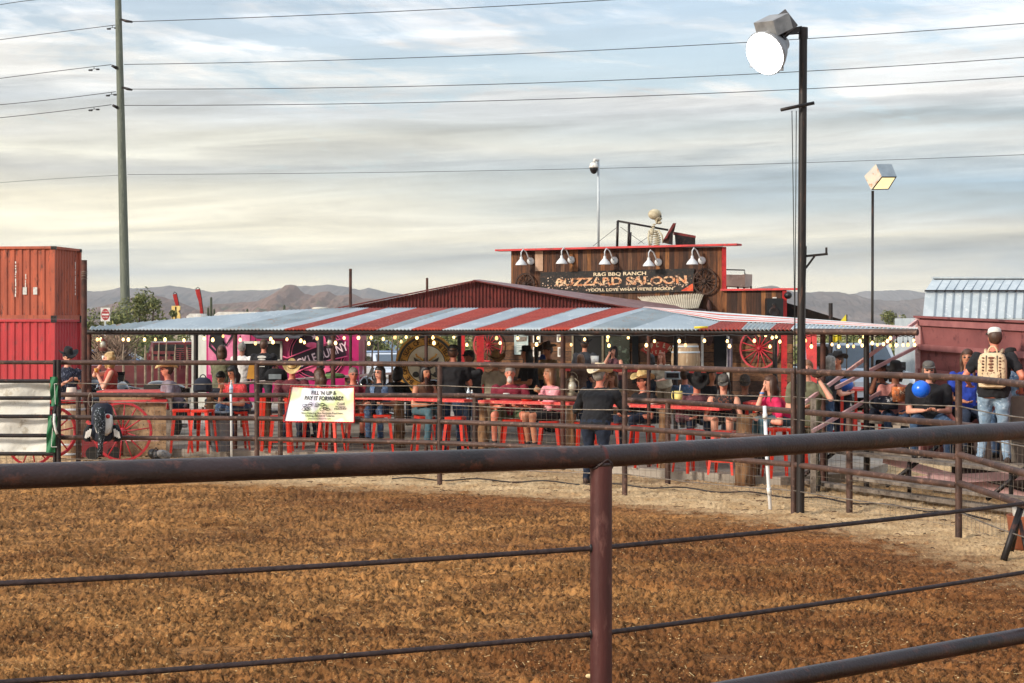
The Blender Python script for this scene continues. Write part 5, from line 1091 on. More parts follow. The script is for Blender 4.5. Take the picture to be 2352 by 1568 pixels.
# lettering board
M_pdk = mat('decal_dark', L(52, 14, 40), L(36, 10, 30), 4, .5); M_ppk = mat('decal_pink', L(240, 110, 150), L(226, 80, 130), 6, .5); M_pwh = mat('decal_white', L(240, 214, 220), L(226, 190, 200), 6, .5)
mb = MB(); cxl, cyl = 728, 812
mb.add([T2(cxl + 66 * math.cos(a), cyl - 62 * math.sin(a), .03) for a in np.linspace(0, 6.2, 32)], [tuple(range(32))]); mb.build('round_decal', M_pdk, ft)
mb = MB()
for r_ in (64, 58): mb.tube([T2(cxl + r_ * math.cos(a), cyl - r_ * .94 * math.sin(a), .045) for a in np.linspace(0, 6.283, 48)], .010, 5)
mb.tube([T2(650, 818, .09), T2(660, 822, .09), T2(700, 806, .09), T2(760, 784, .09), T2(786, 778, .09)], .018, 6); mb.tube([T2(664, 862, .09), T2(700, 846, .09), T2(760, 826, .09), T2(798, 818, .09)], .018, 6); mb.build('rope_border', M_ppk, ft, True)
mb = MB(); mb.add(poly([(656, 824), (700, 808), (786, 782), (796, 816), (700, 846), (668, 858)], .06), [tuple(range(6))]); mb.build('banner_decal', M_pdk, ft)
tx = (T2(792, 784) - T2(660, 832)); tx.y = 0; mb = MB(); mb.text('BUCKLE BUNNY', T2(728, 820, .08), tx, Vector((-tx.z, 0, tx.x)), .31, .018, sx=.72, out=(0, -1, 0)); mb.build('lettering', M_pwh, ft)
mb = MB(); mb.text('HOT FOOD', T2(738, 850, .08), tx, Vector((-tx.z, 0, tx.x)), .22, .02, sx=.9, out=(0, -1, 0)) if False else None
rr = random.Random(21)
for k in range(9):      # flourishes under the banner
    a = rr.uniform(3.5, 5.9); mb.ell(T2(cxl + rr.uniform(10, 44) * math.cos(a), cyl - rr.uniform(40, 54) * math.sin(a), .05), (rr.uniform(.05, .13), .01, rr.uniform(.05, .12)))
mb.ell(T2(740, 784, .05), (.1, .01, .16)); mb.ell(T2(716, 792, .05), (.16, .01, .07)); mb.ell(T2(752, 796, .05), (.14, .01, .06)); mb.build('decal_shapes', M_ppk, ft, True)
mb = MB(); pts = [T2(722 + (7 if i % 2 == 0 else 3) * math.sin(i * math.pi / 5), 774 - (7 if i % 2 == 0 else 3) * math.cos(i * math.pi / 5), .06) for i in range(10)]; mb.add(pts, [tuple(range(10))]); mb.build('star_decal', M_pwh, ft)
for x in (520, 785): MB().lathe(G(x, TY_ + .1, .42), [(.2, -.12), (.4, -.12), (.42, 0), (.4, .12), (.2, .12), (.01, .1)], 20, Matrix.Rotation(R(90), 3, 'X')).build('wheel', M_blkp, ft, True)
# chair of yellow slats seen between people
mb = MB(); mb.prism([P(572, 838, 38), P(584, 838, 38), P(584, 870, 38), P(566, 870, 38)], (0, .2, 0)); mb.build('menu_stand', mat('ochre', L(206, 148, 52), L(180, 122, 40), 4, .7), None, label='ochre yellow board standing under the food truck window', cat='board', loc=P(575, 870, 38))
# ================================================================ round wooden seal
M_gold = mat('seal_ochre', L(238, 178, 84), L(218, 152, 64), 4, .7, c3=L(150, 96, 40), stretch=(1, 1, 4)); M_sgr = mat('seal_grey', L(92, 86, 76), L(70, 66, 58), 6, .8); M_scr = mat('seal_cream', L(246, 234, 208), L(228, 212, 180), 4, .8); M_sbr = mat('seal_brown', L(96, 66, 36), L(74, 50, 28), 6, .8)
SY = 40.0; SC = (979, 836); se = empty('wooden_seal', P(979, 907, SY), 'big round wooden seal of the United States with cream centre and eagle', 'round sign')
S2 = lambda x, y, d=0.0: P(x, y, SY - d)
def disc(r0, r1, d, m, name, th=.02):
    mb = MB(); n = 56
    for k in range(n):
        a, b = 2 * math.pi * k / n, 2 * math.pi * (k + 1) / n
        q = [S2(SC[0] + r * math.cos(t), SC[1] - r * math.sin(t), d) for r, t in ((r0, a), (r1, a), (r1, b), (r0, b))]; mb.prism(q, (0, th, 0))
    return mb.build(name, m, se)
disc(.5, 70.5, .0, M_gold, 'disc', .05); disc(60, 65.5, .006, M_sgr, 'grey_ring', .01); disc(.5, 42.5, .006, M_scr, 'cream_centre', .01); disc(42.5, 44, .008, M_sbr, 'thin_ring', .008)
mb = MB(); S3 = lambda x, y, d: S2(x, y, d)
arc_text(mb, 'THE GREAT SEAL OF THE UNITED STATES', 979, 836, 52, 232, -28, .155, .012, S3, bold=.014)
arc_text(mb, 'E PLURIBUS UNUM', 979, 836, 52, 248, 300, .10, .012, S3, flip=True, bold=.01); mb.build('lettering', M_sbr, se)
for sgn in (-1, 1):
    MB().add([S2(979 + sgn * a, b, .02) for a, b in ((4, 832), (14, 829), (29, 820), (28, 826), (24, 834), (17, 842), (8, 848), (3, 850))], [tuple(range(8))]).build('wing', M_sgr, se)
    mb = MB(); mb.tube([S2(979 + sgn * a, b, .03) for a, b in ((6, 828), (14, 822), (21, 818), (24, 812))], .022, 6); mb.build('ribbon', M_gold, se, True)
mb = MB(); mb.add([S2(979 + a, b, .024) for a, b in ((-7, 834), (7, 834), (7, 848), (0, 858), (-7, 848))], [tuple(range(5))]); mb.build('shield', M_cream, se)
mb = MB(); mb.add([S2(979 + a, b, .03) for a, b in ((-7, 834), (7, 834), (7, 839), (-7, 839))], [(0, 1, 2, 3)]); mb.build('shield_top', mat('seal_blue', L(60, 70, 110), L(50, 58, 92), 5, .7), se)
mb = MB(); mb.ell(S2(977, 826, .03), (.05, .02, .06)); mb.add([S2(979 + a, b, .022) for a, b in ((-6, 856), (6, 856), (12, 872), (-12, 872))], [(0, 1, 2, 3)]); mb.build('head_and_tail', M_sgr, se)
for sgn in (-1, 1): mb = MB(); mb.tube([S2(979 + sgn * 7, 856, .03), S2(979 + sgn * 20, 864, .03), S2(979 + sgn * 27, 858, .03)], .02, 6); mb.ell(S2(979 + sgn * 24, 860, .03), (.08, .015, .07)); mb.build('talon', M_sgr, se, True)
mb = MB(); mb.bar(P(950, 900, SY + .1), G(950, SY + .1), .08, .06, up=(0, 1, 0)); mb.bar(P(1008, 900, SY + .1), G(1008, SY + .1), .08, .06, up=(0, 1, 0)); mb.build('stand_legs', M_log, se)
# ================================================================ silver shed, red board, bleachers
sh = empty('metal_shed', G(2240, 46), 'silver gambrel roofed metal shed behind the red brown board', 'shed')
SHY = 46.0; k_ = lambda x, y, d=0: P(x, y, SHY + d)
MB().prism([k_(2120, 730), k_(2440, 730), G(2440, SHY), G(2120, SHY)], (0, 3.4, 0)).build('wall', M_galv, sh)
def steep(u, v): return k_(2119 + 6.5 * v + (330 - 0 * v) * u, 731 - 65 * v, .0 + v * .5)
mb = MB(); mb.quad(k_(2119, 731), k_(2450, 731), k_(2450, 667, .5), k_(2125.5, 667, .5)); mb.quad(k_(2125.5, 666.5, .5), k_(2450, 666.5, .5), k_(2450, 638, 1.6), k_(2144, 638, 1.6)); mb.quad(k_(2144, 638, 1.6), k_(2450, 638, 1.6), k_(2450, 667, 3.0), k_(2160, 667, 3.0)); mb.build('roof', M_galv, sh)
mb = MB(); 
for i in range(14):
    x = 2150 + i * 20.3; a, b, c = k_(x - 4.5, 731, -.02), k_(x, 667, .48), k_(x + 17.5, 640, 1.58); mb.bar(a, b, .035, .03, up=(0, -1, 0)); mb.bar(b, c, .035, .03, up=(0, -1, 0))
mb.build('roof_rib', mat('rib_grey', L(150, 160, 168), L(130, 140, 150), 4, .5, .3), sh)
mb = MB(); mb.bar(k_(2124, 667.5, .42), k_(2450, 667.5, .42), .05, .045); mb.bar(k_(2146, 642, 1.45), k_(2450, 642, 1.45), .03, .03); mb.build('dark_seam', M_dark, sh)
mb = MB(); mb.bar(k_(2141, 637.5, 1.55), k_(2450, 637.5, 1.55), .2, .05); mb.build('ridge_cap', M_galv, sh)
M_ply = mat('redbrown_ply', L(138, 80, 78), L(114, 62, 62), 1.2, .85, 0, .3, 14, c3=L(90, 46, 48)); M_plyr = mat('redbrown_rail', L(214, 176, 174), L(190, 146, 146), 3, .8, c3=L(226, 194, 190))
BZ = lambda x: 27 - (x - 2106) * .0122
bd = empty('board_wall', G(2108, 27), 'red brown painted plywood wall with battens behind the bleachers', 'wall')
b2 = lambda x, y, d=0: P(x, y, BZ(x) - d)
MB().prism([b2(2106, 727), b2(2760, 757), G(2760, BZ(2760), .3), G(2106, BZ(2106), .3)], (0, .03, 0)).build('plywood', M_ply, bd)
for (x0, y0, x1, y1, hh) in ((2104, 740, 2760, 773, .09), (2106, 796, 2760, 846, .09), (2106, 852, 2760, 927, .09)): MB().bar(b2(x0, y0, .05), b2(x1, y1, .05), .05, hh).build('batten', mat('redbrown_batten', L(158, 100, 98), L(134, 80, 80), 3, .8), bd)
MB().bar(b2(2110, 727, .06), G(2110, BZ(2110) - .06, .3), .10, .06, up=(0, 1, 0)).build('corner_post', M_plyr, bd)
MB().bar(b2(2106, 727, .03), b2(2760, 757, .03), .12, .03).build('top_cap', M_ply, bd)
hr = empty('handrail', P(1990, 850, 25), 'pinkish painted wooden stair handrails slanting down left from the board wall', 'handrail')
for a, b in (((2106, 737, 26.8), (1847, 925, 24.2)), ((2106, 796, 26.8), (1920, 890, 24.6)), ((2040, 890, 25.8), (1866, 990, 24.0))):
    MB().bar(P(*a), P(*b), .035, .05).build('rail', M_plyr, hr)
MB().bar(P(1868, 915, 24.2), G(1868, 24.2), .07, .07, up=(0, 1, 0)).build('newel_post', M_gwood, hr)
ble = empty('bleachers', G(2100, 24), 'weathered grey plank bleachers with dark frame under the seated group', 'bleachers')
bd_ = Vector((.45, -.89, 0)).normalized(); bn_ = Vector((.89, .45, 0)).normalized(); bo = Vector((4.9, 25.4, 0)) - bd_ * .3
def bpt(s, o, z): return bo + bd_ * s + bn_ * o + Vector((0, 0, z))
for o_, z, w_, s0, s1 in ((-.55, .22, .24, 1.3, 8.5), (-.02, .50, .26, 0, 8.5), (.42, .52, .24, 0, 8.5), (.72, .93, .30, 0, 8.5), (1.15, .95, .24, 0, 8.5), (1.4, 1.34, .3, 0, 8.5)):
    mb = MB(); mb.bar(bpt(s0, o_, z), bpt(s1, o_, z), w_, .042); mb.build('plank', M_gwood, ble)
mb = MB(); mb.bar(bpt(.2, -.62, .08), bpt(5.2, -.62, .08), .2, .05); mb.build('ground_plank', M_gwood, ble)
for s in (.1, 2.0, 4.0, 6.0, 8.0):
    mb = MB(); mb.tube([bpt(s, -.1, 0), bpt(s, -.1, .5)], .03, 6); mb.tube([bpt(s, .7, 0), bpt(s, .7, .92)], .03, 6); mb.tube([bpt(s, 1.45, 0), bpt(s, 1.45, 1.32)], .03, 6); mb.tube([bpt(s, -.5, .15), bpt(s, 1.45, 1.28)], .03, 6); mb.tube([bpt(s, .0, .5), bpt(s, .75, .5)], .025, 6); mb.build('frame', M_dark, ble, True)
mb = MB()
for i in range(150): 
    a, b = bpt(1.8 + i * .045, .86 + .02 * (i % 2), .02), bpt(1.8 + i * .045 + .045, .86 + .02 * ((i + 1) % 2), .02); mb.quad(a, b, b + Vector((0, 0, .88)), a + Vector((0, 0, .88)))
mb.build('ribbed_skirt', mat('ribbed_dark', L(62, 44, 40), L(40, 28, 26), 3, .7, c3=L(84, 60, 52)), ble)
for a, b in ((bpt(1.5, .3, .15), bpt(4.6, .5, .5)), (bpt(1.2, .1, .45), bpt(3.4, .8, .05))): MB().bar(a, b, .03, .12).build('cross_brace', M_plyr, ble)
MB().prism([(6.6, 30, .2), (9, 24, .2), (10.5, 27, .2), (7.5, 34, .2)], (0, 0, .02)).build('stair_landing', M_conc, None, label='pale concrete landing below the bleachers', cat='landing', loc=(8, 28, .2)) if False else None
# black pipe sawhorse and bucket at the right edge
sw = empty('sawhorse', G(2320, 17.6), 'black pipe sawhorse standing on the sand at the right edge', 'sawhorse')
MB().tube([G(2305, 17.3), P(2345, 1165, 17.5)], .035, 10).build('leg', M_dark, sw, True); MB().tube([G(2322, 17.9), P(2344, 1165, 17.6)], .03, 10).build('leg', M_dark, sw, True)
MB().tube([G(2362, 17.2), P(2342, 1195, 17.45)], .022, 8).build('leg', M_dark, sw, True); MB().tube([P(2340, 1163, 17.55), P(2420, 1150, 17.0)], .03, 10).build('top_bar', M_dark, sw, True)
bk = MB().lathe(G(2350, 18.2), [(.13, 0), (.17, .34), (.175, .36), (.15, .35), (.01, .05)], 20).build('bucket', mat('terracotta', L(150, 86, 56), L(120, 66, 44), 4, .8), None, True, 'terracotta coloured bucket on the sand behind the black sawhorse', 'bucket', loc=G(2350, 18.2))
MB().lathe(G(2350, 18.2, .3), [(.1, 0), (.12, .16), (.1, .18), (.01, .18)], 16).build('white_bag', M_white, bk, True)
MB().lathe(bpt(5.2, .1, .55), [(.045, 0), (.05, .1), (.05, .2), (.018, .26), (.02, .3), (.01, .3)], 12).build('bottle', mat('green_bottle', L(150, 176, 120), L(120, 150, 90), 5, .3), None, True, 'pale green bottle standing on the bleacher foot plank', 'bottle', loc=bpt(5.2, .1, .55))
# ================================================================ counters, tables, stools
CTX = [554, 888, 1101, 1413, 1640, 1700]; CTY = [905.5, 912, 919, 927, 935, 938]
def ctz(x, z=1.1): return (CAMH - z) * F / (xlin(x, CTX, CTY) - HY)
mb = MB()
for nm, x0, x1 in (('a', 540, 1066), ('b', 1098, 1652)):
    ct = empty('bar_counter', G((x0 + x1) / 2, ctz((x0 + x1) / 2) + .2), ('long thin red bar counter on log posts, left part running behind the pastel banner' if nm == 'a' else 'long thin red bar counter on log posts, right part behind the cowboy'), 'counter', 'red bar counters')
    xx = np.linspace(x0, x1, 14)
    for a, b in zip(xx[:-1], xx[1:]):
        A = P(a, xlin(a, CTX, CTY), ctz(a)); Bq = P(b, xlin(b, CTX, CTY), ctz(b)); d = (Bq - A).normalized(); nb = Vector((-d.y, d.x, 0)) * .34
        if a == xx[0]: mb = MB()
        mb.prism([A, Bq, Bq + nb, A + nb], (0, 0, -.05))
    mb.build('counter_top', M_redtop, ct)
def logpost(x, yb, r_, lab, Y=None, ztop=1.05, base=0.0):
    Y = Y or (CAMH - base) * F / (yb - HY); g = G(x, Y, base); rr = random.Random(int(x)); pts, rs = [], []
    for k in range(9): t = k / 8; pts.append(g + Vector((rr.uniform(-.012, .012), 0, t * (ztop - base)))); rs.append(r_ * (1.12 - .2 * t + rr.uniform(-.07, .07)))
    mb = MB(); mb.tube(pts, 0, 14, True, rs); mb.ell(pts[3] + Vector((r_ * .7, -r_ * .4, 0)), r_ * .4); return mb.build('log_post', M_log, None, True, lab, 'log post', 'log posts under the counter', loc=g)
for x, yb, r_, lab in ((612, 1042, .095, 'peeling log post under the counter left of the pastel banner'), (735, 1041, .07, 'grey log post showing below the pastel banner'), (483, 1036, .07, 'dark log post behind the two empty red stools'), (917, 1042, .10, 'splintered pale log post right of the woman in sunglasses'),
                       (1109, 1058, .085, 'knotty grey log post left of the bearded man'), (1311, 1076, .085, 'squared brown log post left of the cowboy at the fence'), (1525, 1092, .085, 'brown log post right of the woman in the straw hat'), (1710, 1114, .13, 'thick stump like log post near the patio corner'), (1733, 1108, .08, 'thin grey log post right beside the thick corner stump')):
    logpost(x, yb, r_, lab)
# left red table on a stone faced wall
lw = empty('bar_wall', G(308, 31.2), 'red topped counter faced with mottled stone and bark panels behind the big red wheel', 'counter')
M_stone = mat('stone_face', L(176, 144, 110), L(120, 92, 66), 7, .9, 0, .6, 14, c3=L(74, 56, 42), bdist=.03)
MB().prism([P(228, 909, 31.1), P(386, 909, 31.1), G(386, 31.1, 0), G(228, 31.1, 0)], (0, .3, 0)).build('stone_face', M_stone, lw)
MB().prism([P(222, 898, 31.2), P(392, 906, 30.95), P(376, 894, 31.9), P(240, 894, 32.4)], (0, 0, -.045)).build('table_top', M_redtop, lw)
MB().tube([P(230, 924, 31.0), P(384, 920, 31.0), P(385, 940, 31.0)], .03, 8).build('red_pipe', M_red, lw, True)
MB().bar(P(389, 907, 31.05), G(389, 31.05), .1, .1, up=(0, 1, 0)).build('corner_post', M_gwood, lw)
# long pale topped counter in front of the food truck, and others
lc_ = empty('picnic_counter', G(740, 41), 'long pale topped counter running away in front of the food truck', 'counter')
A_, B_ = P(526, 880, 37), P(968, 851, 47); MB().prism([A_, B_, B_ + Vector((-.1, .4, 0)), A_ + Vector((-.1, .4, 0))], (0, 0, -.05)).build('counter_top', mat('pale_top', L(222, 196, 184), L(198, 170, 158), 3, .5), lc_)
for t in (.05, .3, .55, .8, .97): q = A_.lerp(B_, t) + Vector((0, .2, -.05)); MB().tube([q, Vector((q.x, q.y, .12))], .05, 8).build('leg', M_log, lc_, True)
bk_ = empty('back_bar', G(1450, 43), 'red edged shelf along the plank wall under the service window', 'shelf')
A_, B_ = P(1290, 846, 40.8), P(1660, 852, 39.0); MB().prism([A_, B_, B_ + Vector((0, .4, 0)), A_ + Vector((0, .4, 0))], (0, 0, -.06)).build('counter_top', M_redtop, bk_)
for t in (.05, .35, .65, .95): q = A_.lerp(B_, t) + Vector((0, .25, -.06)); MB().tube([q, Vector((q.x, q.y, .12))], .06, 8).build('leg', M_log, bk_, True)
def table(px, py, Y, w_, dpt, lab, ang=0, z=1.1):
    c = P(px, py, Y); T = xf(c, ang); rt = empty('high_table', (c.x, c.y, .12), lab, 'table')
    MB().box(c, (w_, dpt, .04), ang).build('table_top', M_redtop, rt)
    for sx in (-1, 1):
        for sy in (-1, 1): MB().bar(T((sx * (w_ / 2 - .06), sy * (dpt / 2 - .06), -.02)), Vector((T((sx * (w_ / 2), sy * (dpt / 2), 0)).x, T((sx * (w_ / 2), sy * (dpt / 2), 0)).y, .12)), .05, .05, up=(0, 1, 0)).build('leg', M_redm, rt)
    return rt
table(632, 907, 30.3, .55, .5, 'small red high table left of the pastel banner')
table(1950, 893, 32.0, 1.0, .9, 'red table at the right end of the patio beyond the stair rails', R(25))
table(1780, 925, 27.4, .9, .7, 'red table where the girl in the pink top is sitting', R(-20))
def make_stool(h_=.66):
    c = Vector((0, 0, 0)); mb = MB(); s_ = .155; n = 5
    ring = []
    def rr_(w, z, k=.035):
        out = []
        for cx_, cy_, a0 in ((w - k, w - k, 0), (-w + k, w - k, 90), (-w + k, -w + k, 180), (w - k, -w + k, 270)):
            for i in range(4): a = R(a0 + i * 30); out.append(Vector((cx_ + k * math.cos(a), cy_ + k * math.sin(a), z)))
        return out
    mb.loft([rr_(s_ + .01, h_ - .045), rr_(s_ + .012, h_ - .012), rr_(s_, h_), rr_(s_ - .02, h_ - .006)])
    rt = empty('bar_stool', (0, 0, 0), 'x', 'stool', 'red metal bar stools')
    mb.build('seat', M_redm, rt, False)
    for sx in (-1, 1):
        for sy in (-1, 1):
            a = Vector((sx * .14, sy * .14, h_ - .03)); b = Vector((sx * .2, sy * .2, 0)); mb = MB()
            mb.loft([[a + Vector((sx * i, sy * j, 0)) for i, j in ((.014, .014), (-.045, .014), (-.045, .004), (.004, .004), (.004, -.045), (.014, -.045))], [b + Vector((sx * i * .6, sy * j * .6, 0)) for i, j in ((.014, .014), (-.045, .014), (-.045, .004), (.004, .004), (.004, -.045), (.014, -.045))]])
            mb.build('leg', M_redm, rt)
    z = h_ * .3; q = .14 + .06 * (1 - .3)
    for k, (a, b) in enumerate((((-q, -q), (q, -q)), ((q, -q), (q, q)), ((q, q), (-q, q)), ((-q, q), (-q, -q)))):
        MB().bar((*a, z), (*b, z), .006, .022).build('foot_rail', M_redm, rt)
    return rt
SX = [(417, 30.3, .77, 'empty red bar stool, left one of the two beside the stone faced counter', 12), (466, 30.2, .77, 'empty red bar stool, right one of the two beside the stone faced counter', -14),
      (545, 31.0, .70, 'red bar stool under the dark haired woman in the red top', 20), (643, 30.3, .66, 'orange red bar stool left of the pastel banner by the small high table', 10), (712, 31.2, .66, 'red bar stool half hidden below the left half of the pastel banner', 25), (760, 30.5, .66, 'red bar stool below the right half of the pastel banner', -20),
      (818, 31.0, .66, 'red bar stool under the bald man in the maroon shirt', 15), (878, 30.6, .66, 'red bar stool under the woman in sunglasses and denim', 5), (975, 30.2, .66, 'red bar stool under the girl in the dark tank top', 18), (1046, 29.9, .66, 'red bar stool in front of the man in the black cap', -12),
      (1176, 29.0, .66, 'red bar stool under the white bearded man', 8), (1262, 28.6, .66, 'red bar stool under the woman in pink', -6), (1338, 28.3, .66, 'red bar stool seen left of the cowboy at the fence', 22), (1404, 27.9, .66, 'red bar stool seen right behind the cowboy at the fence', -18),
      (1476, 27.2, .66, 'red bar stool under the woman in the straw hat', 14), (1586, 26.2, .66, 'red bar stool under the man in the purple shirt', 30), (1663, 25.9, .66, 'red bar stool under the woman in the floral top', -24), (1789, 25.3, .74, 'bright red bar stool under the girl in the pink top', 10),
      (1972, 30.4, .70, 'red bar stool at the right table, nearer one', 12), (2003, 31.6, .70, 'red bar stool at the right table, farther one', -18), (1912, 33, .70, 'red bar stool behind the right table next to the white haired man', 5)]
protos = {}
for x, Y, h_, lab, ang in SX:
    if h_ not in protos: protos[h_] = make_stool(h_); o = protos[h_]
    else: o = copy_tree(protos[h_])
    o.location = G(x, Y, .12); o.rotation_euler.z = R(ang); o['label'] = lab
# ---------------------------------------------------------------- wheels, barrel and odds and ends left
wheel(P(281, 991, 29.6), .50, 14, M_wred, 'big red wagon wheel standing before the stone faced counter', .042, hub=.07, sr_=.012)
wheel(P(124, 992, 29.8), .42, 12, M_wred, 'red wagon wheel turned edgewise, half hidden by the green banner', .05, Vector((.72, .69, 0)), hub=.06)
wheel(P(72, 1015, 29.8), .40, 12, M_wred, 'dark red wagon wheel peeping out below the tarp', .045, Vector((.9, .4, 0)), hub=.06)
MB().tube([P(98, 923, 29.6), P(140, 922, 29.6), P(190, 922, 29.6)], .03, 8).build('red_pipe', M_red, None, True, label='short red pipe rail left of the wine barrel', cat='pipe', loc=P(140, 923, 29.6))
barrel(G(166, 30.6, .0), .26, .95, 'wine barrel standing under the white bucket behind the left fence post')
MB().lathe(P(164, 925, 30.6), [(.12, 0), (.085, .27), (.08, .28), (.01, .27)], 20).build('bucket', mat('bucket_cream', L(222, 200, 184), L(200, 176, 160), 4, .6), None, True, 'upturned cream bucket on top of the wine barrel', 'bucket', loc=P(164, 925, 30.6))
cb = empty('red_cart', G(236, 29.9), 'low dark red wooden cart behind the big red wheel', 'cart')
MB().box(G(236, 30.2, .23), (.62, .5, .34)).build('box', mat('cart_red', L(128, 26, 34), L(92, 18, 26), 5, .6), cb); MB().box(G(318, 30.3, .36), (.8, .4, .05)).build('tongue_board', M_plyr, cb)
for x in (213, 262): MB().lathe(G(x, 29.92, .13), [(.01, -.03), (.12, -.03), (.12, .03), (.01, .03)], 16, Matrix.Rotation(R(90), 3, 'X')).build('wheel', M_blkp, cb, True, auto=40)
MB().bar(G(258, 30.1, .35), P(200, 968, 30.4), .05, .05).build('tongue', M_red, cb)
mb = MB(); mb.ell(G(354, 29.3, .16), (.12, .12, .09), Matrix.Rotation(.5, 3, 'Y')); mb.ell(G(366, 29.2, .14), (.13, .12, .07), Matrix.Rotation(-.3, 3, 'Y')); mb.box(G(374, 29.2, .15), (.2, .16, .1)); mb.tube([G(350, 29.2, .2), G(358, 29.1, .29), G(368, 29.2, .2)], .012, 6); o = mb.build('helmet_bag', M_blkp, None, True, 'black and white bag lying on the slab edge right of the big wheel', 'bag', loc=G(368, 29.2))
mb = MB(); mb.ell(G(376, 29.1, .17), (.13, .1, .08), Matrix.Rotation(.35, 3, 'Y')); mb.box(G(357, 29.14, .17), (.06, .05, .09), .3); mb.build('pale_panel', mat('bag_grey', L(150, 146, 144), L(70, 66, 68), 12, .8), o, True)
tc2 = MB().lathe(G(508, 30.6, .12), [(.17, 0), (.215, .62), (.23, .64), (.23, .7), (.2, .72), (.01, .7)], 24).build('trash_bin', mat('bin_grey', L(112, 118, 124), L(84, 90, 96), 3, .6), None, True, 'grey round trash bin beside the dark haired woman in red', 'trash bin', loc=G(508, 30.6, .12), auto=40)
MB().lathe(G(508, 30.6, .76), [(.235, 0), (.24, .05), (.02, .06)], 24).build('liner', M_blk, tc2, True)
# riding vest hung on the fence
vt = empty('protective_vest', P(236, 1000, 26.5), 'black and white rodeo vest with patterned scarf hanging on the fence rails', 'vest')
V2 = lambda x, y, d=0.0: P(x, y, 26.62 - d)
mb = MB(); mb.loft([[V2(235 + a * k, y, dd) for a, dd in ((-1, 0), (-.8, .12), (0, .17), (.8, .12), (1, 0), (.8, -.02), (-.8, -.02))] for y, k in ((925, 13), (931, 22), (942, 24), (960, 25), (985, 27), (1000, 26), (1010, 22), (1014, 16))]); mb.build('vest_body', mat('vest_navy', L(34, 40, 58), L(22, 24, 34), 4, .85, 0, .3, 20), vt, True)
mb = MB(); mb.loft([[V2(238 + a * k, y, dd) for a, dd in ((-1, .12), (-.7, .19), (0, .22), (.7, .19), (1, .12), (0, .1))] for y, k in ((950, 14), (954, 20), (975, 22), (992, 19), (1000, 10))]); mb.build('white_panel', M_white, vt, True)
for sgn, x0 in ((-1, 203), (1, 268)):
    mb = MB(); mb.loft([[V2(x0 + sgn * o_ + a * 8, y, dd) for a, dd in ((-1, .04), (0, .13), (1, .04), (0, -.02))] for y, o_ in ((975, -6), (985, 1), (1000, 5), (1010, 3), (1014, -1))]); mb.build('side_guard', M_blk, vt, True)
    for k in range(3): MB().bar(V2(x0 + sgn * (k * 4 - 5), 985 + k * 3, .17), V2(x0 + sgn * (k * 4 - 2), 1002 + k * 2, .16), .035, .02, up=(0, -1, 0)).build('white_stripe', M_white, vt)
mb = MB(); mb.tube([V2(231, 938, .22), V2(228, 955, .27), V2(230, 975, .27), V2(233, 1000, .26), V2(231, 1020, .24), V2(229, 1048, .24)], 0, 10, True, [.07, .09, .085, .05, .04, .045]); mb.build('scarf', mat('bandana', L(28, 40, 44), L(14, 16, 22), 14, .9, c3=L(196, 200, 214)), vt, True)
MB().lathe(V2(248, 956, .21), [(.01, 0), (.035, 0), (.03, .01), (.01, .012)], 14, Matrix.Rotation(R(90), 3, 'X')).build('red_badge', M_red, vt, True)
MB().tube([V2(208 + 5 * math.cos(a), 918 + 16 * math.sin(a), .02) for a in np.linspace(0, 6.28, 20)], .006, 5).build('hanging_loop', M_wire, vt, True)
# lanterns
def lantern(c, s__, lab, m=None):
    m = m or M_rust; c = Vector(c); rt = empty('lantern', c, lab, 'lantern')
    MB().lathe(c, [(.12 * s__, 0), (.13 * s__, .03 * s__), (.12 * s__, .1 * s__), (.07 * s__, .13 * s__)], 18).build('fuel_base', m, rt, True, auto=40)
    MB().lathe(c + Vector((0, 0, .13 * s__)), [(.06 * s__, 0), (.1 * s__, .08 * s__), (.1 * s__, .14 * s__), (.06 * s__, .24 * s__)], 18).build('glass_globe', mat('lantern_glass', L(196, 190, 172), L(150, 146, 130), 4, .2, spec=.8), rt, True)
    MB().lathe(c + Vector((0, 0, .37 * s__)), [(.08 * s__, 0), (.07 * s__, .05 * s__), (.04 * s__, .08 * s__), (.05 * s__, .12 * s__), (.01, .13 * s__)], 16).build('chimney', m, rt, True, auto=40)
    for sx in (-1, 1): MB().tube([c + Vector((sx * .11 * s__, 0, .06 * s__)), c + Vector((sx * .15 * s__, 0, .12 * s__)), c + Vector((sx * .15 * s__, 0, .36 * s__)), c + Vector((sx * .06 * s__, 0, .44 * s__))], .012 * s__, 7).build('side_tube', m, rt, True)
    MB().tube([c + Vector((.13 * s__ * math.cos(a), 0, (.42 + .16 * math.sin(a)) * s__)) for a in np.linspace(0, 3.14, 12)], .006 * s__, 5).build('handle', m, rt, True)
    return rt
lantern(P(1314, 912, 28.2), .72, 'big old barn lantern with pale glass standing on the counter by the cowboy', mat('lantern_tin', L(150, 140, 120), L(96, 84, 70), 6, .5, .5))
ln_ = lantern(P(757, 800, 29.9), .42, 'dark lantern hanging at the canopy post left of the pale sedans', M_dark)
ln_ = lantern(P(236, 806, 31.3), .5, 'rusty lantern hanging from the canopy near its left end', mat('lantern_rust', L(122, 62, 48), L(84, 40, 32), 6, .7))
MB().tube([P(236, 790, 31.3), P(236, 764, 31.3)], .008, 5).build('chain', M_dark, ln_, True)
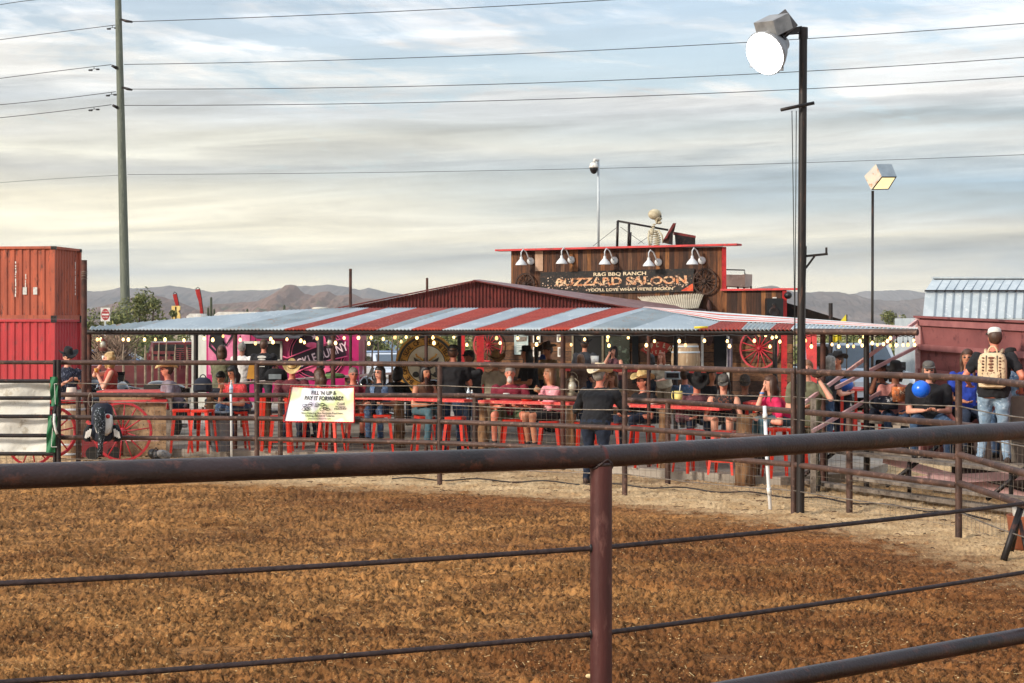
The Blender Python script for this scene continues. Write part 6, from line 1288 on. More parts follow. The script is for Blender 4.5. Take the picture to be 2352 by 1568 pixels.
# things on the counters
def cup(px, py, Y, r_, h_, m, lab, taper=.8, cat_='cup', name='cup'):
    c = P(px, py, Y); return MB().lathe(c, [(r_ * taper, 0), (r_, h_), (r_ * .92, h_ - .005), (r_ * .7, .01), (.01, .01)], 16).build(name, m, None, True, lab, cat_, loc=c)
M_pl = mat('pitcher_yellow', L(226, 208, 128), L(206, 186, 100), 4, .5)
cup(1163, 914, 28.9, .058, .085, M_white, 'white foam bowl in front of the white bearded man')
pt = cup(1558, 925, 27.0, .07, .19, M_pl, 'pale yellow pitcher with a straw on the counter by the man in the purple shirt', .85, 'pitcher', 'pitcher')
MB().tube([P(1549 + 3 * math.cos(a) - 3, 908 + 9 * math.sin(a), 26.98) for a in np.linspace(1.6, 4.7, 10)], .01, 6).build('handle', M_pl, pt, True); MB().tube([P(1560, 905, 27), P(1563, 883, 27)], .008, 6).build('straw', M_white, pt, True)
def bottle(px, py, Y, h_, m, lab, name='bottle'):
    c = P(px, py, Y); o = MB().lathe(c, [(.032, 0), (.034, .01), (.034, h_ * .6), (.014, h_ * .82), (.014, h_), (.01, h_)], 14).build(name, m, None, True, lab, 'bottle', loc=c)
    MB().lathe(c + Vector((0, 0, h_ * .25)), [(.0352, 0), (.0352, h_ * .25)], 14).build('label_band', mat('label_blue', L(130, 160, 200), L(210, 220, 230), 8, .6), o, True); MB().lathe(c + Vector((0, 0, h_)), [(.016, -.012), (.016, .012), (.005, .014)], 10).build('cap', M_white, o, True); return o
M_clear = mat('clear_plastic', L(196, 206, 214), L(160, 174, 186), 6, .15, spec=.8)
bottle(531, 903, 30.4, .22, M_clear, 'clear water bottle in front of the dark haired woman in the red top')
bottle(1076, 916, 28.8, .2, M_clear, 'clear plastic bottle on the counter before the man in the black cap'); bottle(1084, 917, 28.9, .15, M_clear, 'short clear cup like bottle just right of the clear plastic bottle')
cup(1243, 921, 28.3, .035, .11, mat('cola', L(70, 34, 26), L(50, 24, 20), 4, .3), 'glass of dark drink before the woman in pink'); cup(1378, 921, 27.9, .04, .1, M_white, 'small white cup on the counter behind the cowboy')
cup(1780, 896, 26.6, .04, .12, M_clear, 'clear plastic cup beside the girl in the pink top'); cup(1366, 838, 40.6, .10, .22, M_white, 'white paper bag like cup on the wall shelf under the window')
cup(1950, 885, 31.5, .05, .16, M_blkp, 'black tumbler on the red table at the right end'); cup(1958, 884, 31.6, .05, .14, M_white, 'white cup on the red table at the right end')
MB().ell(P(1941, 884, 31.4), (.16, .16, .12)).build('balloon', mat('balloon_blue_dull', L(20, 96, 190), L(16, 80, 170), 3, .3), None, True, 'deep blue balloon lying on the red table at the right end', 'balloon', loc=P(1941, 884, 31.4))
def pack(px, py, Y, w_, h_, m, lab, m2=None, name='backpack'):
    c = P(px, py, Y); mb = MB(); mb.loft([[c + Vector((a * w_ * k, b * .14 * k, z * h_)) for a, b in ((-1, -.6), (-.7, -1), (.7, -1), (1, -.6), (1, .6), (-1, .6))] for z, k in ((0, .9), (.15, 1), (.6, .95), (.85, .75), (1, .4))]); o = mb.build(name, m, None, True, lab, 'backpack', loc=c)
    MB().box(c + Vector((0, -.15, h_ * .35)), (w_ * 1.1, .05, h_ * .4)).build('front_pocket', m2 or m, o); MB().tube([c + Vector((.05 * math.cos(a), 0, h_ + .05 * math.sin(a))) for a in np.linspace(0, 3.14, 8)], .01, 6).build('handle', m, o, True); return o
pack(466, 900, 30.3, .16, .26, mat('pack_navy', L(28, 34, 50), L(18, 20, 30), 5, .9), 'dark navy backpack on the seat left of the dark haired woman in red')
pack(634, 874, 37.5, .25, .27, M_blk, 'big black and grey backpack lying on the pale topped counter', mat('pack_grey', L(150, 160, 168), L(120, 128, 136), 4, .8))
cr_ = MB().box(P(1545, 862, 36), (.32, .3, .16)).build('metal_tray', M_galv, None, label='shiny metal tray box behind the woman in the straw hat', cat='tray', loc=P(1545, 870, 36)); MB().box(P(1545, 862, 35.82), (.26, .02, .1)).build('tray_front', M_dark, cr_)
pl_ = MB().lathe(P(768, 868, 39.4), [(.22, 0), (.26, .05), (.2, .1), (.05, .12)], 10).build('potted_herbs', mat('herb_green', L(120, 150, 96), L(70, 100, 56), 12, .9), None, False, 'low green plant on the pale topped counter beside the girl in orange', 'plant', loc=P(768, 868, 39.4))
for x_, lab_, m_, w_ in ((700, 'shallow basket of food on the bar counter left of the bald man', mat('food_brown', L(196, 140, 80), L(150, 96, 50), 16, .8), .11), (905, 'white napkin pile on the counter right of the woman in sunglasses', M_white, .07), (1210, 'red lined food basket between the bearded man and the woman in pink', M_redm, .1),
                         (1500, 'shallow white plate in front of the woman in the straw hat', M_white, .1), (1622, 'dark phone and wallet lying by the man in the plum shirt', M_blkp, .07)):
    c_ = P(x_, xlin(x_, CTX, CTY) - 1, ctz(x_) + .15); MB().lathe(c_, [(w_ * .7, 0), (w_, .03), (w_ * .95, .035), (w_ * .6, .03 if m_ is not M_white else .012), (.01, .045 if m_ is not M_white else .012)], 14).build('food_basket' if 'basket' in lab_ else 'counter_item', m_, None, True, lab_, 'tableware', loc=c_)
# hanging striped cloth by the flood light post, seen on the wall
mb = MB(); mb.sheet(lambda u, v: W(1841 + (17 + 6 * v) * (u - .5) + 1, 795 + 60 * v, 1.0 + .05 * math.sin(u * 14)), 12, 8); mb.build('striped_flag', mat('flag_white', L(206, 204, 220), L(170, 170, 196), 5, .8, stretch=(6, 1, .3), c3=L(190, 70, 80)), None, True, 'white and red striped flag hanging limp behind the flood light post', 'flag', loc=W(1842, 795, 1.0))
mb = MB(); mb.sheet(lambda u, v: W(1676 + 12 * (u - .5), 778 + 66 * v, .3 + .04 * math.sin(u * 12)), 8, 6); mb.build('grey_cloth', mat('cloth_grey', L(140, 130, 140), L(100, 92, 102), 5, .9), None, True, 'grey cloth hanging by the dark doorway left of the red wheel', 'cloth', loc=W(1676, 778, .3))
mb = MB(); c = W(1738 - 110, 780, .5); mb.lathe(c, [(.04, -.15), (.1, 0), (.06, .25), (.1, .5), (.05, .9), (.02, 1.0)], 8); mb.build('hanging_tack', M_rust, None, True, label='brown leather tack hanging left of the dark doorway', cat='tack', loc=c) 
rs_ = MB().tube([P(1595, 758, 26.35), P(1625, 757, 26.4)], .02, 6).build('yellow_rag', M_yel, None, True, label='small yellow strip lying on the canopy edge', cat='rag', loc=P(1605, 752, 26.3)); rs_.location.z += .04
# ---------------------------------------------------------------- pastel banner on the arena fence
def pastel():
    m = bpy.data.materials.new('pastel_vinyl'); m.use_nodes = True; t = m.node_tree; b = t.nodes['Principled BSDF']; b.inputs['Roughness'].default_value = .55
    tc_ = t.nodes.new('ShaderNodeTexCoord'); n = t.nodes.new('ShaderNodeTexNoise'); t.links.new(tc_.outputs['Object'], n.inputs['Vector']); n.inputs['Scale'].default_value = 2.4; n.inputs['Detail'].default_value = 2
    c = ramp(t, n.outputs['Fac'], [(.25, L(160, 214, 230)), (.38, L(228, 222, 240)), (.46, L(236, 240, 236)), (.54, L(216, 234, 170)), (.62, L(236, 226, 196)), (.75, L(232, 180, 206))]); t.links.new(c, b.inputs['Base Color']); return m
bn_x = lambda u, v: 660 + 154 * u - (1 - u) * 9 * v ** 1.5 + (1 - u) * (1 - v) * 8
bn_y = lambda u, v: 886 + 82 * v + 3 * math.sin(math.pi * u) * (1 - v) + u * 2
def bnp(u, v, d=0.0): 
    q = P(bn_x(u, v), bn_y(u, v), 26.33 - .0021 * 154 * u - d); q.y += .012 * math.sin(u * 9 + v * 2) + .012 * math.sin(v * 6 + u * 4) + .035 * math.exp(-((u - .36 - v * .18) * 16) ** 2); return q
pb = empty('fundraiser_banner', P(735, 968, 26.45), 'pastel tie dye banner with red edge and black lettering tied to the arena fence', 'banner')
MB().sheet(lambda u, v: bnp(u, v), 60, 40).build('cloth', pastel(), pb, True)
mb = MB()
for e in range(4):
    pts = [bnp(*(((k / 24), 0) if e == 0 else ((1, k / 24) if e == 1 else ((1 - k / 24, 1) if e == 2 else (0, 1 - k / 24)))), d=.012) for k in range(25)]
    for a, b in zip(pts[:-1], pts[1:]): mb.bar(a, b, .006, .028, up=(0, -1, 0) if abs((b - a).x) > abs((b - a).z) else (0, -1, 0)) if False else mb.tube([a, b], .012, 5)
mb.build('red_edging', M_red, pb, True)
def btext(txt, u0, v0, size, sx, bold, curve=0):
    m = MB(); tmp = MB(); tmp.text(txt, (0, 0, 0), (1, 0, 0), (0, 0, 1), size, bold, sx=sx, out=(0, -1, 0))
    wu = 154 / F * 26.45; wv = 82 / F * 26.45
    return [tuple(bnp(u0 + v[0] / wu, v0 - v[2] / wv + curve * (v[0] / wu) ** 2, .012)) for v in tmp.v], tmp.f
mb = MB()
for a in (("FILL 'N UP &", .52, .16, .086, .88, .022), ('PAY IT FORWARD!', .53, .315, .092, .80, .030), ('Now Collecting Non Perishable Food Items,', .53, .745, .044, .80, .010), ('Clothing, Blankets & Toiletries', .50, .82, .044, .80, .010), ('prescottvalleycares.com', .50, .90, .036, .95, .004), ('Cold', .79, .475, .062, 1.0, .010), ('Weather', .79, .555, .044, 1.0, .008), ('PANTRY', .79, .62, .046, 1.1, .012)): mb.add(*btext(*a))
mb.build('lettering', M_blkp, pb)
mb = MB(); rr = random.Random(9)
for k in range(16):
    u0, v0 = rr.uniform(.22, .36) if k < 8 else rr.uniform(.42, .62), rr.uniform(.46, .64); 
    pts = [bnp(u0 + .035 * math.cos(a) * rr.uniform(.6, 1.2), v0 + .05 * math.sin(a) * rr.uniform(.6, 1.2), .016) for a in np.linspace(0, 6.28, 8)]; mb.tube(pts + [pts[0]], .0035, 4)
mb.build('line_drawing', M_blkp, pb)
# ================================================================ people
dg = bpy.context.evaluated_depsgraph_get
ctx_ = bpy.data.textures.new('folds', 'CLOUDS'); ctx_.noise_scale = .075; ctx_.noise_depth = 1
def remesh(mb, vox, smooth=3, fold=0):
    me = bpy.data.meshes.new('tmp'); me.from_pydata(mb.v, [], mb.f); o = bpy.data.objects.new('tmp', me); col.objects.link(o)
    m = o.modifiers.new('r', 'REMESH'); m.mode = 'VOXEL'; m.voxel_size = vox
    s_ = o.modifiers.new('s', 'SMOOTH'); s_.iterations = smooth; s_.factor = .5
    if fold:
        dm_ = o.modifiers.new('d', 'DISPLACE'); dm_.texture = ctx_; dm_.texture_coords = 'GLOBAL'; dm_.strength = fold; dm_.mid_level = .45
    d = bpy.context.evaluated_depsgraph_get(); ev = o.evaluated_get(d); em = ev.to_mesh()
    n = len(em.vertices); co = np.empty(n * 3, np.float32); em.vertices.foreach_get('co', co)
    out = MB(); out.v = [tuple(v) for v in co.reshape(-1, 3).tolist()]; out.f = [tuple(p.vertices) for p in em.polygons]; out.m = [0] * len(out.f)
    ev.to_mesh_clear(); bpy.data.objects.remove(o); bpy.data.meshes.remove(me); return out
SK = {'light': mat('skin_light', L(226, 166, 140), L(206, 140, 116), 9, .55), 'tan': mat('skin_tan', L(196, 132, 100), L(172, 110, 82), 9, .55), 'brown': mat('skin_brown', L(150, 98, 74), L(124, 78, 58), 9, .55), 'red': mat('skin_ruddy', L(214, 138, 112), L(192, 108, 86), 9, .55)}
def cm(name, c, c2=None, c3=None, sc_=5, stretch=(1, 1, 1)):
    return mat('cloth_' + name, L(*c), L(*c2) if c2 else tuple(v * .62 for v in L(*c)), sc_, .9, 0, .8, 9, stretch, c3=L(*c3) if c3 else None, bdist=.02)
C_ = dict(black=cm('black', (26, 25, 30)), jeans=cm('jeans', (58, 82, 112), (34, 50, 76), (90, 118, 148)), dkjeans=cm('dark_jeans', (32, 44, 66), (20, 28, 44)), ltjeans=cm('light_jeans', (150, 172, 192), (104, 128, 152), (190, 206, 218), 8), maroon=cm('maroon', (132, 36, 56)), maroond=cm('maroon_check', (112, 48, 58), (78, 34, 42), (140, 80, 86), 14), red=cm('red', (214, 60, 68), (176, 36, 46), (240, 160, 130), 14),
          coral=cm('coral', (190, 76, 66)), grey=cm('grey', (132, 140, 148), (96, 104, 112)), orange=cm('orange', (206, 108, 62)), denim=cm('denim', (96, 122, 156), (64, 86, 118), (136, 158, 186), 8), tan=cm('tan', (158, 132, 92)), white=cm('white', (226, 220, 214), (196, 190, 184)), cream=cm('cream', (210, 196, 172)), pink=cm('pink', (232, 160, 168), (214, 130, 142), (246, 200, 200)), hot=cm('hot_pink', (216, 44, 96), (190, 30, 78)), plum=cm('plum', (108, 66, 74), (80, 46, 56), (140, 100, 104), 10),
          floral=cm('floral', (44, 44, 48), (30, 30, 34), (200, 110, 70), 12), olive=cm('olive', (116, 114, 88), (86, 86, 66)), green=cm('green', (74, 96, 66)), khaki=cm('khaki', (142, 120, 94)), camo=cm('camo', (74, 66, 50), (36, 34, 28), (150, 140, 110), 10), blue=cm('blue', (40, 72, 178), (28, 50, 140)), plaid=cm('plaid', (150, 176, 200), (60, 90, 130), (226, 232, 236), 9, (1, 1, 1)), stripe=cm('stripe', (30, 34, 50), (40, 46, 66), (160, 168, 190), 7, (5, 1, .7)),
          navy=cm('navy', (34, 38, 52)), teal=cm('teal', (72, 104, 116)), dkgrey=cm('dark_grey', (58, 60, 66)), brownc=cm('brown', (92, 62, 44)), peach=cm('peach', (222, 150, 140)), skirtw=cm('black_white', (30, 34, 52), (20, 22, 34), (230, 230, 236), 3))
HR = {'black': mat('hair_black', L(30, 24, 24), L(18, 14, 14), 20, .5, 0, .6, 50, (1, 1, .2)), 'brown': mat('hair_brown', L(86, 56, 40), L(58, 38, 28), 20, .5, 0, .6, 50, (1, 1, .2)), 'lbrown': mat('hair_light_brown', L(140, 98, 68), L(104, 70, 50), 20, .5, 0, .6, 50, (1, 1, .2)), 'blond': mat('hair_blond', L(206, 172, 116), L(160, 126, 80), 20, .5, 0, .8, 50), 'grey': mat('hair_grey', L(150, 142, 134), L(110, 104, 98), 20, .6, 0, .6, 50), 'red': mat('hair_red', L(156, 84, 50), L(120, 62, 38), 20, .5, 0, .6, 50), 'white': mat('beard_white', L(206, 196, 186), L(170, 160, 150), 20, .8, 0, .8, 50)}
HT = {'straw': mat('straw_hat', L(222, 196, 140), L(196, 164, 108), 9, .8, 0, .4, 60, c3=L(236, 220, 176)), 'cream': mat('cream_hat', L(230, 212, 178), L(204, 182, 146), 5, .8), 'black': mat('black_hat', L(28, 26, 28), L(18, 16, 18), 5, .85), 'tanhat': mat('tan_hat', L(176, 150, 104), L(140, 114, 76), 6, .85), 'brownhat': mat('brown_hat', L(84, 66, 48), L(58, 44, 32), 6, .85), 'greycap': mat('grey_cap', L(96, 92, 90), L(66, 66, 64), 9, .85, c3=L(140, 134, 124)), 'bluecap': mat('blue_cap', L(40, 66, 140), L(28, 46, 110), 6, .8)}
M_eye = mat('eye_dark', L(30, 22, 20), L(20, 14, 14), 5, .3); M_lip = mat('lips', L(160, 72, 68), L(140, 60, 58), 5, .5); M_sole = mat('boot_brown', L(74, 50, 40), L(48, 34, 28), 6, .6); M_shb = mat('shoe_black', L(26, 24, 26), L(18, 16, 18), 6, .6)
KW = dict(table=(.15, .33, -.36), mouth=(.05, .17, .12), chin=(.03, .14, .08), phone=(.05, .30, -.22), down=(.24, .04, -.58), lap=(.12, .32, -.42), cross=(-.13, .27, -.33), hold=(.10, .32, -.26), rail=(.40, .36, -.22), chest=(.06, .25, -.12), fwd=(.13, .42, -.18), hip=(.26, -.02, -.36), up=(.2, .2, .02), sidein=(.05, .2, -.36))
ppl = []
def person(label, hx, hy, Z, phi, top, bottom, hair='brown', hl='short', hat=None, hatc='black', skin='light', arms=('table', 'table'), sit=None, floor=.12, lean=.08, sleeve='short', g=1.0, bare_leg=False, beard=None, glasses=None, kneeup=0, dress=False, nod=0.0, tw=0.0, s=1.1, shoe=None, legs=True, logo=None, vest=None, spread=.11, group=None):
    g *= 1.1; a = R(phi); f = Vector((math.sin(a), -math.cos(a), 0)); r = Vector((math.cos(a), math.sin(a), 0)); up = Vector((0, 0, 1))
    H = P(hx, hy, Z); a2 = R(phi + tw); hf = (Vector((math.sin(a2), -math.cos(a2), 0)) * math.cos(nod) - up * math.sin(nod)).normalized(); hr_ = Vector((math.cos(a2), math.sin(a2), 0)); hu = hr_.cross(hf); hu = hu if hu.z > 0 else -hu
    HM = Matrix((hr_, hf, hu)).transposed()
    Nk = H - up * .175 * s - f * .03
    pz = (sit + .10) if sit is not None else None
    if sit is None: pz = floor + .92 * s * min(1, (Nk.z - floor) / (1.46 * s))
    Pv = Vector((Nk.x, Nk.y, 0)) - f * lean * 1.5; Pv.z = pz
    T = Nk - Pv
    M = Matrix((r, f, up)).transposed()
    def ring(t, rx, ry, off=0.0):
        c = Pv + T * t + f * off; return [c + r * (rx * g * math.cos(q)) + f * (ry * g * math.sin(q)) for q in np.linspace(0, 2 * math.pi, 17)[:-1]]
    def torso(e, t0=-.12):
        return [ring(t0, .155 + e, .115 + e), ring(.0, .165 + e, .125 + e), ring(.15, .16 + e, .125 + e, .01), ring(.38, .148 + e, .115 + e, .015), ring(.62, .165 + e, .12 + e, .01), ring(.8, .178 + e, .115 + e), ring(.9, .165 + e * .8, .085 + e * .8), ring(.97, .10 + e * .5, .065 + e * .5), ring(1.02, .058 + e * .3, .056 + e * .3)]
    sk = MB(); sk.ell(H + up * .01 * s, (.076 * s, .094 * s, .105 * s), HM); sk.ell(H - hu * .050 * s + hf * .020 * s, (.056 * s, .066 * s, .056 * s), HM); sk.cap_tube(Nk - up * .03, H - up * .06, .056 * s, .052 * s)
    sk.ell(H + hf * .098 * s - hu * .012 * s, (.012 * s, .016 * s, .022 * s), HM)
    for q in (-1, 1): sk.ell(H + hr_ * q * .078 * s - hu * .005, (.01 * s, .018 * s, .028 * s), HM)
    sk.loft(torso(0)); sh = []; hands = []
    for q, tg in zip((-1, 1), arms):
        S = Nk - up * .065 * s + r * q * .165 * g * s
        tx, ty, tz = KW[tg] if isinstance(tg, str) else tg
        t_ = Nk + r * q * tx + f * ty + up * tz
        L1, L2 = .29 * s, .27 * s; d = t_ - S; D = min(d.length, (L1 + L2) * .985); d = d.normalized(); t_ = S + d * D
        x_ = (D * D + L1 * L1 - L2 * L2) / (2 * D); h_ = math.sqrt(max(L1 * L1 - x_ * x_, 0)); pole = (-up + r * q * .55 - f * .35); pole = (pole - d * pole.dot(d)).normalized(); E = S + d * x_ + pole * h_
        sk.cap_tube(S, E, .05 * s * g, .04 * s); sk.cap_tube(E, t_, .041 * s, .027 * s); sh.append((S, E, t_)); hands.append((t_, (t_ - E).normalized(), q))
        hd = (t_ - E).normalized(); pc = t_ + hd * .045 * s; u1, u2, _ = basis(hd); sk.ell(pc, (.036 * s, .016 * s, .046 * s), Matrix((u1, u2, hd)).transposed())
    lg = []
    for q in (-1, 1):
        hp = Pv + r * q * .09 * g
        if sit is not None:
            kn = hp + f * (.42 * s) + r * q * (spread - .09) + up * (-.02 + kneeup); ft = kn - f * .06 + r * q * .0; ft.z = max(floor + .08, kn.z - .44 * s)
        else:
            kn = hp + r * q * .01; kn.z = (hp.z + floor) / 2 + .03; kn += f * (.03 + .04 * (q > 0)); ft = Vector((hp.x, hp.y, floor + .08)) + r * q * (spread - .07) + f * (.04 * q)
        lg.append((hp, kn, ft))
        if bare_leg and legs: sk.cap_tube(hp, kn, .085 * g, .055 * s); sk.cap_tube(kn, ft, .058 * s, .038 * s)
        elif legs: sk.cap_tube(hp, kn, .075 * g, .048); sk.cap_tube(kn, ft, .05, .036)
    body = remesh(sk, .0165)
    for t_, hd, q in hands:       # five fingers, curled
        u1, u2, _ = basis(hd); palm = t_ + hd * .075 * s
        for k, ln in enumerate((.058, .068, .064, .05)):
            b0 = palm + u1 * (.027 - k * .018) * s; b1 = b0 + hd * ln * .5 * s + u2 * .01; b2 = b1 + (hd * .6 + u2 * .7).normalized() * ln * .5 * s; body.tube([b0 - hd * .02, b0, b1, b2], .0085 * s, 5, True, [.009 * s, .009 * s, .008 * s, .0065 * s])
        b0 = t_ + hd * .02 * s + u1 * .03 * s; body.tube([b0, b0 + (hd + u1 * .8).normalized() * .035 * s, b0 + (hd * 1.2 + u1 * .3).normalized() * .065 * s], .01 * s, 5, True, [.012 * s, .010 * s, .008 * s])
    body.mi = 1
    for q in (-1, 1): body.ell(H + hf * .086 * s + hr_ * q * .031 * s + hu * .012 * s, (.014 * s, .008, .007 * s), HM, 8, 5)
    body.mi = 3
    for q in (-1, 1): body.ell(H + hf * .089 * s + hr_ * q * .032 * s + hu * .032 * s, (.02 * s, .006, .005 * s), HM, 8, 5)
    body.mi = 2; body.ell(H + hf * .085 * s - hu * .058 * s, (.024 * s, .01, .007 * s), HM, 8, 5)
    base = Vector((Pv.x, Pv.y, floor if sit is None else floor))
    o = body.build('person', [SK[skin], M_eye, M_lip, HR[hair]], None, True, label, 'person', group, loc=base)
    # shirt
    m = MB(); m.loft(torso(.018, -.10 if not dress else -.2))
    frac = {'short': .62, 'long': 1.0, 'none': 0, 'roll': 1.0}[sleeve]
    for S, E, t_ in sh:
        if sleeve in ('short', 'long'): m.cap_tube(S, S.lerp(E, frac), .064 * g, .060 * s)
        if sleeve == 'long': m.cap_tube(E, E.lerp(t_, .9), .056 * s, .042 * s); m.ell(E, .056 * s)
    if dress: m.loft([[Pv + r * rx * math.cos(q) + f * rx * .8 * math.sin(q) + up * dz for q in np.linspace(0, 2 * math.pi, 17)[:-1]] for dz, rx in ((.12, .17), (-.1, .22), (-.5, .30))])
    remesh(m, .018, 2, .035).build('dress' if dress else 'shirt', C_[top], o, True)
    if vest:
        m = MB(); m.loft(torso(.03, .05)[:-1]); v = remesh(m, .02, 2); keep = []
        for i, fc in enumerate(v.f):
            c = sum((Vector(v.v[k]) for k in fc), Vector()) / len(fc); dl = c - (Pv + T * .5); 
            if not (dl.dot(f) > .02 and abs(dl.dot(r)) < .07): keep.append(fc)
        v.f = keep; v.m = [0] * len(keep); v.build('vest', C_[vest], o, True)
    if bottom and legs:
        m = MB(); m.ell(Pv + up * .02, (.175 * g, .135 * g, .12), M)
        for hp, kn, ft in lg:
            if bare_leg: m.cap_tube(hp, hp.lerp(kn, .75), .102 * g, .088)
            else: m.cap_tube(hp, kn, .098 * g, .07); m.cap_tube(kn, ft, .068, .058)
        remesh(m, .02, 2, .032).build('shorts' if bare_leg else 'trousers', C_[bottom], o, True)
    if legs:
        for hp, kn, ft in lg:
            m = MB(); m.ell(ft + f * .06 - up * .04, (.045, .12, .04), M); m.cap_tube(ft - up * .04 - f * .02, ft + up * .03, .046, .048); m.box(ft + f * .05 - up * .072, (.08, .22, .014), a); m.build('shoe', shoe or M_shb, o, True)
    # hair
    if hair and hl != 'bald':
        m = MB(); m.ell(H - hf * .022 * s + hu * .02 * s, (.087 * s, .096 * s, .108 * s), HM); m.ell(H - hf * .004 * s + hu * .058 * s, (.079 * s, .094 * s, .064 * s), HM)
        if hl in ('bob', 'long', 'curly'): m.ell(H - hf * .035 * s - hu * .07 * s, (.095 * s, .072 * s, .12 * s), HM); [m.ell(H + hr_ * q * .078 * s - hu * .05 * s - hf * .0, (.025 * s, .045 * s, .11 * s), HM) for q in (-1, 1)]
        if hl == 'long': m.cap_tube(H - hf * .06 * s - hu * .1, H - hf * .08 - up * .34, .08 * s, .055); [m.cap_tube(H + hr_ * q * .075 - hu * .08, H + hr_ * q * .085 - up * .26 + f * .02, .035, .025) for q in (-1, 1)]
        if hl == 'curly': [m.ell(H - hf * .03 + Vector((random.uniform(-.09, .09), random.uniform(-.08, .08), random.uniform(-.16, .12))), .04) for _ in range(26)]
        remesh(m, .015, 2).build('hair', HR[hair], o, True)
    if beard:
        m = MB(); m.ell(H + hf * .07 * s - hu * .095 * s, (.05, .04, .06), HM); m.ell(H + hf * .09 * s - hu * .045 * s, (.035, .014, .012), HM); remesh(m, .012, 1).build('beard', HR[beard], o, True)
    if glasses:
        m = MB(); [m.ell(H + hf * .098 * s + hr_ * q * .032 + hu * .012, (.023, .006, .014) if glasses == 'sun' else (.019, .004, .011), HM, 10, 6) for q in (-1, 1)]; m.box(H + hf * .098 + hu * .016, (.12, .004, .004), M=HM); [m.box(H + hr_ * q * .078 + hf * .05 + hu * .014, (.004, .09, .005), M=HM) for q in (-1, 1)]; m.build('sunglasses' if glasses == 'sun' else 'glasses', M_blkp if glasses == 'sun' else M_glass, o, True)
    if hat:
        hc = H + hu * .055 * s; n = 28; mh = HT[hatc]
        hp_ = lambda x, y, z: hc + hr_ * x + hf * y + hu * z
        if hat == 'cowboy':
            rings = []
            for rr1, z_, up_s in ((.084, .0, 0), (.12, -.004, .012), (.16, -.004, .04), (.185, .0, .075), (.187, .006, .078), (.16, .004, .046), (.12, .006, .02), (.086, .012, .0)):
                rings.append([hp_(rr1 * .98 * math.cos(q), (rr1 * 1.1 + .01) * math.sin(q), z_ + up_s * abs(math.cos(q)) ** 2 - up_s * .35 * abs(math.sin(q)) ** 4) for q in np.linspace(0, 2 * math.pi, n + 1)[:-1]])
            for k_, z_ in ((1.0, .03), (.97, .07), (.9, .105), (.78, .125), (.5, .122), (.2, .112)):
                rings.append([hp_(.084 * k_ * math.cos(q), .102 * k_ * math.sin(q), z_ + .012 * abs(math.sin(q)) * (k_ > .6) - (.02 if math.sin(q) > .3 and k_ < .95 else 0) * abs(math.cos(q))) for q in np.linspace(0, 2 * math.pi, n + 1)[:-1]])
            mh_o = MB().loft(rings).build('cowboy_hat', mh, o, True)
            if hatc != 'black': MB().loft([[hp_(.0875 * math.cos(q), .1055 * math.sin(q), z_) for q in np.linspace(0, 2 * math.pi, n + 1)[:-1]] for z_ in (.008, .03)], False).build('hat_band', M_sole, mh_o, True)
        elif hat == 'wide':
            rings = [[hp_(x_ * math.cos(q), x_ * 1.1 * math.sin(q), z_) for q in np.linspace(0, 2 * math.pi, n + 1)[:-1]] for x_, z_ in ((.085, 0), (.145, -.012), (.147, -.006), (.088, .01), (.084, .08), (.07, .1), (.02, .104))]
            MB().loft(rings).build('brimmed_hat', mh, o, True)
        else:
            d_ = -1 if hat == 'capback' else 1
            m = MB(); m.loft([[hp_(.088 * k_ * math.cos(q), -.004 + .106 * k_ * math.sin(q), z_) for q in np.linspace(0, 2 * math.pi, n + 1)[:-1]] for k_, z_ in ((1.0, -.01), (1.0, .03), (.9, .062), (.65, .082), (.3, .09), (.03, .091))]); mh_o = m.build('cap', mh if hat != 'trucker' else [HT['cream'] if False else M_white][0], o, True)
            m = MB(); pts = [(.085 * math.cos(q), d_ * (.075 + .09 * math.sin(q))) for q in np.linspace(0, math.pi, 12)]; m.prism([hp_(x, y, .0 - .02 * (abs(y) > .1)) for x, y in pts], hu * .008); m.build('bill', mh, mh_o, False)
    if logo:
        m = MB(); bc_ = Pv + T * .7 - f * .155 * g; logo(m, bc_, -r if False else r, up, -f); m.build('shirt_print', M_white, o)
    o['_h'] = 1; del o['_h']; ppl.append((o, H, f, r, hands)); return o, H, f, r, hands
def hand_item(pr, which, fn):
    o, H, f, r, hands = pr; t_, hd, q = hands[which]; return fn(t_ + hd * .08, f, r)
def held(name, mtl, lab, cat_, c, shape):
    mb = MB(); shape(mb, Vector(c)); return mb.build(name, mtl, None, True, lab, cat_, loc=c)
gcup = lambda mb, c: mb.lathe(c - Vector((0, 0, .05)), [(.03, 0), (.04, .12), (.036, .12), (.01, .01)], 14)
gph = lambda mb, c: mb.box(c, (.075, .012, .14))
# ---- left of the canopy
a = person('standing man in black cowboy hat and dark striped shirt looking at a phone', 156, 820, 31.8, 30, 'stripe', 'dkjeans', 'black', hat='cowboy', hatc='black', skin='light', arms=('hold', 'hold'), floor=0, lean=.02, glasses='sun', nod=.25, g=.95, sleeve='short', shoe=mat('boot_tan', L(176, 148, 124), L(140, 116, 96), 5, .7))
hand_item(a, 1, lambda c, f, r: held('phone', M_blkp, 'black phone held by the man in the black cowboy hat', 'phone', c, gph))
a = person('curly blonde woman in coral red dress drinking, facing left', 251, 824, 33, -75, 'coral', 'dkjeans', 'blond', 'curly', skin='light', arms=('mouth', 'chest'), lean=.0, sleeve='none', dress=True, g=.9)
hand_item(a, 0, lambda c, f, r: held('cup', M_white, 'white plastic cup at the mouth of the curly blonde woman', 'cup', c, gcup)); hand_item(a, 1, lambda c, f, r: held('beer_cup', mat('beer', L(214, 150, 50), L(190, 120, 36), 3, .2), 'amber cup of beer held by the curly blonde woman', 'cup', c, gcup))
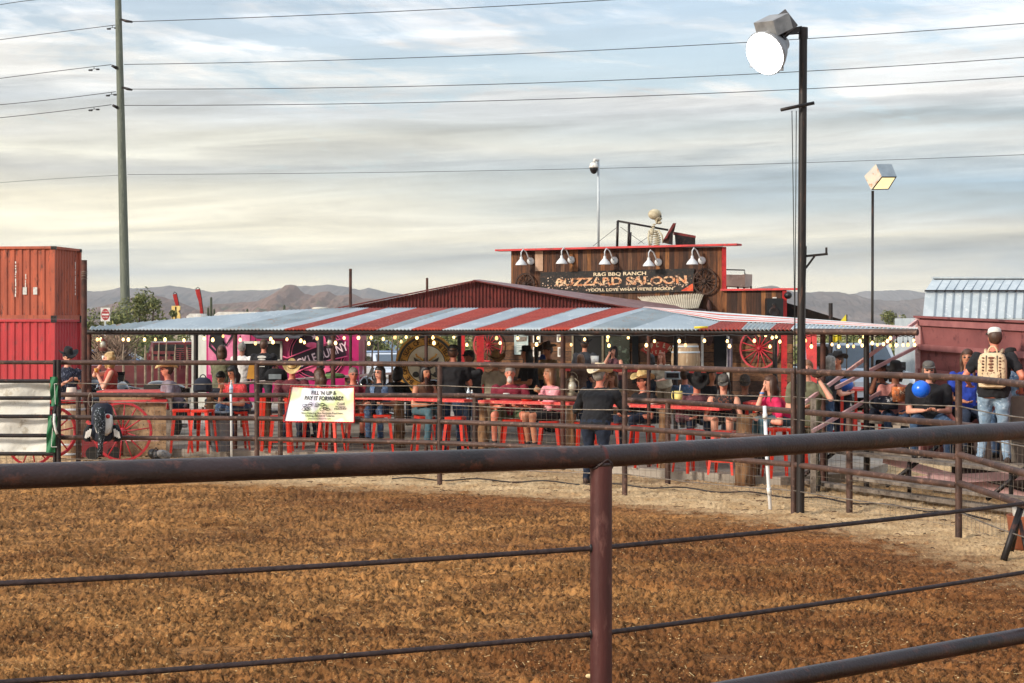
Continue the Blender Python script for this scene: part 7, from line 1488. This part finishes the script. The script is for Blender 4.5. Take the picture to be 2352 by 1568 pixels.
person('man in straw hat and grey shirt with arms crossed on the red table', 383, 850, 31.4, -65, 'grey', 'dkjeans', 'brown', hat='cowboy', hatc='straw', skin='red', arms=('cross', 'table'), sit=.82, sleeve='long', lean=.12, g=1.05)
person('dark haired woman in red floral top bent over her hands by the trash bin', 534, 855, 30.9, -35, 'red', 'jeans', 'black', 'long', skin='tan', arms=('chest', 'table'), sit=.82, lean=.14, nod=.35, g=1.08)
person('man in tan cowboy hat and maroon check shirt looking down above the pastel banner', 671, 848, 31.2, 5, 'maroond', 'dkjeans', 'brown', hat='cowboy', hatc='straw', skin='red', arms=('table', 'table'), sit=.78, lean=.16, nod=.55, sleeve='long', g=1.18)
person('girl with long brown hair and orange top leaning to the left at the counter', 733, 862, 31.2, -130, 'orange', 'dkjeans', 'brown', 'long', skin='tan', arms=('table', 'table'), sit=.78, lean=.12, nod=.3, g=.9)
person('bald man in maroon polo and glasses leaning on the counter', 812, 860, 31.2, 20, 'maroon', 'khaki', 'grey', 'short', skin='red', arms=('table', 'sidein'), sit=.78, lean=.18, nod=.1, tw=-5, glasses='clear', g=1.12, bare_leg=True)
person('woman with black hair, sunglasses and denim vest sitting in blue jeans', 872, 856, 30.9, -12, 'navy', 'jeans', 'black', 'long', skin='light', arms=('table', 'table'), sit=.78, lean=.04, glasses='sun', vest='denim', g=.95, tw=-20)
person('girl in dark tank top with bare arms before the round seal', 977, 856, 30.2, 35, 'brownc', 'teal', 'black', 'bob', skin='tan', arms=('table', 'table'), sit=.78, lean=.08, sleeve='none', g=.92)
person('broad man in black backward cap and black shirt standing with his back turned', 1041, 810, 30.5, 165, 'black', 'jeans', 'brown', 'short', 'capback', 'black', skin='red', arms=('table', 'fwd'), lean=.05, g=1.25)
person('man in dark cap and dark shirt standing close to the broad man', 1077, 822, 31.2, -40, 'dkgrey', 'dkjeans', 'black', 'short', 'cap', 'black', skin='brown', arms=('hold', 'mouth'), lean=.05, g=1.1)
person('man in tan straw hat and pale shirt behind the bearded man', 1138, 829, 32, 15, 'cream', 'khaki', 'brown', hat='cowboy', hatc='tanhat', skin='tan', arms=('down', 'table'), lean=.05, sleeve='long', nod=.2)
a = person('white bearded man in maroon shirt and green shorts facing the arena', 1171.5, 858, 29.2, -4, 'maroon', 'green', 'grey', 'short', skin='red', arms=('table', 'table'), sit=.78, lean=.10, beard='white', g=1.22, bare_leg=True, spread=.22)
person('person with long black hair and wide black hat turned left', 1209, 812, 33, -70, 'black', 'black', 'black', 'long', 'wide', 'black', skin='tan', arms=('table', 'table'), lean=.06, g=1.1)
person('man in brown hat and tan shirt facing left by the notices', 1258, 805, 36, -60, 'tan', 'khaki', 'brown', 'short', 'cowboy', 'brownhat', skin='tan', arms=('table', 'table'), lean=.08, nod=.25, sleeve='long', g=1.1)
person('child in blue cap beside the man in the tan shirt', 1249, 829, 36.5, -30, 'navy', 'jeans', 'brown', 'short', 'cap', 'bluecap', skin='tan', arms=('table', 'table'), s=.98, g=.8)
person('man in dark hat and dark tee ordering at the window with his back turned', 1343, 791, 41, 170, 'dkgrey', 'dkjeans', 'brown', 'short', 'cowboy', 'black', skin='tan', arms=('table', 'table'), lean=.05, g=1.05)
person('brown haired person bending forward left of the man at the window', 1334, 824, 39, 150, 'brownc', 'dkjeans', 'lbrown', 'bob', skin='tan', arms=('table', 'table'), s=.95)
a = person('dark haired woman in strapless top drinking by the window glass', 1409, 806, 42.5, -25, 'plum', 'black', 'black', 'bob', skin='light', arms=('mouth', 'table'), sleeve='none', g=.92)
hand_item(a, 0, lambda c, f, r: held('cup', M_blkp, 'dark cup at the mouth of the woman by the window glass', 'cup', c, gcup))
a = person('woman with brown bob in pale pink shirt turned left, bare legs', 1262, 860, 28.8, -62, 'pink', 'black', 'lbrown', 'bob', skin='tan', arms=('table', 'chest'), sit=.78, lean=.02, bare_leg=True, g=1.0, sleeve='long')
hand_item(a, 1, lambda c, f, r: held('sandwich', mat('bread', L(196, 160, 120), L(140, 100, 70), 14, .8), 'half eaten sandwich held up by the woman in pink', 'food', c, lambda mb, c: mb.ell(c, (.06, .05, .045))))
person('heavy cowboy in cream hat and black shirt leaning on the fence, back turned', 1378, 862, 25.75, 158, 'black', 'dkjeans', 'grey', 'short', 'cowboy', 'cream', skin='red', arms=((.30, .40, -.30), (.40, .36, -.30)), floor=0, lean=.12, sleeve='long', g=1.2, shoe=M_sole, tw=-25)
person('woman in straw cowboy hat, sunglasses and black top looking left', 1476, 876, 27.9, -60, 'black', 'dkjeans', 'black', 'short', 'cowboy', 'straw', skin='red', arms=('table', 'table'), sit=.78, lean=.05, glasses='sun', g=1.15, spread=.2)
person('dark haired woman with her back to us before the ORDER HERE sign', 1496, 824, 39.5, 140, 'dkgrey', 'dkjeans', 'black', 'long', skin='tan', arms=('table', 'table'), s=.95)
person('red haired woman leaning left before the ORDER HERE sign', 1519, 820, 39.0, -40, 'cream', 'khaki', 'red', 'long', skin='light', arms=('table', 'table'), s=.95, lean=.08)
person('man in dark hat and plum shirt looking down at the counter', 1601, 880, 27.4, 2, 'plum', 'dkjeans', 'grey', 'short', 'cowboy', 'black', skin='red', arms=('table', 'table'), sit=.78, lean=.14, nod=.6, sleeve='long', g=1.15)
person('woman in camo cap and floral sleeveless top with bare knees', 1662, 880, 27.0, -12, 'floral', 'dkgrey', 'black', 'long', 'cap', 'greycap', skin='light', arms=('table', 'table'), sit=.80, lean=.10, nod=.5, sleeve='none', bare_leg=True, g=1.0)
person('man in dark cap and black tee seated in the shade behind the floral top', 1711, 880, 29, -10, 'black', 'black', 'black', 'short', 'cap', 'greycap', skin='brown', arms=('table', 'table'), sit=.80, lean=.10, nod=.5, g=1.1)
a = person('girl in bright pink top with long brown hair, chin on her hand', 1769, 881, 25.6, -72, 'hot', 'teal', 'brown', 'long', skin='light', arms=('chin', 'sidein'), sit=.86, lean=.16, g=.92)
held('wristband', mat('band_blue', L(70, 160, 220), L(50, 130, 200), 4, .4), 'light blue wristband on the girl in the pink top', 'wristband', a[4][0][0] - a[4][0][1] * .03, lambda mb, c: mb.lathe(c, [(.034, -.012), (.036, 0), (.034, .012)], 14))
a = person('bare headed man in olive tee and camo trousers behind the flood light post', 1853, 847, 24.6, -15, 'olive', 'camo', 'lbrown', 'short', skin='light', arms=('sidein', 'up'), floor=0, lean=.0, g=1.1)
hand_item(a, 1, lambda c, f, r: held('cap_in_hand', HT['brownhat'], 'brown cap held in the hand of the man in the olive tee', 'cap', c + Vector((0, -.03, .03)), lambda mb, c: (mb.ell(c, (.09, .08, .05)), mb.box(c + Vector((.09, 0, -.02)), (.1, .1, .01)))))
person('grey haired person in grey top at the right table with back half turned', 1908, 833, 31, 110, 'dkgrey', 'jeans', 'grey', 'bob', skin='light', arms=('table', 'table'), lean=.05)
person('man in black cowboy hat and black shirt beyond the grey haired person', 1924, 828, 32.5, -60, 'black', 'dkjeans', 'brown', 'short', 'cowboy', 'black', skin='tan', arms=('table', 'table'), lean=.05, g=1.1)
person('person in dark jacket seated in the shade behind the trash bin looking down', 507, 868, 33.5, -20, 'navy', 'dkjeans', 'black', 'short', skin='tan', arms=('table', 'hold'), sit=.82, lean=.1, nod=.4)
person('person in black with head bent at the long pale counter left of the seal', 915, 856, 35, 150, 'black', 'dkjeans', 'black', 'bob', skin='tan', arms=('table', 'table'), sit=.80, lean=.12, nod=.3)
person('pale shirted person drinking in the shade just right of the cream hatted cowboy', 1407, 868, 32.5, -30, 'cream', 'navy', 'lbrown', 'bob', skin='light', arms=('mouth', 'table'), sit=.80, lean=.04)
person('dark haired person in black behind the man in the plum shirt', 1634, 862, 31.5, 20, 'black', 'dkjeans', 'black', 'bob', skin='tan', arms=('table', 'table'), sit=.80, lean=.06)
person('man in blue shirt seated with his back turned behind the floral top', 1573, 862, 34, 160, 'denim', 'dkjeans', 'brown', 'short', skin='red', arms=('table', 'table'), sit=.80, lean=.06)
# ---- food truck customers
person('grey haired man in white shirt at the food truck window', 556, 799, 40.5, 168, 'white', 'dkgrey', 'grey', 'short', skin='brown', arms=('down', 'table'), lean=.02, g=1.05)
def tee(m, c, r, up, out):
    o_ = c + out * .035; m.text('BACK ROAD', o_ + up * .10, r, up, .09, .012, out=out); m.text('RIDERS', o_ + up * .0, r, up, .075, .008, out=out)
    for k in (-.08, -.13, -.18): m.bar(o_ + r * -.11 + up * k, o_ + r * .11 + up * k, .004, .02)
def tee(m, c, r, up, out):      # oval mark and lines of print too small to read
    o_ = c + out * .03
    for rx, rz, z in ((.105, .035, .10), (.09, .014, .04)): m.ell(o_ + up * z, (rx, .006, rz))
    for k, w_ in ((-.0, .08), (-.03, .08), (-.08, .09), (-.12, .07)): m.bar(o_ - r * w_ + up * k, o_ + r * w_ + up * k, .004, .018)
person('man in black tee with white print on the back at the food truck window', 606, 793, 40, 178, 'black', 'dkgrey', 'brown', 'short', 'cap', 'brownhat', skin='red', arms=('table', 'table'), lean=.04, g=1.15, logo=tee)
person('brown haired person in olive coat with back turned before the pink mural', 510, 806, 37, 172, 'olive', 'dkgrey', 'brown', 'bob', skin='tan', arms=('down', 'chest'), dress=True, sleeve='long', g=.95)
# ---- bleachers
bs_seat = dict(floor=.55)
person('dark haired woman in dark top seated at the left end of the bleachers', 2024, 850, 26.2, -20, 'dkgrey', 'dkjeans', 'black', 'bob', 'wide', 'black', skin='brown', arms=('mouth', 'lap'), sit=.93, lean=.05, floor=.50, g=.95)
a = person('seated woman in wide black hat and pink cardigan, head bowed, eating', 2057, 853, 25.6, -10, 'peach', 'jeans', 'black', 'bob', 'wide', 'black', skin='brown', arms=('chest', 'lap'), sit=.93, lean=.04, floor=.50, nod=.3)
held('tote_bag', mat('tote_print', L(220, 120, 60), L(40, 30, 30), 7, .8, c3=L(226, 200, 170)), 'orange and black patterned tote bag held by the woman in the pink cardigan', 'bag', P(2064, 905, 25.2), lambda mb, c: mb.loft([[c + Vector((x * k, y * k, z)) for x, y in ((-.1, -.06), (.1, -.06), (.1, .06), (-.1, .06))] for z, k in ((-.11, .85), (0, 1), (.11, .95))]))
held('skirt_bag', C_['skirtw'], 'black and white patterned bundle on the bench beside the wide hatted woman', 'bag', P(2030, 925, 25.4), lambda mb, c: (mb.ell(c, (.2, .16, .11)), mb.box(c + Vector((.03, -.05, -.03)), (.3, .2, .12))))
a = person('woman in dark cap and black tee holding a blue balloon on the bleachers', 2133, 852, 24.3, -8, 'black', 'jeans', 'brown', 'bob', 'cap', 'greycap', skin='light', arms=((.10, .30, -.36), (.10, .30, -.36)), sit=.93, lean=.04, floor=.50, glasses='clear', g=1.22, spread=.2)
held('balloon', mat('balloon_blue', L(24, 112, 236), L(20, 100, 222), 3, .28, spec=.6), 'bright blue round balloon held on the lap of the woman in the dark cap', 'balloon', P(2115.5, 893.5, 23.85), lambda mb, c: mb.ell(c, (.128, .128, .124), nu=28, nv=18))
person('woman in royal blue top with long dark hair seated behind the backpack', 2222, 822, 24.4, 0, 'blue', 'dkjeans', 'brown', 'long', skin='tan', arms=('lap', 'lap'), sit=1.05, lean=.03, floor=.6, glasses='clear', tw=-20)
person('man in black cap and blue plaid shirt seated at the right edge', 2322, 822, 23.6, -30, 'plaid', 'jeans', 'brown', 'short', 'cap', 'black', skin='red', arms=('lap', 'lap'), sit=1.05, lean=.03, floor=.55, beard='brown', sleeve='long', g=1.1)
a = person('standing man in white cap, black tee and faded jeans wearing a patterned backpack', 2284, 776, 23.0, 158, 'black', 'ltjeans', 'brown', 'short', 'trucker', 'greycap', skin='red', arms=(( .34, .10, -.50), (.34, .16, -.45)), floor=.53, lean=.03, g=1.12, spread=.14, tw=30, shoe=M_sole, beard='brown')
# patterned backpack worn by the standing man
o, H, f, r, hands = a; bc = H - f * .24 + Vector((0, 0, -.40)); up = Vector((0, 0, 1)); bcx = r * .03
M_bp = mat('pack_cream', L(224, 200, 166), L(204, 176, 140), 6, .9, c3=L(120, 84, 66))
def bpring(z, w_, d): return [bc + r * x * w_ + f * y * d + up * z for x, y in ((-.8, -1), (.8, -1), (1, -.7), (1, .7), (.8, 1), (-.8, 1), (-1, .7), (-1, -.7))]
bp = MB().loft([bpring(-.27, .13, .06), bpring(-.25, .17, .09), bpring(-.1, .185, .105), bpring(.1, .18, .10), bpring(.18, .15, .085), bpring(.205, .10, .05)]).build('backpack', M_bp, None, True, 'cream backpack with brown woven pattern on the standing man in the white cap', 'backpack', loc=bc + up * -.27, auto=50)
m = MB(); 
for k in range(9): z = -.2 + k * .042; m.ell(bc - f * .108 + up * z, (.035 if k % 2 else .05, .006, .016)); [m.ell(bc - f * .108 + r * q * .11 + up * z, (.018, .006, .012)) for q in (-1, 1)]
m.build('woven_pattern', mat('weave_brown', L(146, 96, 74), L(60, 48, 46), 12, .9), bp)
for q in (-1, 1): MB().bar(bc - f * .10 + r * q * .075 + up * -.2, bc - f * .10 + r * q * .07 + up * .17, .008, .012, up=(0, -1, 0)).build('piping', M_blkp, bp); MB().tube([bc + f * .05 + r * q * .09 + up * .18, bc + f * .2 + r * q * .11 + up * .24, bc + f * .27 + r * q * .11 + up * .1], .022, 8).build('shoulder_strap', M_bp, bp, True)
MB().tube([bc + r * .06 * math.cos(a_) + up * (.2 + .09 * math.sin(a_)) + f * .03 for a_ in np.linspace(0, 3.14, 10)], .012, 6).build('handle', M_bp, bp, True)
m = MB(); m.box(bc - f * .115 + up * -.13, (.22, .05, .16), R(158)); m.build('front_pocket', M_bp, bp)
# grey cabinet at the right edge
MB().box(P(2345, 985, 23.2), (.34, .3, .9)).build('cabinet', mat('cabinet_grey', L(128, 120, 108), L(104, 96, 88), 3, .7), None, label='grey metal cabinet at the right edge beside the plaid shirted man', cat='cabinet', loc=P(2345, 1060, 23.2))
# ================================================================ thin desert haze
mb = MB(); mb.box((0, 3000, 94.47), (9600, 6400, 191.06)); hz = mb.build('haze', mat('dummy', (1, 1, 1)), kind='stuff')
m = bpy.data.materials.new('haze_air'); m.use_nodes = True; t = m.node_tree; t.nodes.clear()
v = t.nodes.new('ShaderNodeVolumePrincipled'); v.inputs['Density'].default_value = 1.2e-4; v.inputs['Color'].default_value = (.90, .95, 1, 1); v.inputs['Anisotropy'].default_value = .1
ou = t.nodes.new('ShaderNodeOutputMaterial'); t.links.new(v.outputs[0], ou.inputs['Volume']); hz.data.materials.clear(); hz.data.materials.append(m)
